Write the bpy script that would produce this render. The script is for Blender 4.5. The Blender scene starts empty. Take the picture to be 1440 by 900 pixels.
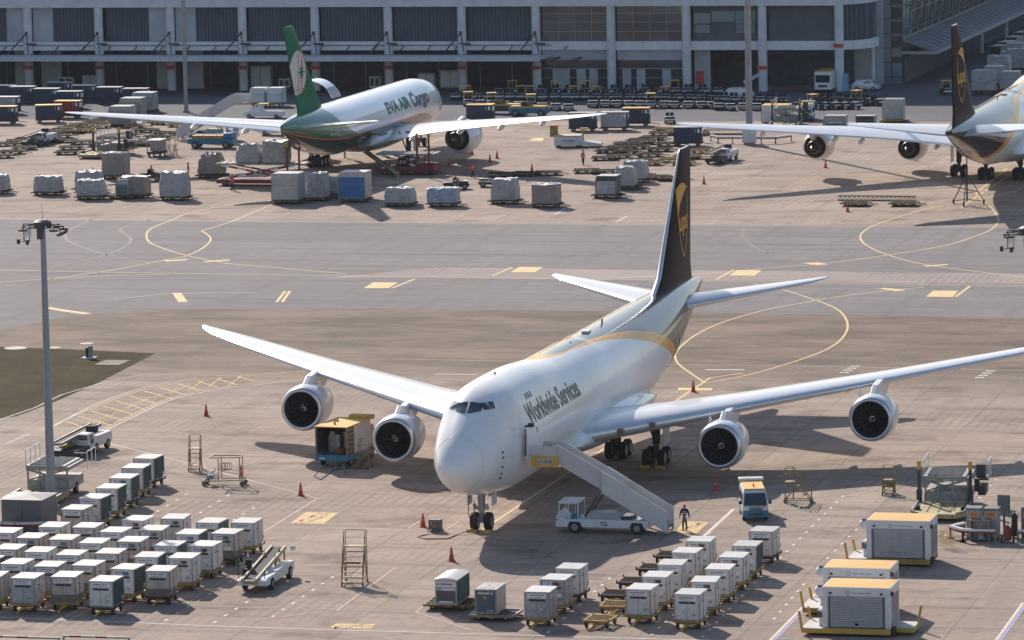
import bpy, bmesh, math, random
from mathutils import Vector, Matrix
R = math.radians
random.seed(7)
sc = bpy.context.scene
COL = sc.collection

# ------------------------------------------------------------------ camera
# world axes follow the apron grid: +Y runs away from the viewer along the stands, +X to the right
CAM_H, PITCH, ROLL, YAW, FPX = 56.64, 0.12833, -0.019885, R(14.5), 6998.73
cam = bpy.data.cameras.new('camera')
cam_o = bpy.data.objects.new('camera', cam)
COL.objects.link(cam_o)
cam.sensor_width = 36.0
cam.lens = FPX / 1440 * 36.0
cam.clip_start, cam.clip_end = 1.0, 12000.0
cam_o.matrix_world = (Matrix.Translation((0, 0, CAM_H)) @ Matrix.Rotation(YAW, 4, 'Z')
                      @ Matrix.Rotation(math.pi / 2 - PITCH, 4, 'X') @ Matrix.Rotation(ROLL, 4, 'Z'))
sc.camera = cam_o

# ------------------------------------------------------------------ light
SUN_EL = 29.5
SUN_H = Vector((0.566, -0.824))          # horizontal travel direction of the light
w = bpy.data.worlds.new('World')
sc.world = w
w.use_nodes = True
nt = w.node_tree
bgn = nt.nodes['Background']
sky = nt.nodes.new('ShaderNodeTexSky')
sky.sky_type = 'NISHITA'
sky.sun_disc = False
sky.sun_elevation = R(SUN_EL)
sky.sun_rotation = math.atan2(-SUN_H.x, -SUN_H.y)
sky.altitude = 0
sky.air_density = 1.0
sky.dust_density = 0.9
sky.ozone_density = 1.6
nt.links.new(sky.outputs[0], bgn.inputs[0])
bgn.inputs[1].default_value = 0.115
sun = bpy.data.lights.new('sun', 'SUN')
sun.energy = 4.9
sun.angle = R(0.55)
sun.color = (1.0, 0.90, 0.79)
sun_o = bpy.data.objects.new('sun', sun)
COL.objects.link(sun_o)
ce = math.cos(R(SUN_EL))
sun_o.rotation_euler = Vector((SUN_H.x * ce, SUN_H.y * ce, -math.sin(R(SUN_EL)))).to_track_quat('-Z', 'Y').to_euler()
sc.view_settings.view_transform = 'Standard'
sc.view_settings.look = 'None'
sc.view_settings.gamma = 1
sc.view_settings.exposure = 0.17
sc.cycles.max_bounces = 6
sc.cycles.diffuse_bounces = 3
sc.cycles.glossy_bounces = 3
sc.cycles.transmission_bounces = 4

# ------------------------------------------------------------------ survey: photograph pixel (1440x900) to a point on the plane z
def G(px, py, z=0.0):
    x, y = px - 720, py - 450
    c, s = math.cos(ROLL), math.sin(ROLL)
    x, y = x * c + y * s, -x * s + y * c
    C, S = math.cos(PITCH), math.sin(PITCH)
    dx, dv = x / FPX, -y / FPX
    dy, dz = C + dv * S, -S + dv * C
    t = (z - CAM_H) / dz
    X, Y = dx * t, dy * t
    return Vector((X * math.cos(YAW) - Y * math.sin(YAW), X * math.sin(YAW) + Y * math.cos(YAW), z))

# ------------------------------------------------------------------ materials
MATS = {}
def N(nt, kind, **kw):
    n = nt.nodes.new(kind)
    for k, v in kw.items():
        setattr(n, k, v)
    return n
def math_node(nt, op, a, b=None, c=None, clamp=False):
    n = nt.nodes.new('ShaderNodeMath'); n.operation = op; n.use_clamp = clamp
    for i, x in enumerate((a, b, c)):
        if x is None: continue
        if isinstance(x, (int, float)): n.inputs[i].default_value = x
        else: nt.links.new(x, n.inputs[i])
    return n.outputs[0]
def mixc(nt, fac, a, b):
    n = nt.nodes.new('ShaderNodeMix'); n.data_type = 'RGBA'
    for i, x in ((0, fac), (6, a), (7, b)):
        if isinstance(x, (int, float)): n.inputs[i].default_value = x
        elif isinstance(x, tuple): n.inputs[i].default_value = (*x, 1)
        else: nt.links.new(x, n.inputs[i])
    return n.outputs[2]
def noise(nt, vec, scale, detail=3, rough=.55):
    n = N(nt, 'ShaderNodeTexNoise'); n.inputs['Scale'].default_value = scale
    n.inputs['Detail'].default_value = detail; n.inputs['Roughness'].default_value = rough
    if vec is not None: nt.links.new(vec, n.inputs['Vector'])
    return n.outputs['Fac']
def ramp01(nt, x, lo, hi):
    n = nt.nodes.new('ShaderNodeMapRange'); nt.links.new(x, n.inputs[0])
    n.inputs[1].default_value = lo; n.inputs[2].default_value = hi
    return n.outputs[0]
def newmat(name):
    m = bpy.data.materials.new(name); m.use_nodes = True
    return m, m.node_tree, m.node_tree.nodes['Principled BSDF']
def mat(name, col, rough=.55, metal=0.0, var=.18, scale=1.2, dirt=0.0, dirt_col=(.10, .08, .06), coat=0.0, spec=.5, emit=0, bump=0.0, vary=0.0):
    """painted or bare surface: base colour with soft variation, optional grime in patches; vary shifts each copy's tone"""
    if name in MATS: return MATS[name]
    m, nt, b = newmat(name)
    tc = N(nt, 'ShaderNodeTexCoord'); oi = N(nt, 'ShaderNodeObjectInfo')
    add = N(nt, 'ShaderNodeVectorMath', operation='ADD')
    nt.links.new(tc.outputs['Object'], add.inputs[0])
    sc_ = N(nt, 'ShaderNodeVectorMath', operation='SCALE'); nt.links.new(oi.outputs['Location'], sc_.inputs[0]); sc_.inputs['Scale'].default_value = 1.37
    nt.links.new(sc_.outputs[0], add.inputs[1])
    v = add.outputs[0]
    n1 = noise(nt, v, scale, 4)
    dark = tuple(c * (1 - var) for c in col); lite = tuple(min(1, c * (1 + var * .7)) for c in col)
    c = mixc(nt, ramp01(nt, n1, .3, .7), dark, lite)
    if dirt:
        n2 = noise(nt, v, scale * 2.3, 6, .7)
        c = mixc(nt, math_node(nt, 'MULTIPLY', ramp01(nt, n2, .5, .72), dirt), c, dirt_col)
    if vary:
        hv = N(nt, 'ShaderNodeHueSaturation'); nt.links.new(c, hv.inputs['Color'])
        nt.links.new(math_node(nt, 'ADD', math_node(nt, 'MULTIPLY', oi.outputs['Random'], vary), 1 - vary), hv.inputs['Value'])
        c = hv.outputs[0]
    nt.links.new(c, b.inputs['Base Color'])
    b.inputs['Roughness'].default_value = rough
    b.inputs['Metallic'].default_value = metal
    b.inputs['Coat Weight'].default_value = coat
    b.inputs['Specular IOR Level'].default_value = spec
    if emit:
        b.inputs['Emission Color'].default_value = (*col, 1); b.inputs['Emission Strength'].default_value = emit
    if bump:
        bn = N(nt, 'ShaderNodeBump'); bn.inputs['Strength'].default_value = .6; bn.inputs['Distance'].default_value = bump
        nt.links.new(noise(nt, v, 9, 4), bn.inputs['Height']); nt.links.new(bn.outputs[0], b.inputs['Normal'])
    MATS[name] = m
    return m

# ------------------------------------------------------------------ mesh builder
class MB:
    def __init__(self): self.v, self.f, self.m, self.s = [], [], [], []
    def add(self, vs, fs, m=0, smooth=False):
        o = len(self.v); self.v += [tuple(p) for p in vs]
        for f in fs: self.f.append(tuple(i + o for i in f)); self.m.append(m); self.s.append(smooth)
        return self
    def box(self, x0, x1, y0, y1, z0, z1, m=0):
        vs = [(x, y, z) for z in (z0, z1) for y in (y0, y1) for x in (x0, x1)]
        return self.add(vs, [(0, 2, 3, 1), (4, 5, 7, 6), (0, 1, 5, 4), (2, 6, 7, 3), (0, 4, 6, 2), (1, 3, 7, 5)], m)
    def cb(self, c, s, m=0, rz=0):
        hx, hy, hz = s[0] / 2, s[1] / 2, s[2] / 2; ca, sa = math.cos(rz), math.sin(rz)
        vs = []
        for z in (-hz, hz):
            for y in (-hy, hy):
                for x in (-hx, hx): vs.append((c[0] + x * ca - y * sa, c[1] + x * sa + y * ca, c[2] + z))
        return self.add(vs, [(0, 2, 3, 1), (4, 5, 7, 6), (0, 1, 5, 4), (2, 6, 7, 3), (0, 4, 6, 2), (1, 3, 7, 5)], m)
    def ring(self, c, d, r, n, up=None):
        d = Vector(d).normalized(); up = Vector(up) if up else (Vector((0, 0, 1)) if abs(d.z) < .9 else Vector((1, 0, 0)))
        a = d.cross(up).normalized(); b = a.cross(d)
        return [Vector(c) + a * r * math.cos(2 * math.pi * i / n) + b * r * math.sin(2 * math.pi * i / n) for i in range(n)]
    def loft(self, rings, m=0, smooth=True, caps=True, close=True):
        n = len(rings[0]); vs = [p for r in rings for p in r]; fs = []
        for k in range(len(rings) - 1):
            for i in range(n if close else n - 1):
                j = (i + 1) % n
                fs.append((k * n + i, k * n + j, (k + 1) * n + j, (k + 1) * n + i))
        self.add(vs, fs, m, smooth)
        if caps:
            self.add(rings[0], [tuple(range(n))], m); self.add(rings[-1], [tuple(range(n))], m)
        return self
    def cyl(self, p0, p1, r0, r1=None, n=10, m=0, smooth=True, caps=True):
        r1 = r0 if r1 is None else r1; d = Vector(p1) - Vector(p0)
        return self.loft([self.ring(p0, d, r0, n), self.ring(p1, d, r1, n)], m, smooth, caps)
    def tube(self, pts, r, n=6, m=0):
        pts = [Vector(p) for p in pts]; rings = []
        for i, p in enumerate(pts):
            d = (pts[min(i + 1, len(pts) - 1)] - pts[max(i - 1, 0)])
            rings.append(self.ring(p, d, r, n))
        return self.loft(rings, m, True, True)
    def bar(self, p0, p1, w, h=None, m=0):
        h = h or w; p0, p1 = Vector(p0), Vector(p1); d = (p1 - p0).normalized()
        up = Vector((0, 0, 1)) if abs(d.z) < .95 else Vector((0, 1, 0))
        a = d.cross(up).normalized() * w / 2; b = a.cross(d).normalized() * h / 2
        vs = [q + s * a + t * b for q in (p0, p1) for s, t in ((-1, -1), (1, -1), (1, 1), (-1, 1))]
        return self.add(vs, [(0, 1, 2, 3), (7, 6, 5, 4), (0, 4, 5, 1), (1, 5, 6, 2), (2, 6, 7, 3), (3, 7, 4, 0)], m)
    def prism(self, poly, axis, a, b, m=0):
        """poly: 2D outline; axis x: (y,z) outline, y: (x,z), z: (x,y); extruded a..b along the axis"""
        f = {'x': lambda p, t: (t, p[0], p[1]), 'y': lambda p, t: (p[0], t, p[1]), 'z': lambda p, t: (p[0], p[1], t)}[axis]
        n = len(poly); vs = [f(p, a) for p in poly] + [f(p, b) for p in poly]
        fs = [tuple(range(n)), tuple(range(2 * n - 1, n - 1, -1))] + [(i, (i + 1) % n, (i + 1) % n + n, i + n) for i in range(n)]
        return self.add(vs, fs, m)
    def quad(self, a, b, c, d, m=0): return self.add([a, b, c, d], [(0, 1, 2, 3)], m)
    def blob(self, c, rx, ry, rz, m=0, n=10, k=6):
        rings = []
        for i in range(1, k):
            t = math.pi * i / k
            rings.append([(c[0] + rx * math.sin(t) * math.cos(2 * math.pi * j / n), c[1] + ry * math.sin(t) * math.sin(2 * math.pi * j / n), c[2] - rz * math.cos(t)) for j in range(n)])
        return self.loft(rings, m, True, True)
    def wheel(self, c, r, w, axis='x', mt=0, mr=1, n=16):
        """tyre in material slot mt, rim disc in slot mr"""
        ax = {'x': Vector((1, 0, 0)), 'y': Vector((0, 1, 0))}[axis]; c = Vector(c)
        pr = [(-w / 2, r * .55), (-w / 2, r * .9), (-w * .36, r), (w * .36, r), (w / 2, r * .9), (w / 2, r * .55)]
        self.loft([self.ring(c + ax * t, ax, q, n) for t, q in pr], mt, True, False)
        for sg in (-1, 1):
            self.loft([self.ring(c + ax * sg * w / 2, ax, r * .56, n), self.ring(c + ax * sg * w * .32, ax, r * .45, n), self.ring(c + ax * sg * w * .38, ax, r * .16, n)], mr, True, True)
        return self
    def build(self, name, mats, parent=None, bevel=0, flip=True, loc=None):
        me = bpy.data.meshes.new(name); me.from_pydata(self.v, [], self.f)
        mats = mats if isinstance(mats, (list, tuple)) else [mats]
        for q in mats: me.materials.append(q)
        for p, mi, s in zip(me.polygons, self.m, self.s): p.material_index = mi; p.use_smooth = s
        bm = bmesh.new(); bm.from_mesh(me)
        if flip: bmesh.ops.recalc_face_normals(bm, faces=bm.faces)
        if bevel:
            es = [e for e in bm.edges if len(e.link_faces) == 2 and e.calc_face_angle(0) > .6]
            bmesh.ops.bevel(bm, geom=es, offset=bevel, segments=2, profile=.6, affect='EDGES', clamp_overlap=True)
        bm.to_mesh(me); bm.free(); me.update()
        o = bpy.data.objects.new(name, me); COL.objects.link(o)
        if parent: o.parent = parent
        if loc: o.location = loc
        return o

def tag(o, label=None, cat=None, group=None, kind=None):
    for k, v in (('label', label), ('category', cat), ('group', group), ('kind', kind)):
        if v: o[k] = v
    return o
def thing(name, label, cat, loc=(0, 0, 0), rz=0.0, group=None):
    o = bpy.data.objects.new(name, None); COL.objects.link(o); o.location = loc; o.rotation_euler = (0, 0, rz)
    o.empty_display_size = .3
    return tag(o, label, cat, group)
KIDS = {}
def dup(src, loc, rz=None, label=None, group=None):
    """copy of a thing with copies of its parts and sub-parts"""
    def rec(o, parent):
        c = o.copy(); COL.objects.link(c)
        if parent: c.parent = parent
        for ch in KIDS.setdefault(o.name, list(o.children)): rec(ch, c)
        return c
    r = rec(src, None); r.location = loc
    if rz is not None: r.rotation_euler = (0, 0, rz)
    if label: r['label'] = label
    if group: r['group'] = group
    return r
class Stock:
    """a kind of thing: the first placing moves the built one, later ones are copies"""
    every = []
    def __init__(self, root): self.root, self.used = root, False; Stock.every.append(self)
    def put(self, loc, rz=0.0, label=None, group=None):
        if not self.used:
            self.used = True; r = self.root; r.location = loc; r.rotation_euler = (0, 0, rz)
            if label: r['label'] = label
            if group: r['group'] = group
            return r
        return dup(self.root, loc, rz, label, group)

def text_mesh(s, name, m, parent, fn, height=1.0, cuts=0, bold=0.0, spacing=1.0, width=None, kind=None):
    """flat lettering whose (x,y) goes through fn(x, y, total_width) to a place on a surface; cap height = height"""
    cu = bpy.data.curves.new(name, 'FONT'); cu.body = s; cu.size = 1.0; cu.offset = bold; cu.space_character = spacing; cu.resolution_u = 3
    to = bpy.data.objects.new(name, cu); COL.objects.link(to)
    bpy.context.view_layer.update()
    me = bpy.data.meshes.new_from_object(to.evaluated_get(bpy.context.evaluated_depsgraph_get()))
    bpy.data.objects.remove(to); bpy.data.curves.remove(cu)
    xs = [v.co.x for v in me.vertices]; x0, x1 = min(xs), max(xs)
    sy = height / .69; sx = (width / (x1 - x0)) if width else sy
    bm = bmesh.new(); bm.from_mesh(me)
    for v in bm.verts: v.co.x = (v.co.x - x0) * sx; v.co.y *= sy
    bmesh.ops.triangulate(bm, faces=bm.faces)
    if cuts:
        for k in range(-2, cuts + 2):
            y = height * k / cuts
            bmesh.ops.bisect_plane(bm, geom=bm.verts[:] + bm.edges[:] + bm.faces[:], plane_co=(0, y, 0), plane_no=(0, 1, 0))
    tw = (x1 - x0) * sx
    for v in bm.verts: v.co = Vector(fn(v.co.x, v.co.y, tw))
    bm.to_mesh(me); bm.free()
    me.materials.clear(); me.materials.append(m)
    me.name = name
    o = bpy.data.objects.new(name, me); COL.objects.link(o)
    if parent: o.parent = parent
    return o
# ------------------------------------------------------------------ ground
def ground_mat(name, base, dark, lite, slab=6.0, joint=.45, streak=.5, fine=.10, stain=.5, stain_col=(.09, .06, .045), rough=.9, su=0.0, sv=0.0, patch=.09, brown=False, groove=.35):
    m, nt, b = newmat(name)
    geo = N(nt, 'ShaderNodeNewGeometry'); P = geo.outputs['Position']
    sx = N(nt, 'ShaderNodeSeparateXYZ'); nt.links.new(P, sx.inputs[0])
    def scaled(s, off=(0, 0, 0), rot=0.0):
        mp = N(nt, 'ShaderNodeMapping'); nt.links.new(P, mp.inputs['Vector'])
        mp.inputs['Scale'].default_value = s; mp.inputs['Location'].default_value = off; mp.inputs['Rotation'].default_value = (0, 0, rot)
        return mp.outputs[0]
    c = mixc(nt, ramp01(nt, noise(nt, scaled((.05, .05, 1)), 1.0, 5, .6), .3, .7), dark, lite)
    c = mixc(nt, .45, c, base)
    # tone of each cast slab
    fx = math_node(nt, 'FLOOR', math_node(nt, 'DIVIDE', math_node(nt, 'ADD', sx.outputs[0], su), slab))
    fy = math_node(nt, 'FLOOR', math_node(nt, 'DIVIDE', math_node(nt, 'ADD', sx.outputs[1], sv), slab))
    cv = N(nt, 'ShaderNodeCombineXYZ'); nt.links.new(fx, cv.inputs[0]); nt.links.new(fy, cv.inputs[1])
    wn = N(nt, 'ShaderNodeTexWhiteNoise'); nt.links.new(cv.outputs[0], wn.inputs['Vector'])
    hv = N(nt, 'ShaderNodeHueSaturation'); nt.links.new(c, hv.inputs['Color'])
    nt.links.new(math_node(nt, 'ADD', math_node(nt, 'MULTIPLY', wn.outputs['Value'], patch * 2), 1 - patch), hv.inputs['Value'])
    c = hv.outputs[0]
    # rubber and wear: long soft streaks along both driving directions
    if streak:
        s1 = ramp01(nt, noise(nt, scaled((.035, .5, 1), rot=0.0), 1.0, 5, .62), .47, .66)
        s2 = ramp01(nt, noise(nt, scaled((.55, .03, 1), off=(7, 3, 0), rot=0.10), 1.0, 5, .62), .49, .68)
        s3 = ramp01(nt, noise(nt, scaled((.9, .05, 1), off=(2, 9, 0), rot=-.55), 1.0, 4, .6), .52, .7)
        sm = math_node(nt, 'MAXIMUM', math_node(nt, 'MAXIMUM', s1, math_node(nt, 'MULTIPLY', s2, .8)), math_node(nt, 'MULTIPLY', s3, .6))
        c = mixc(nt, math_node(nt, 'MULTIPLY', sm, streak), c, tuple(x * .62 for x in base))
    if stain:
        st = ramp01(nt, noise(nt, scaled((.16, .22, 1), off=(31, 5, 0)), 1.0, 6, .65), .52, .66)
        c = mixc(nt, math_node(nt, 'MULTIPLY', st, stain), c, stain_col)
        sp = ramp01(nt, noise(nt, scaled((.9, .9, 1)), 1.0, 3, .5), .64, .72)
        c = mixc(nt, math_node(nt, 'MULTIPLY', sp, stain * .6), c, stain_col)
    if brown:                                   # older, weathered concrete between the stand and the taxiway, ragged where it gives way
        wob_ = math_node(nt, 'MULTIPLY', math_node(nt, 'SUBTRACT', noise(nt, scaled((.035, .09, 1), off=(3, 1, 0)), 1.0, 5, .65), .5), 46.0)
        vv = math_node(nt, 'ADD', sx.outputs[1], wob_)
        mk = math_node(nt, 'MULTIPLY', ramp01(nt, vv, 376.0, 398.0), math_node(nt, 'LESS_THAN', sx.outputs[1], 460.0))
        bn_ = ramp01(nt, noise(nt, scaled((.07, .16, 1), off=(11, 4, 0)), 1.0, 6, .72), .38, .60)
        bc = mixc(nt, bn_, (.24, .168, .126), (.092, .064, .045))
        c = mixc(nt, math_node(nt, 'MULTIPLY', mk, .93), c, bc)
    if groove:                                  # brushed grooves across some casts
        gr = math_node(nt, 'LESS_THAN', math_node(nt, 'FRACT', math_node(nt, 'DIVIDE', sx.outputs[0], .75)), .38)
        gm = ramp01(nt, noise(nt, scaled((.05, .09, 1), off=(17, 23, 0)), 1.0, 5, .6), .47, .62)
        c = mixc(nt, math_node(nt, 'MULTIPLY', math_node(nt, 'MULTIPLY', gr, gm), groove), c, tuple(x * .45 for x in base))
    fn = noise(nt, P, 3.0, 5, .7)
    fn2 = noise(nt, scaled((.5, 2.2, 1)), 1.6, 4, .7)
    hv2 = N(nt, 'ShaderNodeHueSaturation'); nt.links.new(c, hv2.inputs['Color'])
    fsum = math_node(nt, 'ADD', math_node(nt, 'SUBTRACT', fn, .5), math_node(nt, 'SUBTRACT', fn2, .5))
    nt.links.new(math_node(nt, 'ADD', math_node(nt, 'MULTIPLY', fsum, fine * 3), 1.0), hv2.inputs['Value'])
    c = hv2.outputs[0]
    if joint:
        def jm(out, off, wd):
            fr = math_node(nt, 'FRACT', math_node(nt, 'DIVIDE', math_node(nt, 'ADD', out, off), slab))
            return math_node(nt, 'LESS_THAN', fr, wd / slab)
        j = math_node(nt, 'MAXIMUM', math_node(nt, 'MULTIPLY', jm(sx.outputs[0], su, .09), .9), math_node(nt, 'MULTIPLY', jm(sx.outputs[1], sv, .16), .6))
        wob = ramp01(nt, noise(nt, P, .6, 3), .25, .6)
        c = mixc(nt, math_node(nt, 'MULTIPLY', math_node(nt, 'MULTIPLY', j, joint), wob), c, (.07, .055, .05))
    nt.links.new(c, b.inputs['Base Color']); b.inputs['Roughness'].default_value = rough
    b.inputs['Specular IOR Level'].default_value = .25
    MATS[name] = m
    return m
M_apron = ground_mat('apron_concrete', (.375, .288, .235), (.305, .228, .183), (.44, .345, .285), joint=.62, streak=.7, fine=.15, stain=.6, brown=True)
M_should = ground_mat('shoulder_concrete', (.235, .168, .13), (.15, .105, .08), (.31, .23, .185), slab=3.0, joint=.6, streak=.95, fine=.28, stain=.85, patch=.13)
M_side = ground_mat('taxi_edge_concrete', (.35, .27, .23), (.27, .20, .165), (.40, .315, .27), streak=.7, stain=.6)
M_asph = ground_mat('taxi_asphalt', (.215, .192, .195), (.18, .16, .165), (.255, .228, .23), groove=0, slab=23.0, joint=.4, streak=.8, fine=.13, stain=.2, patch=.06)
M_road = ground_mat('road_asphalt', (.115, .12, .14), (.09, .095, .112), (.145, .15, .175), slab=15, joint=.2, streak=.5, fine=.10, stain=.2, patch=.06)

def sheet(name, pts, z, m, sub=None):
    b = MB(); b.add([(p[0], p[1], z) for p in pts], [tuple(range(len(pts)))])
    o = b.build(name, m, flip=False)
    for p in o.data.polygons:
        if p.normal.z < 0: o.data.flip_normals(); break
    return tag(o, kind='structure')
sheet('ground', [(-3500, -400), (3500, -400), (3500, 6000), (-3500, 6000)], 0, M_apron)
EDGE = [(-65, 430.6), (-99.9, 431.8), (-123.1, 431.6), (-139.4, 429.6), (-145.7, 428.2), (-150.9, 423.7), (-153.9, 413.2), (-158, 395), (-165, 360), (-172, 320)]
sheet('taxiway', [(600, 430.5)] + EDGE + [(-900, 320), (-900, 503.5), (600, 500.5)], .004, M_asph)
sheet('service_road', [(-900, 619.5), (600, 619.5), (600, 667), (-900, 667)], .004, M_road)
sheet('terminal_road', [(-121.5, 667.1), (600, 667.1), (600, 2600), (-121.5, 2600)], .004, M_road)
# band of paler concrete along the stand line and the crossing strip
M_pale = ground_mat('crossing_concrete', (.36, .29, .265), (.33, .26, .24), (.39, .32, .29), streak=.35, stain=.1)
sheet('crossing_strip', [tuple(G(455, 385 + 6, 0)[:2]), tuple(G(590, 390, 0)[:2]), (600, 454.4), (600, 461.5), tuple(G(618, 376)[:2])], .008, M_pale)

# grass
mg, nt, b = newmat('grass')
geo = N(nt, 'ShaderNodeNewGeometry'); P = geo.outputs['Position']
c = mixc(nt, ramp01(nt, noise(nt, P, .25, 6, .7), .36, .62), (.038, .028, .012), (.085, .064, .026))
c = mixc(nt, math_node(nt, 'MULTIPLY', ramp01(nt, noise(nt, P, 2.2, 6, .8), .42, .6), .6), c, (.03, .03, .010))
nt.links.new(c, b.inputs['Base Color']); b.inputs['Roughness'].default_value = 1.0; b.inputs['Specular IOR Level'].default_value = .1
GRASS = [(-230, 361), (-136, 361.6), (-134.4, 364), (-134.0, 372.3), (-134.1, 383.1), (-134.6, 392), (-135.1, 400.3), (-142, 401.8), (-150, 402.8), (-156.5, 398), (-230, 398)]
sheet('grass_bed', GRASS, .010, mg)
# ------------------------------------------------------------------ painted markings
def paint(name, col, worn=.35):
    m, nt, b = newmat(name)
    geo = N(nt, 'ShaderNodeNewGeometry'); P = geo.outputs['Position']
    n = math_node(nt, 'MULTIPLY', ramp01(nt, noise(nt, P, 1.7, 6, .75), .42, .72), worn)
    nt.links.new(mixc(nt, n, col, (.33, .27, .22)), b.inputs['Base Color']); b.inputs['Roughness'].default_value = .8
    return m
P_yel = paint('yellow_paint', (.80, .57, .25), .65)
P_yel2 = paint('fresh_yellow_paint', (.72, .47, .15), .85)
P_drain0 = paint('grey_paint', (.42, .30, .17), .6)
P_whi = paint('white_paint', (.80, .74, .70), .5)
P_fade = paint('faded_white_paint', (.60, .51, .46), .8)
P_pink = paint('pink_paint', (.62, .42, .38), .7)
P_dark = paint('tar_line', (.15, .12, .12), .3)
P_blue = paint('blue_paint', (.35, .42, .75), .3)
P_drain = paint('drain_channel', (.22, .19, .18), .4)
def smooth(pts, k=6):
    out = []
    for i in range(len(pts) - 1):
        p0, p1, p2, p3 = pts[max(i - 1, 0)], pts[i], pts[i + 1], pts[min(i + 2, len(pts) - 1)]
        for j in range(k):
            t = j / k
            out.append(tuple(.5 * (2 * b_ + (c_ - a_) * t + (2 * a_ - 5 * b_ + 4 * c_ - d_) * t * t + (3 * b_ - a_ - 3 * c_ + d_) * t ** 3) for a_, b_, c_, d_ in zip(p0, p1, p2, p3)))
    return out + [pts[-1]]
def ribbon(b, pts, wd, z, curve=False, world=False):
    P = [tuple(p) if world else tuple(G(*p)[:2]) for p in pts]
    if curve: P = smooth(P)
    L, Rr = [], []
    for i, p in enumerate(P):
        a, c_ = P[max(i - 1, 0)], P[min(i + 1, len(P) - 1)]
        dx, dy = c_[0] - a[0], c_[1] - a[1]; l = math.hypot(dx, dy) or 1
        L.append((p[0] - dy / l * wd / 2, p[1] + dx / l * wd / 2, z)); Rr.append((p[0] + dy / l * wd / 2, p[1] - dx / l * wd / 2, z))
    n = len(P)
    b.add(L + Rr, [(i, i + n, i + n + 1, i + 1) for i in range(n - 1)])
def poly(b, pts, z): b.add([(*G(*p)[:2], z) for p in pts], [tuple(range(len(pts)))])
y = MB()
for pts in (
    [(-60, 378), (0, 379.5), (100, 382), (215, 384), (360, 386), (740, 391.5), (1130, 397.5), (1500, 403)],
    [(-60, 402), (0, 397), (75, 392), (155, 387.5), (240, 386)],
    [(60, 394), (140, 382.5), (185, 375), (230, 366), (262, 360), (285, 349), (296, 338), (293, 331), (283, 324.5)],
    [(283, 324.5), (325, 312), (360, 297), (400, 281), (440, 266)],
    [(430, 268), (360, 282), (275, 297), (240, 310), (212, 322), (206, 332), (212, 342), (237, 352), (265, 360), (317, 370), (360, 374), (485, 385)],
    [(1460, 255), (1416, 272), (1339, 287), (1295, 296), (1237, 314), (1215, 325), (1210, 335), (1220, 346), (1250, 359), (1300, 372), (1375, 382), (1470, 393)],
    [(1372, 272), (1384, 284), (1397, 296), (1404, 310), (1395, 322), (1372, 332), (1330, 345), (1260, 357), (1165, 370), (1080, 377), (990, 385), (860, 391)],
    [(1060, 399), (1099, 407), (1155, 425), (1180, 437), (1191, 452), (1190, 467), (1175, 484), (1142, 500), (1080, 520), (1040, 530), (992, 539)],
    [(1300, 404), (1237, 410), (1205, 414), (1155, 421), (1135, 425), (1080, 435), (1020, 452), (982, 469), (960, 485), (950, 497), (951, 507), (960, 517), (992, 539)]):
    ribbon(y, pts, .2, .012, True)
ribbon(y, [(-84.6, 318), (-84.6, 391), (-82.5, 394)], .22, .014, world=True)
for u in (-162.3, -85.1): ribbon(y, [(u, 520), (u, 600)], .22, .012, world=True)
ribbon(y, [(1416, 237), (1372, 272)], .25, .013); ribbon(y, [(1360, 266), (1392, 267)], .35, .015)
for a, b_ in (((551, 405.5), (584, 392)), ((692.5, 388), (720, 376)), ((1007, 393), (1032, 379.5)), ((1344, 417.5), (1364, 402.5)), ((389, 425), (401, 409.5)), ((397, 425), (407.5, 409.5))): ribbon(y, [a, b_], .28, .014)
ribbon(y, [(64, 432.5), (94, 437.5), (124, 441.5)], .9, .014)
for q in ([(511, 405.5), (525, 397), (560, 397.5), (546, 405.5)], [(718, 383), (730, 375.5), (764, 376), (752, 383)], [(1025, 387.5), (1036, 380), (1071, 380), (1061, 388)],
          [(1302, 417.5), (1312, 409), (1347.5, 409), (1340, 418)], [(1234, 405.5), (1245, 405), (1275, 408), (1260, 410)], [(1127, 370), (1150, 369), (1165, 372), (1150, 373)],
          [(1296, 374), (1332, 371.5), (1333, 373), (1305, 375)], [(226, 366.5), (262, 364.5), (265, 366), (235, 368)], [(284, 368), (322, 365), (324, 366.5), (290, 369)], [(242, 412), (255, 412), (264, 425), (251, 425)],
          [(954, 545.5), (1002, 546), (1001, 549.5), (953, 549)], [(744, 198), (750, 194), (766, 194), (762, 199)]): poly(y, q, .016)
tag(y.build('yellow_lines', P_yel, flip=False), kind='structure')
y2 = MB()
up = [(60, 605), (71, 600), (125, 576), (180, 555), (222, 544), (277, 535), (332, 530), (360, 527), (430, 522)]
lo = [(135, 609), (175, 589), (240, 560), (310, 545), (360, 539), (430, 532)]
ribbon(y2, up, .16, .012, True); ribbon(y2, lo, .16, .012, True); ribbon(y2, [(71, 602), (135, 609)], .16, .012)
for a, b_, c_, d_ in ((370, 672, 545, 725), (440, 642, 620, 692), (510, 612, 690, 665), (580, 585, 750, 632), (650, 555, 810, 602), (720, 525, 880, 572), (810, 500, 970, 545), (895, 480, 1045, 522), (1000, 460, 1120, 497), (1110, 445, 1220, 478), (1225, 433, 1340, 467), (1340, 420, 1440, 447)):
    ribbon(y2, [(a / 4, 425 + b_ / 4), (c_ / 4, 425 + d_ / 4)], .2, .014)
    if a < 1300: ribbon(y2, [(a / 4 + 14, 425 + b_ / 4 + 10), (c_ / 4 + 6, 425 + d_ / 4 - 14)], .12, .016)
for q in ([(408, 736), (430, 720.5), (476, 721), (456, 737)], [(463, 883), (472.5, 877), (529, 878), (521, 884.5)], [(950, 750), (960, 733), (997, 734.5), (980, 750)]): poly(y2, q, .012)
tag(y2.build('hatched_yellow_lines', P_yel2, flip=False), kind='structure')
lt = MB(); r9 = random.Random(9)
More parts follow.
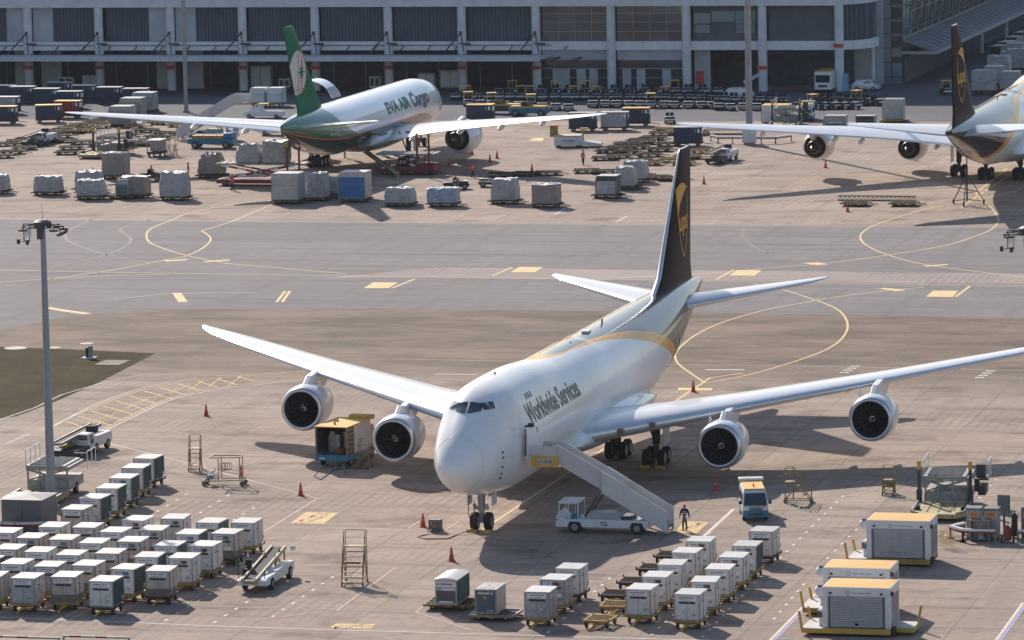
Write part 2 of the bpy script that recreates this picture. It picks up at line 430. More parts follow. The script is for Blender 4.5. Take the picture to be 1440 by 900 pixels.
for (x0, y0, x1, y1) in ((418, 735, 452, 722), (424, 737, 462, 722), (470, 882, 520, 880), (955, 746, 985, 736)):
    a, q = G(x0, y0), G(x1, y1)
    for k in range(9):
        p = a.lerp(q, k / 8); lt.cb((p.x + r9.uniform(-.2, .2), p.y + r9.uniform(-.3, .3), .018), (.12 + .15 * r9.random(), .5 + .5 * r9.random(), .002), 0, r9.uniform(-.3, .3))
tag(lt.build('worn_stand_lettering', P_drain0, flip=False), kind='structure')
wh = MB()
for pts, wd in (([(-60, 866), (0, 868), (360, 882.5), (720, 893), (1000, 901)], .14), ([(1031, 716), (975, 767)], .16), ([(87, 555), (142, 539), (200, 527)], .10), ([(-5, 592), (50, 573), (87, 555)], .12),
                ([(9, 624), (41, 610)], .12), ([(150, 623), (255, 649), (360, 678)], .11), ([(68, 604), (125, 573), (180, 552), (222, 541), (277, 532)], .12), ([(139, 610), (178, 591), (242, 562), (312, 547), (362, 541), (430, 534)], .14),
                ([(612, 526), (670, 527)], .25), ([(992, 520), (1047, 520)], .4), ([(780, 302), (795, 294)], .2), ([(866, 312), (882, 304)], .2), ([(752, 150), (700, 153)], .2)):
    ribbon(wh, pts, wd, .013, len(pts) > 3)
def ticks(x0, y0, x1, y1, n):
    a, b_ = G(x0, y0), G(x1, y1)
    for i in range(n):
        t = i / max(n - 1, 1); p = a.lerp(b_, t)
        ribbon(wh, [(p.x, p.y - .28), (p.x, p.y + .28)], .16, .013, world=True)
for t in ((467, 812, 384, 867, 7), (321, 697, 269, 729, 5), (356, 715, 329, 731, 3), (262, 695, 222, 719, 4), (324, 818, 234, 872, 7), (347, 847, 302, 875, 4), (1185, 698, 1088, 794, 12), (1400, 675, 1330, 753, 10),
          (1204, 745, 1164, 785, 5), (1130, 822, 1089, 870, 6), (857, 814, 771, 889, 9), (1070, 811, 989, 895, 10), (947, 865, 917, 892, 4), (1016, 732, 998, 750, 3), (115, 676, 84, 691, 3)): ticks(*t)
# numerals grid beside the outer engine
for k in range(4):
    for j in range(2):
        a = G(1184 + k * 5 + j * 7, 524 - k * 3.0); wh.cb((a.x, a.y, .013), (.35, .45, .002)); a = G(1374 + k * 5 + j * 7, 531 - k * 3.0); wh.cb((a.x, a.y, .013), (.35, .45, .002))
tag(wh.build('white_lines', P_whi, flip=False), kind='structure')
fd = MB()
for pts, wd in (([(162, 526), (300, 528), (450, 531), (720, 536)], .12), ([(555, 505), (720, 508), (950, 512.5), (1080, 514), (1440, 521)], .14), ([(160, 421), (235, 413), (360, 411)], .2),
                ([(720, 805), (895, 807)], .10), ([(240, 575), (60, 572)], .10), ([(1180, 700), (1440, 645)], .12), ([(1100, 706), (1280, 680)], .1), ([(1330, 788), (1450, 790)], .1), ([(1260, 168), (1160, 182)], .2), ([(1240, 300), (1430, 260)], .15)): ribbon(fd, pts, wd, .012)
for x, yy in ((22, 489.5), (76, 489), (122, 483)):
    a = G(x, yy); fd.add(fd.ring((a.x, a.y, .016), (0, 0, 1), 1.0 if x == 22 else .6, 16), [tuple(range(16))])
tag(fd.build('faded_white_lines', P_fade, flip=False), kind='structure')
pk = MB()
for pts in ([(360, 678), (446, 701), (372, 748)], [(410, 795), (555, 799), (474, 859), (455, 861), (360, 872)], [(611, 842), (585, 861), (665, 887)], [(60, 567), (139, 569)], [(1034, 716), (978, 767)], [(574, 743), (590, 733)], [(628, 744), (646, 733)], [(574, 743), (628, 745)], [(1085, 901), (1135, 850), (1195, 786)], [(1403, 901), (1441, 848)]): ribbon(pk, pts, .14, .0145)
tag(pk.build('pink_lines', P_pink, flip=False), kind='structure')
bl = MB()
for pts in ([(1089, 901), (1139, 850), (1199, 786)], [(1407, 901), (1445, 848)], [(1090, 899), (1114, 899)]): ribbon(bl, pts, .12, .0145)
tag(bl.build('blue_lines', P_blue, flip=False), kind='structure')
wl = MB()
for pts in ([(1082, 901), (1132, 850), (1192, 786)], [(1400, 901), (1438, 848)]): ribbon(wl, pts, .12, .0145)
tag(wl.build('stand_edge_lines', P_whi, flip=False), kind='structure')
dk = MB()
for pts in ([(128, 309), (100, 322), (92, 330), (100, 341), (150, 358), (215, 369), (300, 376)], [(210, 310), (170, 322), (184, 336), (175, 347), (140, 361), (70, 377)], [(1415, 305), (1050, 320), (1044, 333), (1065, 350), (1085, 358)][1:], [(1230, 322), (1170, 342), (1080, 356), (980, 362)], [(1080, 358), (1170, 378), (1250, 385), (1330, 374)]): ribbon(dk, pts, .35, .011, True)
for a, b_ in (((127, 309), (60, 340)), ((570, 800), (700, 710)), ((0, 440), (300, 432))): pass
tag(dk.build('old_line_traces', P_dark, flip=False), kind='structure')
dr = MB()
ribbon(dr, [(-200, 288.9), (100, 288.9)], .32, .011, world=True)
ribbon(dr, [(-200, 501.6), (-60, 500.9), (300, 500.9)], .9, .011, world=True)
tag(dr.build('drain_channels', P_drain, flip=False), kind='structure')
# ------------------------------------------------------------------ air between the viewer and the far terminal
hz = MB(); hz.box(-900, 500, -60, 1500, -1.0, 75.0)
mh = bpy.data.materials.new('haze_air'); mh.use_nodes = True
nt = mh.node_tree; nt.nodes.remove(nt.nodes['Principled BSDF'])
pv = nt.nodes.new('ShaderNodeVolumePrincipled'); pv.inputs['Density'].default_value = .00003
pv.inputs['Color'].default_value = (.88, .91, 1.0, 1); pv.inputs['Anisotropy'].default_value = .15
nt.links.new(pv.outputs[0], nt.nodes['Material Output'].inputs['Volume'])
tag(hz.build('haze', mh), kind='stuff')
# ------------------------------------------------------------------ cargo terminal along the far side (front plane y = 665)
M_conc = mat('building_concrete', (.66, .67, .70), .85, var=.10, scale=.5, dirt=.3, dirt_col=(.25, .24, .25))
M_panel = mat('wall_panel', (.44, .45, .48), .8, var=.12, scale=.4, dirt=.3, dirt_col=(.2, .2, .22))
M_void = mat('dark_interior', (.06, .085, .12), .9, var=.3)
M_sill = mat('ledge_white', (.74, .75, .78), .8, var=.1, dirt=.2)
M_glass = mat('glazing', (.05, .07, .09), .08, var=.3, scale=.2, spec=.8)
M_glass2 = mat('pale_glazing', (.16, .24, .28), .15, var=.2, scale=.3, spec=.8)
M_red = mat('red_sign', (.55, .06, .04), .6)
M_steel = mat('steel', (.30, .31, .33), .5, metal=.6, var=.15)
M_dsteel = mat('dark_steel', (.07, .075, .085), .6, metal=.3, var=.3)
M_white = mat('white_paint_metal', (.74, .74, .74), .4, var=.05, dirt=.25, dirt_col=(.35, .32, .3), vary=.1)
M_blackr = mat('rubber', (.022, .022, .024), .85, var=.3)
M_rim = mat('wheel_rim', (.30, .30, .31), .45, metal=.5, var=.2)

# louvred shutter: fine vertical ribs
ml, nt, b_ = newmat('louvre')
tc = N(nt, 'ShaderNodeTexCoord'); s_ = N(nt, 'ShaderNodeSeparateXYZ'); nt.links.new(tc.outputs['Object'], s_.inputs[0])
fr = math_node(nt, 'FRACT', math_node(nt, 'MULTIPLY', s_.outputs[0], 1.9))
k_ = math_node(nt, 'LESS_THAN', fr, .35)
cc = mixc(nt, k_, (.045, .065, .095), (.095, .125, .16))
cc = mixc(nt, math_node(nt, 'MULTIPLY', ramp01(nt, noise(nt, tc.outputs['Object'], .35, 4), .4, .7), .5), cc, (.03, .04, .06))
nt.links.new(cc, b_.inputs['Base Color']); b_.inputs['Roughness'].default_value = .7
M_louvre = ml

V0, BAY, U0 = 665.0, 10.6, -167.7      # front plane, bay width, a column
XL, XR = U0 - 16 * BAY, U0 + 4 * BAY
bld = thing('cargo_terminal', 'long two-storey concrete cargo terminal with round white columns and dark openings', 'building', (U0, V0, 0))
def bp(name, mb, mats_, parent=None):
    return mb.build(name, mats_, parent or bld)
lx = lambda u: u - U0
b = MB()
b.box(lx(XL), lx(XR) + 4.0, 11.0, 60, 0, 16.3)                       # mass behind
b.box(lx(XL), lx(XR), .9, 11, 11.75, 16.3)
b.box(lx(XL), lx(XR), 1.0, 11, 5.6, 6.75)
bp('building_block', b, M_panel)
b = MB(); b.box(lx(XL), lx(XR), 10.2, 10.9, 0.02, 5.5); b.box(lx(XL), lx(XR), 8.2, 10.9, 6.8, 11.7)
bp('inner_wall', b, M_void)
b = MB()
b.box(lx(XL), lx(XR) + .6, -.5, .85, 11.95, 13.2); b.box(lx(XL), lx(XR) + .5, -.8, -.55, 11.7, 12.6); b.box(lx(XL), lx(XR), .3, .8, 13.3, 15.6)
bp('cornice', b, M_conc)
b = MB(); b.box(lx(XL), lx(U0 + 4 * BAY), .1, .95, 5.6, 6.82)
bp('ledge', b, M_sill)
col0 = None
for k in range(-16, 5):
    x = k * BAY
    b = MB(); b.cyl((x, -.1, 0), (x, -.1, 11.9), .62, n=20)
    bp('column', b, M_conc)
    if k <= 0 or k in (3, 4):
        b = MB(); b.box(x - .66, x + .66, -.86, -.7, 3.0 if k < 4 else 6.0, 3.5 if k < 4 else 6.5); bp('red_plate', b, M_red)
    if k <= 0:                                                       # tie-rods that hold the canopy
        b = MB()
        b.bar((x, -.75, 8.1), (x - 1.75, -3.6, 5.45), .14); b.bar((x, -.75, 8.1), (x + 1.2, -3.6, 5.45), .14); b.bar((x - .2, -.8, 6.6), (x + 1.4, -.8, 6.6), .16)
        b.box(x - .16, x + .16, -1.0, -.7, 7.9, 8.3); b.box(x + .5, x + 1.4, -1.0, -.7, 6.35, 6.6)
        bp('tie_rod', b, M_dsteel)
rb = random.Random(11)
for k in range(-16, 4):                                              # bays
    x = k * BAY
    if k < 0:
        segs = {0: ((.8, 7.4), (7.6, 10)), 1: ((3.2, 9.4),)}[k % 2]
        if k % 2 == 0: op, pn = (x + .9, x + 7.3), (x + 7.3, x + 9.95)
        else: op, pn = (x + 3.6, x + 9.95), (x + .65, x + 3.6)
        if k in (-4, -3, -2, -1): op, pn = (x + .7, x + 9.9), None
        b = MB(); b.box(op[0], op[1], .6, .8, 6.85, 11.7); bp('louvre_shutter', b, M_louvre)
        if pn:
            b = MB(); b.box(pn[0], pn[1], .35, .9, 6.85, 11.7); bp('wall_panel', b, M_panel)
            b = MB(); b.box(pn[0], pn[1], 3.2, 3.6, 0, 5.4); bp('wall_panel', b, M_panel)
        # dock door frames
        b = MB()
        a = x + (1.2 if pn is None else (.8 if k % 2 == 0 else 4.2)); c_ = a + 4.6
        b.box(a, a + .1, 4.6, 4.7, 0, 3.9); b.box(c_, c_ + .1, 4.6, 4.7, 0, 3.9); b.box(a, c_, 4.6, 4.7, 3.9, 4.0)
        bp('door_frame', b, M_steel)
    elif k < 2:
        b = MB(); b.box(x + .65, x + 9.95, .5, .75, 6.85, 11.7); bp('window', b, M_glass)
        b = MB()
        for i in range(1, 5 if k == 0 else 4): b.box(x + .65 + i * 2.35, x + .75 + i * 2.35, .38, .5, 6.85, 11.7)
        for z in (8.1, 9.4, 10.6): b.box(x + .65, x + 9.95, .4, .5, z, z + .09)
        bp('window_frame', b, M_steel)
        b = MB(); b.box(x + .65, x + 9.95, .5, .9, 4.2, 5.58); bp('fascia_panel', b, M_panel)
        b = MB(); b.box(x + .65, x + 9.95, 1.2, 1.4, 0, 4.15); bp('shopfront_glass', b, M_glass)
        b = MB()
        for q in ((2.0, 4.4), (5.4, 6.7), (7.2, 8.4)) if k == 0 else ((1.3, 2.5), (3.3, 4.5), (6.9, 8.1)): b.box(x + q[0], x + q[1], .85, 1.1, 0, 2.9)
        b.box(x + .65, x + 9.95, .95, 1.1, 2.95, 3.05); b.box(x + .65, x + 9.95, .95, 1.1, 1.7, 1.76)
        bp('door', b, M_panel)
        # stored goods seen through the upper glazing
        b = MB()
        for i in range(5):
            a = x + 1.0 + i * 1.8; b.box(a, a + 1.2 + rb.random(), 1.2, 2.6, 6.9, 7.6 + rb.random() * 2.6)
        bp('stored_crates', b, mat('crate_brown', (.19, .14, .11), .8, var=.4, scale=.8))
    else:
        b = MB(); b.box(x + .65, x + 9.95, .9, 1.1, 6.85, 11.7); bp('window', b, mat('grey_shutter', (.10, .115, .135), .7, var=.2, scale=.5))
        if k == 2:
            b = MB()
            for q in ((.9, 3.2, 9.2, 10.6), (3.4, 6.6, 9.4, 10.9), (6.7, 9.5, 9.2, 10.9), (6.8, 9.4, 7.9, 9.1), (1.0, 3.1, 7.9, 9.0)): b.box(x + q[0], x + q[1], .7, .88, q[2], q[3])
            bp('window_pane', b, M_glass2)
            b = MB(); b.box(x + .7, x + 2.9, 1.5, 2.0, 0, 5.5); bp('stair_wall', b, M_panel)
            b = MB(); b.box(x + 1.0, x + 2.0, 1.2, 1.45, .9, 2.6); bp('red_panel', b, M_red)
# lamps and pipes on the canopy underside
b = MB()
CX1 = lx(U0) + 2.0
b.box(lx(XL), CX1, -6.5, 1.0, 4.72, 4.98); b.box(lx(XL), CX1 + .05, -6.75, -6.5, 4.6, 5.2)
b.box(lx(XL), CX1 + .3, -6.9, -6.75, 5.02, 5.16)
bp('canopy', b, M_conc)
b = MB()
for i in range(-52, 3): b.box(i * 3.1, i * 3.1 + .12, -6.4, .9, 4.45, 4.72)
b.box(lx(XL), CX1, -3.2, -3.0, 4.3, 4.45)
bp('canopy_beam', b, M_dsteel)
b = MB(); b.bar((lx(XL), -6.2, 5.5), (CX1, -6.2, 5.5), .08); b.bar((lx(XL), .0, 6.3), (CX1, .0, 6.3), .1)
for i in range(-40, 2): b.bar((i * 3.9, -.1, 5.6), (i * 3.9 + .5, -.1, 6.2), .12)
bp('cable', b, M_dsteel)
# rounded corner of the terminal: two floor bands sweeping back, thin post, glass stair tower
corner = [(lx(XR), .3), (lx(XR) + 1.6, 1.2), (lx(XR) + 2.9, 2.9), (lx(XR) + 3.6, 5.2), (lx(XR) + 3.8, 8.0)]
for z0, z1, nm, m_ in ((5.6, 6.82, 'ledge', M_sill), (11.75, 13.2, 'cornice', M_conc)):
    b = MB()
    for p, q in zip(corner, corner[1:]): b.bar((*p, (z0 + z1) / 2), (*q, (z0 + z1) / 2), .4, z1 - z0)
    bp(nm, b, m_)
b = MB()
for p, q in zip(corner, corner[1:]): b.bar((p[0] - .4, p[1] + .8, 9.3), (q[0] - .4, q[1] + .8, 9.3), .2, 4.9)
bp('window', b, M_louvre)
b = MB(); b.cyl((lx(-122.4), 9.4, 0), (lx(-122.4), 9.4, 12), .3, n=12); bp('column', b, M_conc)
tw = MB(); tw.box(lx(-121.9), lx(-118.75), 12.1, 20, 0, 26); bp('stair_tower', tw, M_glass2)
b = MB()
for z in range(0, 26, 2): b.box(lx(-121.95), lx(-118.7), 12.0, 12.1, z + .9, z + 1.02)
for u_ in (-121.95, -120.3, -118.8): b.box(lx(u_), lx(u_) + .1, 11.98, 12.1, 0, 26)
b.box(lx(-120.25), lx(-118.8), 12.02, 12.09, 2.9, 3.7)
for z in (4.9, 6.9, 8.9, 10.9): b.box(lx(-120.2), lx(-118.85), 12.02, 12.09, z + .2, z + 1.7)
bp('tower_mullion', b, M_dsteel)

# ------------------------------------------------------------------ passenger-side wing running away on the right, with its sloping canopy
wing = thing('terminal_wing', 'long glazed terminal wing running away at upper right with a sloping grey canopy', 'building', (-118.7, 677, 0))
b = MB(); b.box(-30, -.1, .3, 420, 0, 24); b.build('building_block', M_glass, wing)
b = MB()
for i in range(0, 140): b.box(-.1, .06, .4 + i * 3.0, .52 + i * 3.0, 6.2, 24)
for z in (6.2, 9.5, 12.8, 16.1, 19.4): b.box(-.1, .1, .3, 420, z, z + .16)
b.build('mullion', M_steel, wing)
b = MB()
for i in range(70): b.bar((.3, 2 + i * 6, 6.6), (.3, 6 + i * 6, 10.5), .12)
b.bar((.5, .3, 7.3), (.5, 420, 7.3), .18); b.bar((.5, .3, 10.6), (.5, 420, 10.6), .18)
b.build('railing', M_dsteel, wing)
M_cablegrey = mat('cable_grey', (.10, .11, .13), .7)
M_roof = mat('grey_roofing', (.17, .19, .22), .7, var=.12, scale=.3)
b = MB()
b.add([(0, 0, 6.2), (4.7, 0, 4.45), (4.7, 420, 4.45), (0, 420, 6.2), (0, 0, 5.9), (4.7, 0, 4.2), (4.7, 420, 4.2), (0, 420, 5.9)], [(0, 1, 2, 3), (4, 5, 6, 7), (0, 1, 5, 4), (1, 2, 6, 5), (3, 2, 6, 7)])
b.build('canopy', M_roof, wing)
b = MB()
b.box(4.7, 4.85, -.1, 420, 4.1, 4.5); b.box(0, 4.85, -.12, 0, 4.1, 4.5)
b.build('gutter', mat('gutter_grey', (.33, .36, .40), .5), wing)
b = MB()
for i in range(100):
    y_ = 1 + i * 4.0; b.bar((.3, y_, 6.17), (4.4, y_ + 1.4, 4.66), .05); b.bar((.3, y_ + 2.4, 6.17), (4.4, y_ + 1.2, 4.66), .05)
b.build('roof_cable', M_cablegrey, wing)
for i in range(16): b = MB(); b.box(2.2, 2.6, 30 + i * 24, 30.5 + i * 24, 0, 5.2); b.build('column', M_conc, wing)
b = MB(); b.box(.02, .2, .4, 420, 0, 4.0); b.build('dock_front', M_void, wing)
b = MB()
for i in range(26): b.box(.2, .3, 1 + i * .9, 1.1 + i * .9, .2, 3.6)
b.build('fence_panel', M_steel, wing)
# ------------------------------------------------------------------ aircraft.  local axes: nose at y=0, tail at y=-length, +x starboard, z up from the ground
def interp(tab, s):
    """monotone cubic through (s, v) pairs"""
    n = len(tab)
    if s <= tab[0][0]: return tab[0][1]
    if s >= tab[-1][0]: return tab[-1][1]
    d = [(tab[i + 1][1] - tab[i][1]) / (tab[i + 1][0] - tab[i][0]) for i in range(n - 1)]
    def sl(i):
        if i == 0: return d[0]
        if i == n - 1: return d[-1]
        if d[i - 1] * d[i] <= 0: return 0.0
        return 2 * d[i - 1] * d[i] / (d[i - 1] + d[i])
    for i in range(n - 1):
        if s <= tab[i + 1][0]:
            h = tab[i + 1][0] - tab[i][0]; t = (s - tab[i][0]) / h
            return ((1 + 2 * t) * (1 - t) ** 2 * tab[i][1] + t * (1 - t) ** 2 * h * sl(i) + t * t * (3 - 2 * t) * tab[i + 1][1] - t * t * (1 - t) * h * sl(i + 1))
J = dict(
    zb=[(0, 5.1), (.1, 4.75), (.3, 4.5), (.7, 4.15), (1.3, 3.8), (2, 3.5), (3, 3.2), (4.5, 2.88), (6.5, 2.58), (9, 2.32), (12, 2.18), (20, 2.2), (40, 2.3), (49, 2.62), (53, 3.1), (56, 3.6), (60, 4.4), (65, 5.6), (70, 6.8), (74, 7.8), (76.2, 8.3)],
    zt=[(0, 5.1), (.1, 5.5), (.3, 5.8), (.7, 6.25), (1.3, 6.8), (2, 7.3), (3, 7.92), (4, 8.5), (4.8, 8.98), (5.8, 9.48), (7, 9.8), (9, 9.98), (12, 10.02), (16, 9.98), (20, 9.75), (24, 9.5), (28, 9.38), (32, 9.36), (37, 9.35), (38, 9.35), (60, 9.35), (66, 9.3), (72, 9.1), (75, 8.92), (76.2, 8.85)],
    w=[(0, 0), (.1, .38), (.3, .66), (.7, 1.02), (1.3, 1.38), (2, 1.68), (3, 2.03), (4.5, 2.32), (6.5, 2.68), (9, 3.05), (11.5, 3.23), (46, 3.25), (50, 3.12), (54, 2.9), (58, 2.6), (62, 2.2), (66, 1.75), (70, 1.25), (74, .7), (76.2, .38)],
    wu=[(0, .6), (2, 1.3), (4, 1.8), (6, 2.2), (9, 2.5), (20, 2.5), (38, 2.5)], main=9.0, length=76.2)
T = dict(
    zb=[(0, 4.2), (.1, 3.85), (.4, 3.55), (1, 3.25), (2, 3.0), (3.5, 2.85), (6, 2.72), (9, 2.7), (42, 2.7), (45, 2.75), (48, 3.0), (52, 3.6), (56, 4.6), (60, 5.85), (63, 6.8), (63.7, 7.0)],
    zt=[(0, 4.2), (.1, 4.6), (.4, 5.0), (1, 5.55), (2, 6.3), (3, 6.95), (4.2, 7.6), (5.5, 8.1), (8, 8.48), (11, 8.65), (48, 8.7), (54, 8.62), (60, 8.35), (63, 8.0), (63.7, 7.9)],
    w=[(0, 0), (.1, .35), (.4, .75), (1, 1.15), (2, 1.6), (3.5, 2.1), (6, 2.65), (9, 3.0), (12, 3.1), (44, 3.1), (48, 2.95), (52, 2.5), (56, 1.85), (60, 1.05), (63, .35), (63.7, .15)],
    wu=[(0, 0), (64, 0)], main=99, length=63.7)
def fus_pt(A, s, ph):
    """ph measured from straight down, towards +x"""
    zb, zt, wd = interp(A['zb'], s), interp(A['zt'], s), interp(A['w'], s)
    zm = min(zt, A['main'] + (.35 * min(max((s - 14) / 14, 0), 1) if A['main'] < 20 else 0)) if s < 38 else zt; zc = (zb + zm) / 2
    dx, dz = math.sin(ph), -math.cos(ph); a = max(wd, .01); bb = max((zm - zb) / 2, .01)
    r = 1 / math.sqrt((dx / a) ** 2 + (dz / bb) ** 2)
    if zt > zm + .004 and s < 38:
        wu = interp(A['wu'], s); hu = wu * .98; zu = zt - hu - zc
        qa = (dx / wu) ** 2 + (dz / hu) ** 2; qb = -2 * dz * zu / hu ** 2; qc = (zu / hu) ** 2 - 1
        D = qb * qb - 4 * qa * qc
        if D > 0:
            r2 = (-qb + math.sqrt(D)) / (2 * qa); k = .35; h = max(k - abs(r - r2), 0) / k
            r = max(r, r2) + h * h * k * .25
    return Vector((r * dx, -s, zc + r * dz))
def fus_at(A, s, z, side, off=0.0):
    """point of the skin at station s and height z on the port (side=-1) or starboard flank"""
    lo, hi = 0.02, math.pi - .02
    for _ in range(26):
        m_ = (lo + hi) / 2
        if fus_pt(A, s, m_).z < z: lo = m_
        else: hi = m_
    p = fus_pt(A, s, lo); q = fus_pt(A, s, lo + .01); t = (q - p).normalized(); n = Vector((t.z, 0, -t.x))
    if n.x < 0: n = -n
    p = p + n * off
    return Vector((p.x * side, p.y, p.z))
def foil(le, chord, tc_, tw=0.0, up=Vector((0, 0, 1)), cam=.02):
    """closed aerofoil outline; le leading edge point, chord runs to -y, thickness along up"""
    xs = [0, .006, .02, .05, .1, .2, .33, .48, .64, .8, .93, 1]
    def yt(x): return 5 * tc_ * (.2969 * math.sqrt(x) - .126 * x - .3516 * x * x + .2843 * x ** 3 - .1036 * x ** 4) + .001
    pts = []
    for x in xs: pts.append((x, yt(x) + cam * 4 * x * (1 - x)))
    for x in reversed(xs[1:]): pts.append((x, -yt(x) + cam * 4 * x * (1 - x)))
    out = []
    for x, t in pts:
        out.append(Vector(le) + Vector((0, -chord * x, 0)) + up * (t * chord) - up * (math.tan(tw) * chord * x))
    return out
def resample(secs, n):
    out = []
    for a, b_ in zip(secs, secs[1:]):
        for k in range(n):
            t = k / n; out.append(tuple(x + (y_ - x) * t for x, y_ in zip(a, b_)))
    return out + [secs[-1]]

# ---- liveries
def gloss(name, col, rough=.22, coat=.6, var=.03):
    return mat(name, col, rough, var=var, coat=coat, scale=.3)
M_acw = gloss('aircraft_white', (.86, .86, .86), .28, .5)
M_acw2 = gloss('nacelle_white', (.80, .80, .81), .28, .5)
M_wingp = gloss('wing_grey', (.78, .79, .81), .3, .35)
M_lip = mat('polished_lip', (.62, .62, .64), .32, metal=.75, var=.06)
M_lead = mat('leading_edge_metal', (.72, .73, .75), .3, metal=.55, var=.05)
M_brown = mat('tail_brown', (.022, .014, .014), .3, var=.06, coat=0, scale=.5, spec=.16)
M_brown.node_tree.nodes['Principled BSDF'].inputs['IOR'].default_value = 1.12
M_gold = mat('gold_paint', (.70, .34, .03), .35, var=.03, spec=.2)
M_green = mat('tail_green', (.010, .17, .085), .35, var=.03, spec=.2)
M_green.node_tree.nodes['Principled BSDF'].inputs['IOR'].default_value = 1.2
M_dgreen = gloss('belly_green', (.015, .05, .04), .25, .7)
M_orange = gloss('orange_stripe', (.65, .16, .03), .25, .6)
M_grey = gloss('belly_grey', (.40, .41, .43), .3, .4)
M_fan = mat('fan_blades', (.075, .08, .095), .3, metal=.7, var=.2)
M_duct = mat('intake_duct', (.045, .048, .06), .4, metal=.3, var=.1)
M_hot = mat('exhaust_metal', (.12, .10, .09), .4, metal=.8, var=.3)
M_ink = mat('dark_lettering', (.035, .04, .05), .4)
M_inkg = mat('green_lettering', (.01, .14, .07), .4)
M_cock = mat('cockpit_glass', (.02, .04, .05), .06, spec=.9, coat=1)
M_gear = mat('gear_metal', (.32, .33, .34), .5, metal=.4, var=.2, dirt=.3)
M_gdark = mat('gear_dark', (.045, .047, .05), .6, var=.3)
M_door = mat('door_lining', (.30, .32, .34), .5)

def livery(name, rules, base):
    """skin whose paint follows lines z = f(s): rules is a list of (curve, colour) painted in turn where z > curve(s); a negative flag paints below"""
    m, nt, b_ = newmat(name)
    tc = N(nt, 'ShaderNodeTexCoord'); s_ = N(nt, 'ShaderNodeSeparateXYZ'); nt.links.new(tc.outputs['Object'], s_.inputs[0])
    X, Y_, Z = s_.outputs[0], math_node(nt, 'MULTIPLY', s_.outputs[1], -1.0), s_.outputs[2]
    col = mixc(nt, ramp01(nt, noise(nt, tc.outputs['Object'], .35, 4), .3, .7), tuple(x * .95 for x in base), tuple(min(1, x * 1.03) for x in base))
    for pts, c, above in rules:
        s0, s1 = pts[0][0], pts[-1][0]; z0, z1 = 0.0, 12.0
        fc = N(nt, 'ShaderNodeFloatCurve'); cu = fc.mapping.curves[0]
        P = [((s - s0) / (s1 - s0), (z - z0) / (z1 - z0)) for s, z in pts]
        cu.points[0].location = P[0]; cu.points[1].location = P[-1]
        for p in P[1:-1]: cu.points.new(*p)
        fc.mapping.extend = 'HORIZONTAL'; fc.mapping.update()
        nt.links.new(math_node(nt, 'MULTIPLY', math_node(nt, 'SUBTRACT', Y_, s0), 1 / (s1 - s0), clamp=True), fc.inputs['Value'])
        zc = math_node(nt, 'MULTIPLY', fc.outputs[0], z1)
        dz = math_node(nt, 'SUBTRACT', Z, zc) if above else math_node(nt, 'SUBTRACT', zc, Z)
        k = math_node(nt, 'GREATER_THAN', dz, 0.0)
        k = math_node(nt, 'MULTIPLY', k, math_node(nt, 'GREATER_THAN', Y_, s0))
        col = mixc(nt, k, col, c); last_ = k
    # panel joints
    def line(o, pitch, wd): return math_node(nt, 'LESS_THAN', math_node(nt, 'FRACT', math_node(nt, 'DIVIDE', o, pitch)), wd / pitch)
    j = math_node(nt, 'MULTIPLY', math_node(nt, 'MAXIMUM', math_node(nt, 'MAXIMUM', line(Y_, 6.1, .04), math_node(nt, 'MULTIPLY', line(Y_, 2.033, .022), .45)), math_node(nt, 'MULTIPLY', line(Z, 1.31, .03), .5)), .26)
    col = mixc(nt, j, col, (.2, .2, .2))
    nt.links.new(col, b_.inputs['Base Color']); b_.inputs['Roughness'].default_value = .22; b_.inputs['Coat Weight'].default_value = .03; b_.inputs['Coat Roughness'].default_value = .05; b_.inputs['Specular IOR Level'].default_value = .5; b_.inputs['IOR'].default_value = 1.30
    nt.links.new(math_node(nt, 'ADD', math_node(nt, 'MULTIPLY', last_, .42), .05), b_.inputs['Coat Weight'])
    return m

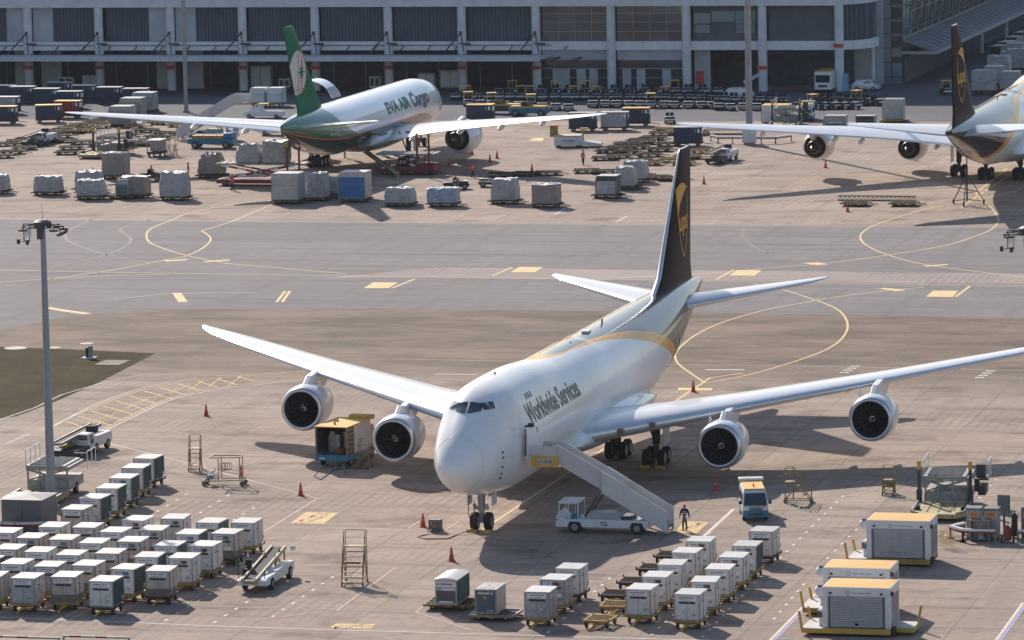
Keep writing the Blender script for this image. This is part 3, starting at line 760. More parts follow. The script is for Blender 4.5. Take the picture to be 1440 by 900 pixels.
BR_LINE = [(24.0, 9.53), (27, 9.36), (33.3, 9.26), (40.6, 8.97), (45.5, 8.5), (49.9, 7.72), (53.5, 6.6), (57, 5.2), (61, 3.2), (66, 0.0), (80, 0.0)]
GO_LINE = [(21.5, 9.62), (25, 9.36), (31.4, 9.19), (39.2, 8.72), (44.4, 7.95), (48, 7.2), (51.6, 6.2), (56, 4.6), (60, 2.6), (64, 0.0), (80, 0.0)]
M_skinJ = livery('brown_tail_skin', [(GO_LINE, (.90, .40, .02), True), (BR_LINE, (.022, .014, .014), True)], (.86, .86, .86))
def skin_green():
    """white body, green rear end behind a forward-leaning arc, dark belly under an orange line"""
    m, nt, b_ = newmat('green_tail_skin'); MATS['skinT'] = m
    tc = N(nt, 'ShaderNodeTexCoord'); s_ = N(nt, 'ShaderNodeSeparateXYZ'); nt.links.new(tc.outputs['Object'], s_.inputs[0])
    Y_, Z = math_node(nt, 'MULTIPLY', s_.outputs[1], -1.0), s_.outputs[2]
    d_ = math_node(nt, 'SUBTRACT', 8.5, Z)
    arc = math_node(nt, 'SUBTRACT', 50.6, math_node(nt, 'MULTIPLY', math_node(nt, 'MULTIPLY', d_, d_), .58))
    g = math_node(nt, 'GREATER_THAN', math_node(nt, 'SUBTRACT', Y_, arc), 0)
    col = mixc(nt, g, (.84, .84, .85), (.012, .16, .085))
    t = math_node(nt, 'MAXIMUM', math_node(nt, 'SUBTRACT', Y_, 46.0), 0)
    ln = math_node(nt, 'ADD', math_node(nt, 'MULTIPLY', math_node(nt, 'MULTIPLY', t, t), .0072), 4.85)
    f_ = math_node(nt, 'MAXIMUM', math_node(nt, 'SUBTRACT', 18.0, Y_), 0)
    ln = math_node(nt, 'SUBTRACT', ln, math_node(nt, 'MULTIPLY', math_node(nt, 'MULTIPLY', f_, f_), .015))
    o = math_node(nt, 'LESS_THAN', Z, math_node(nt, 'ADD', ln, .17)); d = math_node(nt, 'LESS_THAN', Z, ln)
    col = mixc(nt, o, col, (.65, .15, .03)); col = mixc(nt, d, col, (.02, .05, .04))
    nt.links.new(col, b_.inputs['Base Color']); b_.inputs['Roughness'].default_value = .22; b_.inputs['Coat Weight'].default_value = .7; b_.inputs['Coat Roughness'].default_value = .08
    return m
M_skinT = skin_green()

def stations(L, n=110):
    out = [L * .0008]
    for i in range(1, n + 1):
        t = i / n; out.append(L * (t ** 1.9 * .35 + .65 * t ** 1.0) if t > .0 else 0)
    for e in (.05, .12, .2, .35, .55, .8, 1.1, 1.5, 2.0): out.append(e)
    return sorted(set(round(x, 3) for x in out))
def fuselage(A, name, skin, parent, N_=72):
    b = MB(); rings = [[fus_pt(A, s, 2 * math.pi * i / N_) for i in range(N_)] for s in stations(A['length'])]
    b.loft(rings, 0, True, True)
    return b.build(name, skin, parent)
def wing(secs, side, name, mats_, parent, n=4, tw=.025):
    b = MB(); rings = []
    for y_, le, ch, z, tc_, k in resample(secs, n):
        rings.append(foil((side * y_, -le, z), ch, tc_, tw * k))
    b.loft(rings, 0, True, True)
    o = b.build(name, mats_, parent)
    # polished leading edge: the foremost strips take slot 1
    npt = len(rings[0])
    for p in o.data.polygons:
        ids = sorted(v % npt for v in p.vertices)
        if len(ids) == 4 and (max(ids) <= 3 or min(ids) >= npt - 3 or (ids[0] == 0 and ids[-1] >= npt - 1)): p.material_index = 1
    return o
def engine(side, y_, s, z, r, L, parent, wingz, wings, big=False):
    """turbofan with its pylon; s = station of the intake lip"""
    X = side * y_
    b = MB(); k = r / 1.7
    prof = [(1.10, 1.17), (.55, 1.17), (.18, 1.21), (.02, 1.31), (0, 1.42), (.06, 1.52), (.25, 1.60), (.7, 1.68), (1.3, 1.70), (2.2, 1.66), (3.1, 1.52), (3.9, 1.32), (4.0, 1.27), (3.95, 1.22), (3.2, 1.25)]
    ax = Vector((0, -1, 0))
    def rg(d, rad): return b.ring((X, -s - d * L / 4.0, z), ax, rad * k, 40)
    rings = [rg(*p) for p in prof]
    b.loft(rings[:4], 2, True, False); b.loft(rings[3:7], 1, True, False); b.loft(rings[6:], 0, True, False)
    nac = b.build('engine', [M_acw2, M_lip, M_duct], parent, flip=False)
    bm = bmesh.new(); bm.from_mesh(nac.data); bmesh.ops.remove_doubles(bm, verts=bm.verts, dist=.0005); bmesh.ops.recalc_face_normals(bm, faces=bm.faces); bm.to_mesh(nac.data); bm.free()
    # strake on the inboard shoulder
    b = MB()
    sx_ = -side
    b.prism([(-s - 1.1 * k, z + 1.45 * k), (-s - 1.5 * k, z + 2.0 * k), (-s - 2.3 * k, z + 1.45 * k)], 'x', X + sx_ * .95 * k - .03, X + sx_ * .95 * k + .03)
    b.build('strake', M_acw2, nac)
    b = MB(); f0 = -s - 1.02 * L / 4
    b.loft([b.ring((X, f0 - .1, z), ax, 1.19 * k, 40), b.ring((X, f0 - .12, z), ax, .01, 40)], 1, False, False)
    for i in range(18):
        a0 = 2 * math.pi * i / 18
        for j in range(5):
            r0, r1 = (.28 + .176 * j) * k, (.28 + .176 * (j + 1)) * k
            sw = .10 * j; sw1 = .10 * (j + 1); wd = .30 - .02 * j
            pt = lambda rr_, aa, dy: (X + rr_ * math.cos(aa) * 1.0, f0 + dy, z + rr_ * math.sin(aa))
            b.quad(pt(r0, a0 + sw, .0), pt(r0, a0 + sw + wd * .9, .22), pt(r1, a0 + sw1 + wd * .82, .22), pt(r1, a0 + sw1, .0), 0)
    b.build('fan', [M_fan, M_gdark], nac, flip=False)
    b = MB(); b.loft([b.ring((X, f0 + .05, z), ax, .34 * k, 20), b.ring((X, f0 + .35, z), ax, .2 * k, 20), b.ring((X, f0 + .52, z), ax, .02, 20)], 0, True, True)
    sp = b.build('spinner', M_gdark, nac)
    b = MB(); pts = []
    for i in range(22):
        t = i / 21; a_ = t * 6.6 + side; rr_ = (.05 + .20 * t) * k; pts.append((X + rr_ * math.cos(a_), f0 + .50 - .28 * t, z + rr_ * math.sin(a_)))
    b.tube(pts, .05 * k, 5); b.build('spiral_mark', M_white, nac)
    b = MB()
    b.loft([rg(2.6, 1.15), rg(3.6, .98), rg(4.6, .74), rg(5.0, .66), rg(4.9, .58)], 0, True, False)
    b.loft([rg(3.1, 1.2), rg(3.15, .9)], 1, False, False); b.loft([rg(4.7, .6), rg(4.72, .3)], 1, False, False)
    b.loft([rg(4.4, .40), rg(5.0, .38), rg(5.6, .2), rg(5.9, .03)], 0, True, True)
    b.build('exhaust', [M_hot, M_gdark], nac, flip=False)
    b = MB()
    t0 = z + 1.62 * k; wl = -wings
    prof = [(-s - .9, t0 - .1), (-s - 2.2, t0 + .55), (wl + .9, wingz + .12), (wl - .4, wingz + .22), (wl - 3.5, wingz - .15), (-s - L - 1.2, t0 - .75), (-s - L * .8, z + .9 * k), (-s - 2.0, z + 1.3 * k)]
    b.prism(prof, 'x', X - .24, X + .24); b.build('pylon', M_acw2, nac, bevel=.09)
    return nac
def truck(parent, x, s, rows, r, w_, gauge, top, name='main_gear', door=None):
    b = MB(); n = len(rows)
    b.cyl((x, -s, r * 1.1), (x, -s, top), .2, .26, 12, 0); b.cyl((x, -s, r + .9), (x, -s, top), .30, .3, 12, 0)
    b.bar((x, -s + rows[0], r), (x, -s + rows[-1], r), .26, .3, 0); b.bar((x, -s, top - .6), (x - .1, -s + 2.0, top + .1), .14, .14, 0); b.bar((x, -s - .1, r + .8), (x + (1.1 if x < 0 else -1.1), -s, top), .12, .12, 0)
    for q in rows: b.cyl((x - gauge, -s + q, r), (x + gauge, -s + q, r), .12, None, 8, 0)
    g = b.build(name, M_gdark, parent)
    for q in rows:
        for e in (-1, 1):
            b = MB(); b.wheel((x + e * gauge, -s + q, r), r, w_, 'x'); b.build('wheel', [M_blackr, M_rim], g)
    if door:
        b = MB(); b.box(x + door[0] - .04, x + door[0] + .04, -s - .9, -s + .9, door[1], door[2]); b.build('gear_door', M_wingp, g)
    return g
def lettering(A, s, z0, side, h, txt, name, m, parent, slope=0.0, width=None, spacing=1.0, bold=0.0, cuts=8):
    """words painted along a flank; starts at station s and reads towards the tail on port, towards the nose on starboard"""
    def fn(x, y_, W_):
        ss = s + x if side < 0 else s - x
        return fus_at(A, ss, z0 + y_ * .93 + slope * x, 1 if side > 0 else -1, .018)
    return text_mesh(txt, name, m, parent, fn, h, cuts=cuts, width=width, spacing=spacing, bold=bold)

JW = [(2.4, 23.4, 16.0, 3.75, .125, 1), (6.5, 27.0, 12.9, 4.15, .12, 1), (11.9, 31.8, 10.0, 4.72, .11, .7), (21.2, 40.0, 6.7, 5.72, .10, .3), (30, 47.8, 4.3, 6.75, .095, 0), (32.6, 50.3, 3.0, 7.1, .09, 0), (33.8, 52.0, 1.7, 7.3, .09, 0), (34.2, 53.0, .8, 7.4, .09, 0)]
def jumbo(label, open_door):
    t = thing('cargo_aircraft', label, 'airplane')
    fu = fuselage(J, 'fuselage', M_skinJ, t)
    # cockpit windows: quads laid on the skin
    def pane(pts, side, nm='cockpit_window', m_=M_cock, off=.03):
        b = MB(); P = [fus_at(J, s, z, side, off) for s, z in pts]
        k = 5; grid = []
        for i in range(k + 1):
            for j in range(k + 1):
                u, v = i / k, j / k
                s = (pts[0][0] * (1 - u) + pts[1][0] * u) * (1 - v) + (pts[3][0] * (1 - u) + pts[2][0] * u) * v
                z = (pts[0][1] * (1 - u) + pts[1][1] * u) * (1 - v) + (pts[3][1] * (1 - u) + pts[2][1] * u) * v
                grid.append(fus_at(J, s, z, side, off))
        fs = [(i * (k + 1) + j, (i + 1) * (k + 1) + j, (i + 1) * (k + 1) + j + 1, i * (k + 1) + j + 1) for i in range(k) for j in range(k)]
        b.add(grid, fs, 0, True); return b.build(nm, m_, fu, flip=False)
    for sd in (-1, 1):
        # forward pane is bounded by angle round the nose, so lay it out by lateral offset
        b = MB(); g = []
        for i in range(7):
            for j in range(5):
                x = .07 + (.90 - .07) * i / 6; v = j / 4; z = 8.44 + .10 * i / 6 + (9.0 - .10 * i / 6 - 8.44) * v
                lo, hi = 2.0, 9.0
                for _ in range(24):
                    s = (lo + hi) / 2
                    # skin height at this lateral offset
                    best = 0
                    a0, a1 = math.pi / 2, math.pi
                    for _k in range(18):
                        am = (a0 + a1) / 2
                        if fus_pt(J, s, am).x > x: a0 = am
                        else: a1 = am
                    if fus_pt(J, s, a0).z < z: lo = s
                    else: hi = s
                p = fus_pt(J, s, a0); g.append((sd * p.x, p.y + .035, p.z + .02))
        fs = [(i * 5 + j, (i + 1) * 5 + j, (i + 1) * 5 + j + 1, i * 5 + j + 1) for i in range(6) for j in range(4)]
        b.add(g, fs, 0, True); b.build('cockpit_window', M_cock, fu, flip=False)
        pane([(4.62, 8.56), (4.95, 8.60), (5.22, 9.0), (4.98, 8.99)], sd); pane([(5.02, 8.60), (5.38, 8.60), (5.75, 9.0), (5.32, 9.0)], sd)
    for k in range(3):
        for sd in (-1, 1):
            pane([(10.9 + k * .62, 8.4), (11.2 + k * .62, 8.4), (11.2 + k * .62, 8.78), (10.9 + k * .62, 8.78)], sd, 'cabin_window', M_ink, .015)
    lettering(J, 9.7, 6.92, -1, 1.32, 'Worldwide Services', 'lettering', M_ink, fu, width=13.9, bold=.028)
    lettering(J, 23.6, 6.92, 1, 1.32, 'Worldwide Services', 'lettering', M_ink, fu, width=13.9, bold=.028)
    # small vents and probes on the nose
    b = MB()
    for s, z in ((4.4, 5.8), (4.5, 5.45), (4.6, 4.8), (4.9, 4.3), (5.0, 4.0)):
        for sd in (-1, 1): p = fus_at(J, s, z, sd, .03); b.cb(tuple(p), (.10, .16, .12), 0)
    for s, z in ((2.3, 4.2), (2.3, 3.7)): p = fus_at(J, s, z, 1, .1); b.bar(tuple(p), (p.x + .25, p.y + .25, p.z), .07)
    b.cyl((0, -11.6, 9.98), (0, -11.6, 10.15), .09, .05, 8, 1); b.cb((0, -43, 9.45), (.06, .3, .5), 0); b.cb((.0, -38, 9.42), (.5, .9, .14), 2); b.cb((-.3, -32, 9.4), (.1, .3, .12), 0)
    b.build('probes', [M_gdark, M_red, M_white], fu)
    b = MB(); rg_ = [fus_pt(J, 1.9, 2 * math.pi * i / 48) for i in range(49)]; b.tube([(p.x * 1.004, p.y, 5.3 + (p.z - 5.3) * 1.004) for p in rg_], .006, 4); b.build('radome_seam', M_grey, fu)
    b = MB()
    for sx_ in (-1, 1): p = fus_at(J, 4.0, 8.42, sx_, .06); b.bar((sx_ * .25, -3.95, 8.46), (sx_ * .75, -4.25, 8.42), .05)
    b.build('wiper', M_gdark, fu)
    # doors: outline of the closed ones, one open with its lining
    def outline(s, z0, z1, wd, sd, nm, open_=False):
        b = MB()
        n = 8; P = []
        for i in range(n + 1): P.append(fus_at(J, s, z0 + (z1 - z0) * i / n, sd, .02))
        for i in range(n + 1): P.append(fus_at(J, s + wd, z1 - (z1 - z0) * i / n, sd, .02))
        P.append(P[0]); b.tube(P, .02, 4); b.build(nm, M_grey, fu)
    outline(9.2, 4.95, 6.95, 1.1, 1, 'door'); outline(55, 4.2, 6.5, 2.4, -1, 'cargo_door')
    for s0, z0, z1, w_ in ((15.5, 2.9, 4.3, 2.7),): outline(s0, z0, z1, w_, 1, 'cargo_door')
    if open_door:
        b = MB(); g = []
        for i in range(9):
            for j in range(2): g.append(fus_at(J, 8.6 + 1.05 * j, 4.95 + 2.0 * i / 8, -1, .02))
        b.add(g, [(2 * i, 2 * i + 1, 2 * i + 3, 2 * i + 2) for i in range(8)], 0, True); b.build('doorway', M_void, fu, flip=False)
        b = MB(); g = []
        for i in range(9):
            z = 4.9 + 2.1 * i / 8; bulge = .12 * math.sin(math.pi * i / 8)
            for (px_, py_) in ((-3.18 - bulge, -7.45), (-3.62 - bulge, -8.42), (-3.50, -8.5), (-3.06, -7.5)): g.append((px_, py_, z))
        rings = [g[i * 4:(i + 1) * 4] for i in range(9)]
        b.loft(rings, 0, False, True); dr_ = b.build('open_door', M_acw, fu)
        b = MB(); b.box(-3.55, -3.2, -8.2, -7.8, 7.0, 7.25); b.bar((-3.64, -8.5, 5.1), (-3.64, -8.5, 6.9), .09); b.bar((-3.1, -7.42, 5.1), (-3.1, -7.42, 6.9), .07); b.box(-3.7, -3.4, -8.65, -8.4, 4.8, 5.1); b.build('door_hinge', M_gdark, dr_)
    # belly fairing
    b = MB(); rings = []
    for i in range(25):
        s = 21 + 26 * i / 24; e = math.sin(math.pi * (i / 24)) ** .55
        rings.append([Vector(((3.15 + .75 * e) * math.cos(a) * (1 if True else 1), -s, 3.55 + (1.9 * e + .02) * math.sin(a))) for a in [2 * math.pi * j / 28 for j in range(28)]])
    b.loft(rings, 0, True, True); b.build('wing_fairing', M_acw, t)
    for sd in (-1, 1):
        w_ = wing(JW, sd, 'wing', [M_wingp, M_lead], t, n=5)
        for y_, s, z, L_ in ((7.6, 37.5, 3.55, 4.6), (15.5, 41.5, 4.45, 4.2), (18.2, 43.2, 4.8, 3.8), (25.6, 47.5, 5.75, 3.0)):
            b = MB(); rings = []
            for q in range(9):
                u = q / 8; rr_ = .02 + .32 * math.sin(math.pi * min(1, u * 1.05)) ** .7 if q not in (0, 8) else .02
                rings.append([(sd * y_ + rr_ * .7 * math.cos(a), -s - L_ * (u - .35), z + .05 - .15 * u + rr_ * math.sin(a)) for a in [2 * math.pi * j / 10 for j in range(10)]])
            b.loft(rings, 0, True, True); b.build('flap_fairing', M_wingp, w_)
        b = MB()
        for y_, s in ((5.3, 25.9), (7.2, 27.6)):
            for q in (0,): b.cyl((sd * y_, -s + .16, 4.0 + .12 * (y_ - 5.3)), (sd * y_, -s - .3, 4.0 + .12 * (y_ - 5.3)), .24, .24, 12, 0)
        b.build('landing_light', M_cock, w_)
        engine(sd, 11.9, 27.87, 2.74, 1.72, 4.2, t, 4.72, 31.8)
        engine(sd, 21.2, 36.06, 3.59, 1.72, 4.2, t, 5.72, 40.0)
        S = [(.6, 62.6, 9.6, 7.85, .10, 1), (2.0, 63.8, 8.8, 8.0, .10, 1), (10.2, 71.0, 3.0, 9.05, .09, 0), (11.1, 72.6, 1.5, 9.2, .08, 0)]
        wing(S, sd, 'tailplane', [M_wingp, M_lead], t, n=3, tw=0)
        truck(t, sd * 5.5, 36.2, (.73, -.73), .63, .5, .56, 4.2, 'wing_gear', door=(-sd * .0 + sd * .75, 1.6, 3.6))
        truck(t, sd * 1.95, 39.3, (.73, -.73), .63, .5, .52, 2.9, 'body_gear')
    # fin
    b = MB(); F = [(8.9, 57.5, 16.5, .04), (9.4, 59.9, 13.9, .07), (10.4, 61.9, 11.6, .085), (19.35, 69.7, 4.45, .08), (19.6, 70.2, 3.9, .05)]
    rings = [foil((0, -le, z), ch, tc_, 0, Vector((1, 0, 0)), 0) for z, le, ch, tc_ in resample(F, 4)]
    b.loft(rings, 0, True, True); fin = b.build('tail_fin', [M_brown, M_lead, M_white], t)
    npt = len(rings[0])
    for p in fin.data.polygons:
        ids = sorted(v % npt for v in p.vertices)
        if len(ids) == 4 and (max(ids) <= 2 or min(ids) >= npt - 2 or (ids[0] == 0 and ids[-1] >= npt - 1)): p.material_index = 1
        if p.center.z > 19.59: p.material_index = 2
    # shield and letters on each side of the fin
    def finx(s, z):
        le = 61.6 + (z - 10.0) * (69.7 - 61.6) / 9.35; ch = 11.9 + (z - 10.0) * (4.45 - 11.9) / 9.35; x = min(max((s - le) / ch, .001), 1); tc_ = .088
        return (5 * tc_ * (.2969 * math.sqrt(x) - .126 * x - .3516 * x * x + .2843 * x ** 3 - .1036 * x ** 4) + .001) * ch + .03
    for sd in (-1, 1):
        b = MB()
        def ribb(P, wd):
            for i in range(len(P) - 1):
                (s0, z0), (s1, z1) = P[i], P[i + 1]; dx, dz = s1 - s0, z1 - z0; l = math.hypot(dx, dz) or 1; nx, nz = -dz / l * wd / 2, dx / l * wd / 2
                q = [(s0 - nx, z0 - nz), (s0 + nx, z0 + nz), (s1 + nx, z1 + nz), (s1 - nx, z1 - nz)]
                b.add([(sd * finx(s, z), -s, z) for s, z in q], [(0, 1, 2, 3)])
        cx = 69.6
        sh = [(cx - 1.95, 16.2), (cx - 2.0, 14.4), (cx - 1.7, 13.0), (cx - 1.0, 11.9), (cx, 11.2), (cx + 1.0, 11.9), (cx + 1.7, 13.0), (cx + 2.0, 14.4), (cx + 1.95, 16.2)]
        ribb(sh, .16)
        # swoosh across the head of the shield
        n = 10
        for i in range(n):
            u0, u1 = i / n, (i + 1) / n
            f0 = lambda u: (cx - 1.95 + 3.9 * u, 16.3 + .75 * math.sin(math.pi * (.15 + .8 * u)))
            f1 = lambda u: (cx - 1.95 + 3.9 * u, 14.3 + 2.35 * u ** .45)
            q = [f0(u0), f0(u1), f1(u1), f1(u0)]
            b.add([(sd * finx(s, z), -s, z) for s, z in q], [(0, 1, 2, 3)])
        b.build('shield_emblem', M_gold, fin, flip=False)
        def fn(x, y_, W_, sd=sd):
            s = cx - 1.75 + x if sd < 0 else cx + 1.75 - x
            z = 13.35 + y_; return (sd * (finx(s, z) + .01), -s, z)
        text_mesh('ups', 'shield_lettering', M_gold, fin, fn, 1.5, width=3.5, bold=.02)
    b = MB(); b.cyl((0, -76.1, 8.57), (0, -76.45, 8.57), .28, .24, 14, 0, True, True); b.build('tail_exhaust', M_gdark, t)
    # nose gear
    b = MB(); s = 7.4
    b.cyl((0, -s, .6), (0, -s, 2.6), .17, .2, 12, 0); b.cyl((0, -s, 1.35), (0, -s, 2.6), .26, None, 12, 0); b.bar((0, -s - .1, 1.9), (0, -s - 1.3, 2.5), .14, .14, 0)
    b.cyl((-.62, -s, .63), (.62, -s, .63), .11, None, 8, 0); b.bar((-.5, -s + .1, 1.55), (.5, -s + .1, 1.55), .2, .2, 0); b.bar((-.3, -s + .3, 1.0), (-.05, -s + .15, 1.9), .1, .1, 0); b.cyl((-.42, -s + .2, 1.75), (-.42, -s + .3, 1.75), .12, None, 10, 0); b.cyl((.42, -s + .2, 1.75), (.42, -s + .3, 1.75), .12, None, 10, 0)
    g = b.build('nose_gear', M_gear, t)
    for e in (-1, 1):
        b = MB(); b.wheel((e * .48, -s, .63), .63, .45, 'x', n=24); b.build('wheel', [M_blackr, M_rim], g)
        b = MB(); b.box(e * .85 - .03, e * .85 + .03, -s - .7, -s + .5, 1.75, 2.5); b.build('gear_door', M_acw, g)
    return t

TW = [(2.2, 20.2, 13.4, 3.4, .125, 1), (5.5, 22.6, 11.2, 3.85, .12, 1), (9.8, 25.9, 9.0, 4.55, .11, .7), (21, 34.1, 5.2, 5.95, .10, .2), (29, 40.0, 3.2, 6.95, .09, 0), (31.4, 42.2, 1.9, 7.3, .09, 0), (32.4, 43.4, .7, 7.45, .09, 0)]
def twin(label):
    t = thing('cargo_aircraft', label, 'airplane')
    fu = fuselage(T, 'fuselage', M_skinT, t)
    b = MB(); rings = []
    for i in range(23):
        s = 18 + 22 * i / 22; e = math.sin(math.pi * (i / 22)) ** .55
        rings.append([Vector(((3.0 + .6 * e) * math.cos(a), -s, 3.3 + (1.5 * e + .02) * math.sin(a))) for a in [2 * math.pi * j / 28 for j in range(28)]])
    b.loft(rings, 0, True, True); b.build('wing_fairing', M_grey, t)
    lettering(T, 31.0, 6.2, 1, 1.3, 'EVA AIR', 'green_lettering', M_inkg, fu, width=10.0, bold=.05)
    lettering(T, 20.3, 6.12, 1, 1.62, 'Cargo', 'cargo_lettering', mat('grey_lettering', (.10, .11, .14), .4), fu, width=7.7, bold=.045)
    lettering(T, 52.6, 5.62, 1, .42, 'B-16781', 'registration', M_white, fu, width=2.3)
    for sd in (-1, 1):
        w_ = wing(TW, sd, 'wing', [M_wingp, M_lead], t, n=5)
        for y_, s, z, L_ in ((6.8, 33.0, 3.7, 4.0), (13.0, 35.0, 4.7, 3.6), (18.5, 37.5, 5.4, 3.2), (24.0, 39.8, 6.1, 2.6)):
            b = MB(); rings = []
            for q in range(9):
                u = q / 8; rr_ = .02 if q in (0, 8) else .02 + .34 * math.sin(math.pi * u) ** .7
                rings.append([(sd * y_ + rr_ * .7 * math.cos(a), -s - L_ * (u - .35), z - .15 * u + rr_ * math.sin(a)) for a in [2 * math.pi * j / 10 for j in range(10)]])
            b.loft(rings, 0, True, True); b.build('flap_fairing', M_wingp, w_)
        engine(sd, 9.7, 19.9, 2.75, 2.0, 5.0, t, 4.6, 25.8)
        S = [(.6, 53.4, 6.6, 6.7, .075, 1), (9.9, 59.9, 2.3, 8.0, .07, 1), (10.75, 61.3, 1.3, 8.15, .07, 1)]
        wing(S, sd, 'tailplane', [M_wingp, M_lead], t, n=3, tw=-.075)
        truck(t, sd * 5.5, 31.3, (1.45, 0, -1.45), .65, .5, .6, 4.2, 'main_gear', door=(sd * .9, 1.2, 3.6))
    b = MB(); F = [(7.9, 46.0, 12.0, .05), (8.8, 48.6, 9.0, .09), (18.3, 58.3, 3.9, .08), (18.6, 58.7, 3.5, .05)]
    rings = [foil((0, -le, z), ch, tc_, 0, Vector((1, 0, 0)), 0) for z, le, ch, tc_ in resample(F, 4)]
    b.loft(rings, 0, True, True)
    fin = b.build('tail_fin', M_green, t)
    def finx(s, z):
        le = 48.6 + (z - 8.8) * 9.4 / 9.5; ch = 9.0 - (z - 8.8) * 4.5 / 9.5; x = min(max((s - le) / ch, .001), 1); tc_ = .09
        return (5 * tc_ * (.2969 * math.sqrt(x) - .126 * x - .3516 * x * x + .2843 * x ** 3 - .1036 * x ** 4) + .001) * ch + .03
    for sd in (-1, 1):
        # white globe cut off by the trailing edge, orange meridians, green star
        b = MB(); cs, cz, rr_ = 57.8, 13.2, 2.55; n = 40
        def P(s, z, o): return (sd * (finx(s, z) + o), -s, z)
        def te(z): return 57.6 + (z - 8.8) * 4.9 / 9.5
        def le(z): return 48.6 + (z - 8.8) * 9.4 / 9.5
        for i in range(n):
            z0, z1 = cz - rr_ + 2 * rr_ * i / n, cz - rr_ + 2 * rr_ * (i + 1) / n
            h0, h1 = math.sqrt(max(rr_ ** 2 - (z0 - cz) ** 2, 0)), math.sqrt(max(rr_ ** 2 - (z1 - cz) ** 2, 0))
            m0, m1 = 6, 6
            for j in range(4):
                a0 = cs - 1.15 * h0 + (min(cs + h0, te(z0) - .15) - (cs - 1.15 * h0)) * j / 4; a1 = cs - 1.15 * h0 + (min(cs + h0, te(z0) - .15) - (cs - 1.15 * h0)) * (j + 1) / 4
                c0 = cs - 1.15 * h1 + (min(cs + h1, te(z1) - .15) - (cs - 1.15 * h1)) * j / 4; c1 = cs - 1.15 * h1 + (min(cs + h1, te(z1) - .15) - (cs - 1.15 * h1)) * (j + 1) / 4
                b.add([P(a0, z0, 0), P(a1, z0, 0), P(c1, z1, 0), P(c0, z1, 0)], [(0, 1, 2, 3)])
        b.build('globe_emblem', mat('emblem_white', (.62, .60, .58), .5, var=.05), fin, flip=False)
        b = MB()
        for kx in (-1.1, -.6, -.1):
            Q = [(cs + kx * rr_ * math.cos(a), cz + rr_ * math.sin(a)) for a in [R(-80) + R(160) * i / 20 for i in range(21)]]
            for (s0, z0), (s1, z1) in zip(Q, Q[1:]): b.add([P(s0 - .07, z0, .02), P(s0 + .07, z0, .02), P(s1 + .07, z1, .02), P(s1 - .07, z1, .02)], [(0, 1, 2, 3)])
        for zz in (cz - 1.9, cz + 1.9): b.add([P(cs - 2.6, zz - .06, .02), P(cs + .6, zz - .06, .02), P(cs + .6, zz + .06, .02), P(cs - 2.6, zz + .06, .02)], [(0, 1, 2, 3)])
        b.build('globe_lines', M_orange, fin, flip=False)
        b = MB()
        for k in range(8):
            a = 2 * math.pi * k / 8; rr2 = 1.5 if k % 2 == 0 else 1.0
            c_ = (cs - 1.2, cz); tp = (c_[0] + rr2 * math.cos(a), c_[1] + rr2 * math.sin(a)); l_ = (c_[0] + .3 * math.cos(a + .39), c_[1] + .3 * math.sin(a + .39)); r2 = (c_[0] + .3 * math.cos(a - .39), c_[1] + .3 * math.sin(a - .39))
            b.add([P(*c_, .04), P(*l_, .04), P(*tp, .04), P(*r2, .04)], [(0, 1, 2, 3)])
        b.build('star_emblem', M_green, fin, flip=False)
    b = MB(); s = 5.9
    b.cyl((0, -s, .5), (0, -s, 2.6), .16, .2, 12, 0); b.bar((0, -s - .1, 1.4), (0, -s - 1.3, 2.5), .13, .13, 0)
    g = b.build('nose_gear', M_gear, t)
    for e in (-1, 1): b = MB(); b.wheel((e * .42, -s, .54), .54, .4, 'x'); b.build('wheel', [M_blackr, M_rim], g)
    # main-deck cargo door swung up over the port shoulder
    b = MB(); o_ = []
    for i in range(11):
        a = R(20) + R(95) * i / 10; o_.append((-2.3 - 3.0 * (1 - math.cos(a)) * .9 - .0, 7.6 + 2.9 * math.sin(a)))
    inn = [(x + .16, z - .16) for x, z in reversed(o_)]
    b.prism(o_ + inn, 'y', -32.3, -35.9); b.build('main_deck_door', M_acw, fu)
    b = MB(); b.add([(x + .17, -32.4, z - .17) for x, z in o_] + [(x + .17, -35.8, z - .17) for x, z in o_], [(i, i + 1, i + 12, i + 11) for i in range(10)]); b.build('door_lining', M_door, fu, flip=False)
    # open lower cargo door aft on the starboard side
    b = MB(); g = []
    for i in range(7):
        for j in range(5): g.append(fus_at(T, 37.0 + 2.9 * j / 4, 2.75 + 1.75 * i / 6, 1, .03))
    b.add(g, [(i * 5 + j, (i + 1) * 5 + j, (i + 1) * 5 + j + 1, i * 5 + j + 1) for i in range(6) for j in range(4)], 0, True); b.build('cargo_opening', M_void, fu, flip=False)
    b = MB()
    pr = [(3.05, 4.5), (3.9, 4.75), (4.6, 4.55), (4.66, 4.42), (3.9, 4.6), (3.05, 4.38)]
    b.prism(pr, 'y', -37.0, -39.9); b.build('cargo_door', M_gdark, fu)
    return t

NOSE_MAIN, NOSE_TWIN, NOSE_RIGHT = (-84.6, 310.6), (-162.3, 590.8), (-85.15, 589.1)
main_ac = jumbo('large white four-engined cargo plane with brown and gold tail, stairs at its open front door', True)
main_ac.location = (*NOSE_MAIN, 0); main_ac.rotation_euler = (0, 0, math.pi)
twin_ac = twin('white twin-engined cargo plane with green tail, seen from behind in front of the terminal')
twin_ac.location = (*NOSE_TWIN, 0)
far_ac = dup(main_ac, (*NOSE_RIGHT, 0), 0.0, 'white cargo plane with brown tail seen from behind, cut off by the right edge')
for ch in list(far_ac.children):
    for g_ in list(ch.children):
        if g_.name.startswith(('open_door', 'doorway')):
            for q in list(g_.children): bpy.data.objects.remove(q)
            bpy.data.objects.remove(g_)
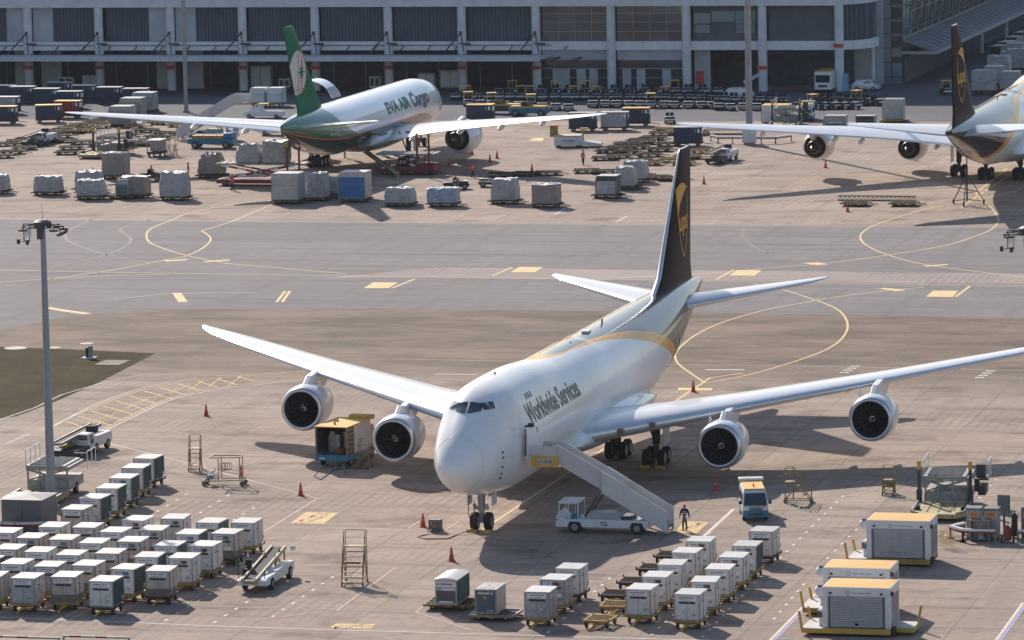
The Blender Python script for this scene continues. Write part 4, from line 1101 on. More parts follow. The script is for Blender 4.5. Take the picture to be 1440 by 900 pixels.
# ------------------------------------------------------------------ ramp equipment kinds
M_yfr = mat('dolly_yellow', (.42, .25, .06), .6, var=.35, dirt=.6, dirt_col=(.10, .06, .03), scale=2)
M_rust = mat('rusty_frame', (.07, .048, .036), .75, var=.4, dirt=.5, dirt_col=(.05, .035, .03), scale=3)
M_mesh = mat('dark_mesh', (.06, .05, .045), .8, var=.5, scale=5)
M_zinc = mat('worn_zinc', (.30, .29, .28), .5, metal=.5, var=.3, dirt=.4, scale=3)
M_ld = mat('container_white', (.70, .68, .66), .5, var=.12, dirt=.75, dirt_col=(.34, .28, .24), scale=1.6, vary=.12)
M_ldc = mat('container_cream', (.55, .47, .42), .55, var=.16, dirt=.7, dirt_col=(.28, .22, .18), scale=1.8, vary=.1)
M_lds = mat('container_grey', (.42, .43, .44), .5, var=.18, dirt=.6, dirt_col=(.22, .20, .19), scale=2, vary=.1)
M_ldtop = mat('container_roof', (.64, .62, .60), .45, var=.10, dirt=.35, dirt_col=(.42, .36, .32), scale=1.2, vary=.3)
M_skirt = mat('container_skirt', (.20, .175, .16), .6, metal=.3, var=.3, dirt=.4, scale=3)
M_teal = mat('green_curtain', (.035, .085, .085), .6, var=.3, scale=2.5, bump=.05)
M_plate = mat('white_plate', (.78, .78, .80), .4, var=.05)
M_navy = mat('navy_curtain', (.028, .05, .09), .6, var=.3, scale=1.5, bump=.05)
M_bluet = mat('blue_tarpaulin', (.03, .14, .36), .35, var=.2, scale=1, bump=.05)
M_yel = mat('safety_yellow', (.62, .37, .06), .5, var=.12, dirt=.3, dirt_col=(.3, .18, .06))
M_yroof = mat('yellow_roof', (.80, .44, .085), .5, var=.08, dirt=.25, dirt_col=(.5, .3, .12))
M_deckw = mat('deck_white', (.55, .53, .50), .6, var=.15, dirt=.6, dirt_col=(.25, .2, .16))
M_vanblue = mat('vehicle_blue', (.012, .18, .29), .35, var=.06, coat=.3)
M_redp = mat('dark_red_paint', (.22, .03, .03), .5, var=.2, dirt=.3)
M_conr = mat('cone_red', (.55, .045, .02), .5, var=.1)
M_loadg = mat('loader_grey', (.36, .345, .31), .6, var=.25, dirt=.6, dirt_col=(.10, .08, .06), scale=2)
M_loady = mat('loader_yellow_deck', (.46, .37, .17), .65, var=.35, dirt=.9, dirt_col=(.12, .10, .07), scale=2.5)
M_bronze = mat('bronze_steps', (.30, .215, .11), .6, metal=.3, var=.3, dirt=.4, scale=3)
M_cream = mat('cream_frame', (.52, .42, .26), .6, var=.2, dirt=.5, dirt_col=(.2, .13, .08))
M_alu = mat('ribbed_aluminium', (.50, .52, .56), .4, metal=.35, var=.12, dirt=.25)
M_slat = mat('roller_slats', (.40, .42, .46), .45, metal=.3, var=.12, dirt=.3)
M_belt = mat('conveyor_belt', (.03, .03, .035), .8, var=.3)
M_skin = mat('skin', (.42, .26, .19), .6, var=.05)
M_hair = mat('hair', (.02, .015, .012), .7)
M_navyc = mat('navy_cloth', (.02, .025, .05), .8)
M_tealc = mat('grey_green_cloth', (.06, .12, .13), .8)
M_redc = mat('red_vest', (.62, .05, .04), .7)
M_whc = mat('reflective_band', (.75, .75, .74), .5)
M_cab = mat('cabinet_grey', (.13, .135, .15), .55, var=.12, dirt=.3, dirt_col=(.07, .07, .07))
M_amber = mat('amber_lamp', (.70, .22, .03), .3)
M_lamp = mat('lamp_lens', (.75, .76, .78), .15, spec=.8)

# crinkled plastic film over freight
def film(name, col, k=1.0):
    m, nt, b = newmat(name)
    tc = N(nt, 'ShaderNodeTexCoord'); oi = N(nt, 'ShaderNodeObjectInfo')
    add = N(nt, 'ShaderNodeVectorMath', operation='ADD'); nt.links.new(tc.outputs['Object'], add.inputs[0]); nt.links.new(oi.outputs['Location'], add.inputs[1]); v = add.outputs[0]
    n1 = noise(nt, v, 1.1, 5, .7); n2 = noise(nt, v, 3.5, 6, .75)
    c = mixc(nt, ramp01(nt, n1, .3, .7), tuple(x * .62 for x in col), col)
    c = mixc(nt, math_node(nt, 'MULTIPLY', ramp01(nt, n2, .52, .68), .55 * k), c, tuple(x * .42 for x in col))
    # cargo net over the film
    s_ = N(nt, 'ShaderNodeSeparateXYZ'); nt.links.new(tc.outputs['Object'], s_.inputs[0])
    p = math_node(nt, 'ADD', math_node(nt, 'ADD', s_.outputs[0], s_.outputs[1]), s_.outputs[2]); q = math_node(nt, 'SUBTRACT', math_node(nt, 'ADD', s_.outputs[0], s_.outputs[1]), s_.outputs[2])
    def ln(o): return math_node(nt, 'LESS_THAN', math_node(nt, 'FRACT', math_node(nt, 'MULTIPLY', o, 2.6)), .13)
    c = mixc(nt, math_node(nt, 'MULTIPLY', math_node(nt, 'MAXIMUM', ln(p), ln(q)), .35 * k), c, (.10, .095, .10))
    nt.links.new(c, b.inputs['Base Color']); b.inputs['Roughness'].default_value = .32; b.inputs['Specular IOR Level'].default_value = .6
    bn = N(nt, 'ShaderNodeBump'); bn.inputs['Strength'].default_value = .9; bn.inputs['Distance'].default_value = .12
    nt.links.new(n2, bn.inputs['Height']); nt.links.new(bn.outputs[0], b.inputs['Normal'])
    MATS[name] = m; return m
M_film = film('plastic_film', (.52, .51, .53), 1.25); M_filmb = film('bluish_film', (.44, .52, .64), 1.0); M_filmt = film('tan_film', (.40, .33, .30), 1.4)

def dashes(b, x0, x1, z, h, y, seed, m=0, n=12, face='y'):
    """illegible small print: a row of short dark strokes"""
    rr = random.Random(seed); x = x0
    while x < x1 - .05:
        w_ = .03 + .05 * rr.random()
        if face == 'y': b.box(x, min(x + w_, x1), y - .006, y, z, z + h, m)
        else: b.box(y, y + .006, x, min(x + w_, x1), z, z + h, m)
        x += w_ + .025 + (.06 if rr.random() < .15 else 0)

def container(kind, label='', seed=0, alt=False):
    """beveled lower-deck air freight container, front towards -y"""
    body = {'white': M_ld, 'cream': M_ldc, 'grey': M_lds, 'green': M_ld, 'creamopen': M_ldc, 'film': M_film}[kind]
    t = thing('air_container', label, 'air container', group='air freight containers on dollies')
    X, Yf, Yb, H = .765, -1.0, 1.0, 1.6
    b = MB(); b.prism([(Yf, .03), (.55, .03), (Yb, .48), (Yb, H - .02), (Yf, H - .02)], 'x', -X, X)
    sh = b.build('shell', body, t, bevel=.02)
    b = MB(); b.box(-X - .02, X + .02, Yf - .02, Yb + .02, H - .02, H + .03); rf = b.build('roof', M_ldtop, t)
    b = MB()                                            # edge extrusions and base rim
    for x in (-X, X):
        for y_ in (Yf,): b.box(x - .03, x + .03, y_ - .012, y_ + .05, .02, H - .02)
    b.box(-X - .015, X + .015, Yf - .015, .57, 0, .09)
    for x in (-X - .012, X + .012): b.bar((x, .55, .06), (x, Yb, .5), .05)
    for x in (-X - .012, X + .012): b.box(x - .01, x + .01, Yf + .9, Yf + .96, .1, H - .05)
    b.build('frame_rail', M_zinc if kind != 'cream' else M_skirt, t)
    if kind in ('cream', 'creamopen'):
        b = MB(); b.box(-X + .02, X - .02, Yf - .01, Yf, .09, .5); b.box(X, X + .01, Yf + .05, .5, .09, .45); b.build('kick_panel', M_skirt, t)
    if kind == 'green':
        b = MB()
        for i in range(9):
            y0 = Yf + .06 + i * .215; b.box(X, X + .02 + .018 * (i % 2), y0, y0 + .20, .12 if y0 < .5 else .5, H - .06)
        b.build('curtain', M_teal, t)
    else:
        b = MB(); b.box(X, X + .012, Yf + .35, Yf + 1.25, H - .55, H - .28); b.build('side_plate', M_plate, t)
        b = MB(); dashes(b, Yf + .4, Yf + 1.2, H - .36, .05, X + .012, seed + 5, face='x'); b.box(X + .012, X + .018, Yf + .4, Yf + 1.15, H - .52, H - .43); b.build('side_print', M_ink, t)
    b = MB(); b.box(-.6, .55 if not alt else -.05, Yf - .02, Yf, H - .38, H - .1)
    if alt: b.box(.1, .55, Yf - .02, Yf, .55, .75)
    b.build('front_plate', M_plate, t)
    if alt: b = MB(); b.box(.1, .42, Yf - .02, Yf, H - .36, H - .16); b.box(-.55, -.2, Yf - .02, Yf, .25, .32); b.build('colour_mark', M_vanblue if seed % 2 else M_redp, t)
    b = MB(); dashes(b, -.5, .45, H - .22, .07, Yf - .02, seed); dashes(b, -.45, .35, H - .33, .035, Yf - .02, seed + 1); b.box(-.5, .1, Yf - .022, Yf - .0, H - .56, H - .42); b.box(.14, .5, Yf - .022, Yf - .0, H - .56, H - .42); dashes(b, -.4, .4, H - .52, .06, Yf - .012, seed + 2); b.build('front_print', M_ink, t)
    b = MB(); b.box(-.02, .0, Yf - .015, Yf, .1, 1.0); b.box(.35, .5, Yf - .03, Yf - .01, .35, .42); b.build('door_seam', M_skirt, t)
    return t
def dolly(label='', mt=None):
    t = thing('container_dolly', label, 'dolly', group='small yellow container dollies')
    mt = mt or M_yfr
    b = MB()
    b.box(-.82, .82, -1.02, -.9, .38, .5); b.box(-.82, .82, .9, 1.02, .38, .5); b.box(-.82, -.72, -1, 1, .38, .5); b.box(.72, .82, -1, 1, .38, .5)
    for i in range(7): b.cyl((-.7, -.8 + i * .27, .46), (.7, -.8 + i * .27, .46), .04, n=6)
    b.box(-.15, .15, -1, 1, .28, .36); b.box(-.7, .7, -.75, -.65, .26, .36); b.box(-.7, .7, .65, .75, .26, .36)
    for x in (-.84, .84):
        for y_ in (-.95, .95): b.box(x - .03, x + .03, y_ - .06, y_ + .06, .4, .62)
    b.build('dolly_frame', mt, t)
    b = MB(); b.bar((0, -.95, .32), (-.12, -1.75, .12), .09); b.bar((.2, -.95, .32), (-.1, -1.55, .17), .05); b.cyl((-.12, -1.75, .1), (-.12, -1.85, .1), .08, n=8); b.build('tow_bar', M_yel, t)
    for x in (-.66, .66):
        for y_ in (-.7, .7):
            b = MB(); b.wheel((x, y_, .21), .21, .13, 'x', n=12); b.build('wheel', [M_blackr, M_rim], t)
    return t
def pallet_dolly(label='', w_=3.3, d=2.5, deck=None, group='flat pallet dollies'):
    t = thing('pallet_dolly', label, 'dolly', group=group)
    b = MB()
    for y_ in (-d / 2, d / 2): b.box(-w_ / 2, w_ / 2, y_ - .06, y_ + .06, .28, .42)
    for x in (-w_ / 2, 0, w_ / 2): b.box(x - .06, x + .06, -d / 2, d / 2, .26, .40)
    for i in range(11):
        for k in range(3): b.cyl((-w_ / 2 + .2 + i * (w_ - .4) / 10 - .08, -d / 2 + .45 + k * .75, .40), (-w_ / 2 + .2 + i * (w_ - .4) / 10 + .08, -d / 2 + .45 + k * .75, .40), .07, n=6)
    b.box(-.2, .2, -d / 2, d / 2, .2, .27)
    b.build('dolly_frame', deck or M_rust, t)
    b = MB()
    for i in range(0, 8, 2): b.box(-w_ / 2 + i * w_ / 8, -w_ / 2 + (i + 1) * w_ / 8, -d / 2 - .07, -d / 2 - .061, .30, .40)
    b.build('warning_stripe', mat('dull_stripe', (.30, .20, .08), .7, var=.4), t)
    b = MB(); b.bar((w_ / 2, 0, .26), (w_ / 2 + 1.0, 0, .15), .09); b.build('tow_bar', M_rust, t)
    b = MB(); b.box(-w_ / 2 + .1, w_ / 2 - .1, -d / 2 + .1, d / 2 - .1, .33, .37); b.build('deck_plate', M_mesh, t)
    for x in (-w_ / 2 + .5, w_ / 2 - .5):
        for y_ in (-d / 2 + .35, d / 2 - .35):
            b = MB(); b.wheel((x, y_, .22), .22, .15, 'y', n=12); b.build('wheel', [M_blackr, M_rim], t)
    return t
def freight(w_, d, h, seed, mt, label='', lump=.12, cap=0.0):
    """stack of goods wrapped in film: a box with slack, uneven faces"""
    rr = random.Random(seed); n = 7; b = MB()
    def P(i, j, k):
        x, y_, z = (i / n - .5) * w_, (j / n - .5) * d, k / n * h
        e = 1 - cap * (k / n) ** 3
        rx = random.Random(hash((seed, i, j, k)) & 0xffff)
        s = lump if 0 < k else 0
        q = .5 * lump
        f = lambda v: (v * 2 - 1)
        cx = 1 - .06 * (1 if (i in (0, n)) and (j in (0, n)) else 0)
        return (x * e * cx + f(rx.random()) * s * .6, y_ * e * cx + f(rx.random()) * s * .6, z + (f(rx.random()) * s * (1.0 if k == n else .5)))
    def face(fn):
        g = [fn(i, j) for i in range(n + 1) for j in range(n + 1)]
        b.add(g, [(i * (n + 1) + j, (i + 1) * (n + 1) + j, (i + 1) * (n + 1) + j + 1, i * (n + 1) + j + 1) for i in range(n) for j in range(n)], 0, False)
    face(lambda i, j: P(i, 0, j)); face(lambda i, j: P(i, n, j)); face(lambda i, j: P(0, i, j)); face(lambda i, j: P(n, i, j)); face(lambda i, j: P(i, j, n)); face(lambda i, j: P(i, j, 0))
    o = b.build('wrapped_cargo', mt)
    bm = bmesh.new(); bm.from_mesh(o.data); bmesh.ops.remove_doubles(bm, verts=bm.verts, dist=.001); bmesh.ops.recalc_face_normals(bm, faces=bm.faces); bm.to_mesh(o.data); bm.free()
    return tag(o, label, 'cargo', 'wrapped cargo pallets')
def uld_box(w_, d, h, front, side, top, label, slope=.5, name='cargo_container'):
    t = thing(name, label, 'cargo container')
    b = MB(); b.prism([(-w_ / 2, .02), (w_ / 2, .02), (w_ / 2, h), (-w_ / 2 + (slope * .35 if slope else 0), h), (-w_ / 2, h - slope)] if slope else [(-w_ / 2, .02), (w_ / 2, .02), (w_ / 2, h), (-w_ / 2, h)], 'y', -d / 2, d / 2); b.build('shell', side, t, bevel=.03)
    b = MB(); b.box(-w_ / 2 + .12, w_ / 2 - .12, -d / 2 - .03, -d / 2, .1, h - slope - .05); b.build('front_cover', front, t)
    b = MB()
    for x in (-w_ / 2, w_ / 2 - .08): b.box(x, x + .08, -d / 2 - .04, -d / 2, 0, h - slope)
    b.box(-w_ / 2, w_ / 2, -d / 2 - .045, -d / 2, 0, .1)
    b.box(-w_ / 2, w_ / 2, -d / 2 - .045, -d / 2, h * .55, h * .55 + .05); b.build('frame_rail', M_zinc, t)
    b = MB(); b.box(-w_ / 2 + (.2 if slope else 0), w_ / 2, -d / 2, d / 2, h, h + .03); b.build('roof', top, t)
    return t
def cone(label=''):
    t = thing('traffic_cone', label, 'traffic cone', group='red traffic cones on the apron')
    b = MB(); b.box(-.22, .22, -.22, .22, 0, .05); b.build('base', M_conr, t)
    b = MB(); b.cyl((0, 0, .05), (0, 0, .95), .19, .035, 14, 0); b.build('body', M_conr, t)
    b = MB(); b.cyl((0, 0, .42), (0, 0, .60), .129, .098, 14, 0, True, False); b.build('band', mat('faded_band', (.55, .22, .16), .5), t)
    return t
def chock(label=''):
    b = MB(); b.prism([(-.18, 0), (.18, 0), (.0, .2)], 'x', -.35, .35); o = b.build('wheel_chock', M_yel); return tag(o, label, 'wheel chock', 'yellow wheel chocks')

def person(label, pose, jacket, trousers, cap=None, band=True, sit=False):
    """skinned figure; pose: dict of joint positions (metres, facing -y)"""
    t = thing('person', label, 'person')
    def skin_mesh(name, pts, edges, mt, parent, sub=2):
        me = bpy.data.meshes.new(name); me.from_pydata([p[:3] for p in pts], edges, [])
        o = bpy.data.objects.new(name, me); COL.objects.link(o)
        sk = o.modifiers.new('s', 'SKIN'); sk.use_smooth_shade = True
        for v, p in zip(me.skin_vertices[0].data, pts): v.radius = (p[3], p[3] if len(p) < 5 else p[4])
        me.skin_vertices[0].data[0].use_root = True
        sb = o.modifiers.new('u', 'SUBSURF'); sb.levels = sub; sb.render_levels = sub
        bpy.context.view_layer.update()
        m2 = bpy.data.meshes.new_from_object(o.evaluated_get(bpy.context.evaluated_depsgraph_get()))
        o.modifiers.clear(); o.data = m2; m2.materials.clear(); m2.materials.append(mt); o.parent = parent
        for p in m2.polygons: p.use_smooth = True
        return o
    q = dict(pelvis=(0, 0, .95), chest=(0, 0, 1.28), neck=(0, 0, 1.48), head=(0, -.02, 1.60), crown=(0, -.01, 1.70),
             ls=(-.19, 0, 1.42), le=(-.26, .03, 1.14), lh=(-.29, -.05, .90), rs=(.19, 0, 1.42), re=(.26, .03, 1.14), rh=(.29, -.05, .90),
             lk=(-.10, -.04, .50), lf=(-.10, .02, .08), rk=(.10, .0, .50), rf=(.10, .05, .08))
    q.update(pose or {})
    def ft(k): x, y_, z = q[k]; return (x, y_ - .16, z - .04)
    P = [(*q['pelvis'], .13, .10), (*q['chest'], .15, .10), (*q['neck'], .055), (*q['head'], .085, .095), (*q['crown'], .07, .08),
         (*q['ls'], .06), (*q['le'], .042), (*q['lh'], .03), (*q['rs'], .06), (*q['re'], .042), (*q['rh'], .03),
         (*q['lk'], .06), (*q['lf'], .042), (*ft('lf'), .035), (*q['rk'], .06), (*q['rf'], .042), (*ft('rf'), .035)]
    E = [(0, 1), (1, 2), (2, 3), (3, 4), (1, 5), (5, 6), (6, 7), (1, 8), (8, 9), (9, 10), (0, 11), (11, 12), (12, 13), (0, 14), (14, 15), (15, 16)]
    for hi, hk, ek in ((7, 'lh', 'le'), (10, 'rh', 're')):          # palm, four fingers and a thumb
        h = Vector(q[hk]); d = (h - Vector(q[ek])).normalized(); s = d.cross(Vector((0, 1, 0))).normalized(); f = s.cross(d)
        pi = len(P); P.append((*(h + d * .07), .032, .018)); E.append((hi, pi))
        for k, L_ in ((-1.5, .06), (-.5, .075), (.5, .072), (1.5, .055)):
            a = len(P); P.append((*(h + d * .11 + f * k * .017), .009)); E.append((pi, a)); P.append((*(h + d * (.11 + L_) + f * k * .018 - s * .01), .008)); E.append((a, a + 1))
        a = len(P); P.append((*(h + d * .05 + f * -.045), .010)); E.append((hi, a)); P.append((*(h + d * .10 + f * -.06), .009)); E.append((a, a + 1))
    body = skin_mesh('body', P, E, M_skin, t, 1)
    hx, hy, hz = q['head']
    J_ = [(*q['pelvis'][:2], q['pelvis'][2] + .02, .155, .125), (*q['chest'], .175, .13), (q['neck'][0], q['neck'][1], q['neck'][2] - .04, .085),
          (*q['ls'], .085), (*q['le'], .062), (*tuple(Vector(q['le']).lerp(Vector(q['lh']), .92)), .052), (*q['rs'], .085), (*q['re'], .062), (*tuple(Vector(q['re']).lerp(Vector(q['rh']), .92)), .052)]
    jk = skin_mesh('jacket', J_, [(0, 1), (1, 2), (1, 3), (3, 4), (4, 5), (1, 6), (6, 7), (7, 8)], jacket, body, 2)
    T_ = [(*q['pelvis'], .14, .115), (*q['lk'], .082), (q['lf'][0], q['lf'][1], q['lf'][2] + .02, .062), (*q['rk'], .082), (q['rf'][0], q['rf'][1], q['rf'][2] + .02, .062)]
    skin_mesh('trousers', T_, [(0, 1), (1, 2), (0, 3), (3, 4)], trousers, body, 2)
    for k in ('lf', 'rf'):
        b = MB(); x, y_, z = q[k]; b.blob((x, y_ - .08, z - .02), .055, .15, .06, 0, 10, 6); b.build('shoe', M_hair, body)
    b = MB(); b.blob((hx, hy + .02, hz + .05), .092, .105, .10, 0, 14, 8); b.build('hair', M_hair, body)
    if cap:
        b = MB(); b.blob((hx, hy + .01, hz + .10), .10, .115, .07, 0, 14, 8); b.box(hx - .07, hx + .07, hy - .20, hy - .08, hz + .075, hz + .09); b.build('cap', cap, body)
    b = MB()
    for sx_ in (-1, 1): b.blob((hx + sx_ * .034, hy - .088, hz + .02), .013, .010, .009, 0, 8, 5); b.blob((hx + sx_ * .093, hy, hz), .012, .02, .03, 1, 8, 5)
    b.blob((hx, hy - .105, hz - .012), .014, .02, .024, 1, 8, 5); b.blob((hx, hy - .092, hz - .05), .028, .01, .008, 2, 8, 5)
    b.build('face_features', [M_hair, M_skin, M_redc], body)
    if band:
        b = MB(); c_ = q['chest']
        for z in (-.14, -.02): b.loft([[(c_[0] + .182 * math.cos(a), c_[1] + .142 * math.sin(a), c_[2] + z + dz) for a in [2 * math.pi * i / 16 for i in range(16)]] for dz in (0, .05)], 0, True, False)
        b.build('reflective_band', M_whc, jk)
    return t

def tug(label=''):
    """low baggage tractor, front towards -y, open driving place"""
    t = thing('baggage_tractor', label, 'baggage tractor', group='baggage tractors parked in rows before the terminal')
    b = MB(); b.prism([(-1.45, .28), (1.4, .28), (1.4, .8), (.35, .85), (.3, .55), (-.35, .55), (-.4, .95), (-1.3, .88), (-1.45, .7)], 'x', -.62, .62); b.build('body', M_gdark, t, bevel=.04)
    b = MB(); b.box(-.68, .68, -1.55, -1.44, .46, .66); b.box(-.55, .55, -1.35, -.9, .93, .95); b.box(.6, .66, -1.4, .3, .55, .75); b.build('bumper', M_white, t)
    b = MB(); b.box(-.5, -.05, .15, .3, .85, 1.35); b.box(.05, .5, .15, .3, .85, 1.35); b.box(-.5, .5, -.25, .2, .75, .87); b.build('seat', M_blackr, t)
    b = MB(); b.bar((-.3, -.35, .95), (-.3, -.2, 1.2), .05); b.loft([b.ring((-.3, -.18, 1.2), (0, -.6, 1), .17, 12), b.ring((-.3, -.19, 1.22), (0, -.6, 1), .17, 12)], 0, True, True); b.build('steering_wheel', M_blackr, t)
    b = MB()
    for x in (-.45, .45): b.cyl((x, -1.56, .55), (x, -1.60, .55), .09, n=10); 
    b.build('headlight', M_lamp, t)
    for x in (-.58, .58):
        for y_ in (-.95, .95): b = MB(); b.wheel((x, y_, .32), .32, .22, 'x', n=14); b.build('wheel', [M_blackr, M_rim], t)
    return t
def open_tug(label=''):
    t = tug(label); t.name = 'baggage_tractor'
    b = MB()
    for x in (-.55, .55):
        for y_ in (-.35, .45): b.bar((x, y_, .8), (x, y_, 1.85), .05)
    b.box(-.65, .65, -.6, .65, 1.85, 1.92); b.build('canopy', M_yroof, t)
    return t

def wheels4(t, xs, ys, r, w_, axis='y', n=18):
    for x in xs:
        for y_ in ys: b = MB(); b.wheel((x, y_, r), r, w_, axis, n=n); b.build('wheel', [M_blackr, M_rim], t)

def belt_loader(label=''):
    """chassis along +x (front at -x), inclined belt rising to +x"""
    t = thing('belt_loader', label, 'belt loader')
    b = MB()
    b.prism([(-3.3, .45), (-3.35, .8), (-2.9, .95), (-1.0, .95), (-.95, 1.05), (1.9, 1.05), (3.0, 1.0), (3.1, .45), (2.6, .40), (2.45, .75), (1.75, .75), (1.6, .40), (-1.5, .40), (-1.65, .75), (-2.35, .75), (-2.5, .42)], 'y', -.95, -.35)
    b.prism([(-3.3, .45), (-3.35, .8), (-1.0, .85), (3.0, .9), (3.1, .45)], 'y', .55, 1.0)
    b.box(-3.2, 3.0, -.4, .6, .45, .6)
    b.build('chassis', M_white, t, bevel=.05)
    b = MB(); b.bar((-3.5, .15, .80), (3.3, .15, 1.75), .72, .10); b.build('belt', M_belt, t)
    b = MB()
    for y_ in (-.30, .60): b.bar((-3.55, y_, .83), (3.3, y_, 1.79), .14, .24)
    b.box(-3.65, -3.5, -.35, .65, .72, .86); b.build('belt_rail', M_cream, t)
    b = MB()
    b.bar((1.0, -.25, 1.0), (2.2, -.25, 1.9), .1); b.bar((2.2, -.25, 1.0), (1.0, -.25, 1.6), .1); b.bar((3.0, -.3, 1.0), (3.0, -.3, 1.7), .09); b.bar((-.5, .6, .9), (1.6, .6, 1.75), .1)
    b.build('lift_arm', M_yfr, t)
    b = MB(); b.box(-1.9, -1.2, .62, 1.0, .85, 1.25); b.box(-1.35, -1.2, .62, 1.0, 1.2, 1.75); b.build('seat', M_blackr, t)
    b = MB(); b.bar((-2.5, .85, .85), (-2.3, .85, 1.45), .06); b.loft([b.ring((-2.3, .85, 1.45), (-.4, 0, 1), .22, 12), b.ring((-2.29, .85, 1.48), (-.4, 0, 1), .22, 12)], 0); b.bar((-3.2, .9, .9), (-3.2, .9, 2.1), .04); b.bar((-3.2, -.8, .9), (-3.2, -.8, 1.4), .04); b.build('steering_wheel', M_blackr, t)
    b = MB()
    for y_ in (-.75, .85): b.cyl((-3.36, y_, .66), (-3.30, y_, .66), .1, n=10)
    b.build('headlight', M_lamp, t)
    b = MB(); b.cyl((3.4, -.75, 1.7), (3.55, -.75, 1.7), .17, n=14); b.cyl((-.5, 1.05, 1.9), (-.5, 1.1, 1.9), .12, n=12); b.build('mirror', M_lamp, t)
    wheels4(t, (-2.0, 2.1), (-.85, .85), .40, .28)
    return t
def cab_belt_loader(label=''):
    """belt loader with a small white box cab, belt tail over a flat dark front deck"""
    t = thing('belt_loader', label, 'belt loader')
    b = MB(); b.box(-3.6, -.9, -1.0, 1.0, .35, .72); b.box(-3.75, -3.6, -.9, .9, .3, .55); b.build('front_deck', M_gdark, t, bevel=.04)
    b = MB(); b.box(-.9, 3.3, -1.0, 1.0, .45, 1.25); b.build('chassis', M_white, t, bevel=.06)
    b = MB(); b.box(-1.2, -.1, -1.0, -.1, .72, 1.62); b.build('cab', M_white, t, bevel=.08)
    b = MB(); b.box(-1.23, -1.2, -.9, -.2, 1.15, 1.5); b.box(-1.0, -.4, -1.02, -1.0, 1.15, 1.5); b.build('cab_window', M_cock, t)
    b = MB(); b.box(.2, .9, -.9, -.2, 1.5, 2.0); b.build('seat', M_blackr, t)
    b = MB(); b.bar((-4.1, .35, 1.25), (3.4, .35, 1.62), .7, .1); b.build('belt', M_belt, t)
    b = MB()
    for y_ in (-.05, .75): b.bar((-4.15, y_, 1.28), (3.4, y_, 1.66), .1, .2)
    b.build('belt_rail', M_zinc, t)
    b = MB(); b.bar((-2.6, .3, .75), (-.8, .3, 1.3), .14); b.box(-3.0, -1.2, .1, .6, .8, .95); b.build('lift_arm', M_yfr, t)
    wheels4(t, (-2.6, .3, 2.5), (-.9, .9), .38, .26)
    return t

def step_stand(label, h=2.6, w_=.9, L_=1.9, mt=None, plates=False):
    """wheeled maintenance steps: treads rise away from the viewer to a railed landing"""
    mt = mt or M_bronze; t = thing('access_steps', label, 'access steps', group='wheeled access steps')
    b = MB()
    n = int(h / .28); y0, y1 = -L_ / 2, L_ / 2 - .55
    for i in range(1, n + 1):
        u = i / n; b.box(-w_ / 2, w_ / 2, y0 + (y1 - y0) * u - .12, y0 + (y1 - y0) * u + .12, h * u - .03, h * u)
    b.build('tread', mt, t)
    b = MB(); b.box(-w_ / 2 - .02, w_ / 2 + .02, y1 - .1, L_ / 2, h - .04, h + .02); b.build('landing', mt, t)
    if h > 2:
        b = MB(); b.box(-w_ / 2 - .02, w_ / 2 - .25, y0 + .55, y0 + 1.1, h * .58, h * .58 + .06); b.bar((-w_ / 2, y0 + .55, h * .58), (-w_ / 2, y0 + .55, h * .58 + .9), .04); b.build('middle_landing', mt, t)
    b = MB()
    for x in (-w_ / 2, w_ / 2):
        b.bar((x, y0, .15), (x, y1, h), .06); b.bar((x, L_ / 2, .15), (x, L_ / 2, h), .05); b.bar((x, y1, h), (x, y1, .2), .05); b.bar((x, L_ / 2, .2), (x, y1, h * .6), .04)
        b.bar((x, y0, .2), (x, L_ / 2, .2), .06)
    b.bar((-w_ / 2, L_ / 2, .2), (w_ / 2, L_ / 2, .2), .05); b.bar((-w_ / 2, y0, .2), (w_ / 2, y0, .2), .05); b.bar((-w_ / 2, L_ / 2, h * .55), (w_ / 2, L_ / 2, h * .55), .05); b.bar((-w_ / 2, L_ / 2, .2), (w_ / 2, L_ / 2, h * .55), .04)
    if plates: b.box(-w_ / 2, w_ / 2, L_ / 2 - .02, L_ / 2, h * .4, h * .8)
    b.build('frame', mt, t)
    b = MB()
    for x in (-w_ / 2, w_ / 2):
        b.bar((x, y0 + .1, .95), (x, y1, h + .95), .04); b.bar((x, y0 + .1, .3), (x, y0 + .1, .95), .04); b.bar((x, y1, h), (x, y1, h + 1.0), .04); b.bar((x, L_ / 2, h), (x, L_ / 2, h + 1.0), .04)
        b.bar((x, y1, h + .98), (x, L_ / 2, h + .98), .04); b.bar((x, y1, h + .5), (x, L_ / 2, h + .5), .03)
        b.bar((x, (y0 + y1) / 2, h * .5), (x, (y0 + y1) / 2, h * .5 + .95), .035)
    b.bar((-w_ / 2, L_ / 2, h + .98), (w_ / 2, L_ / 2, h + .98), .04); b.bar((-w_ / 2, L_ / 2, h + .5), (w_ / 2, L_ / 2, h + .5), .03)
    b.build('handrail', mt, t)
    wheels4(t, (-w_ / 2, w_ / 2), (y0 + .1, L_ / 2), .13, .08, 'x', 10)
    return t

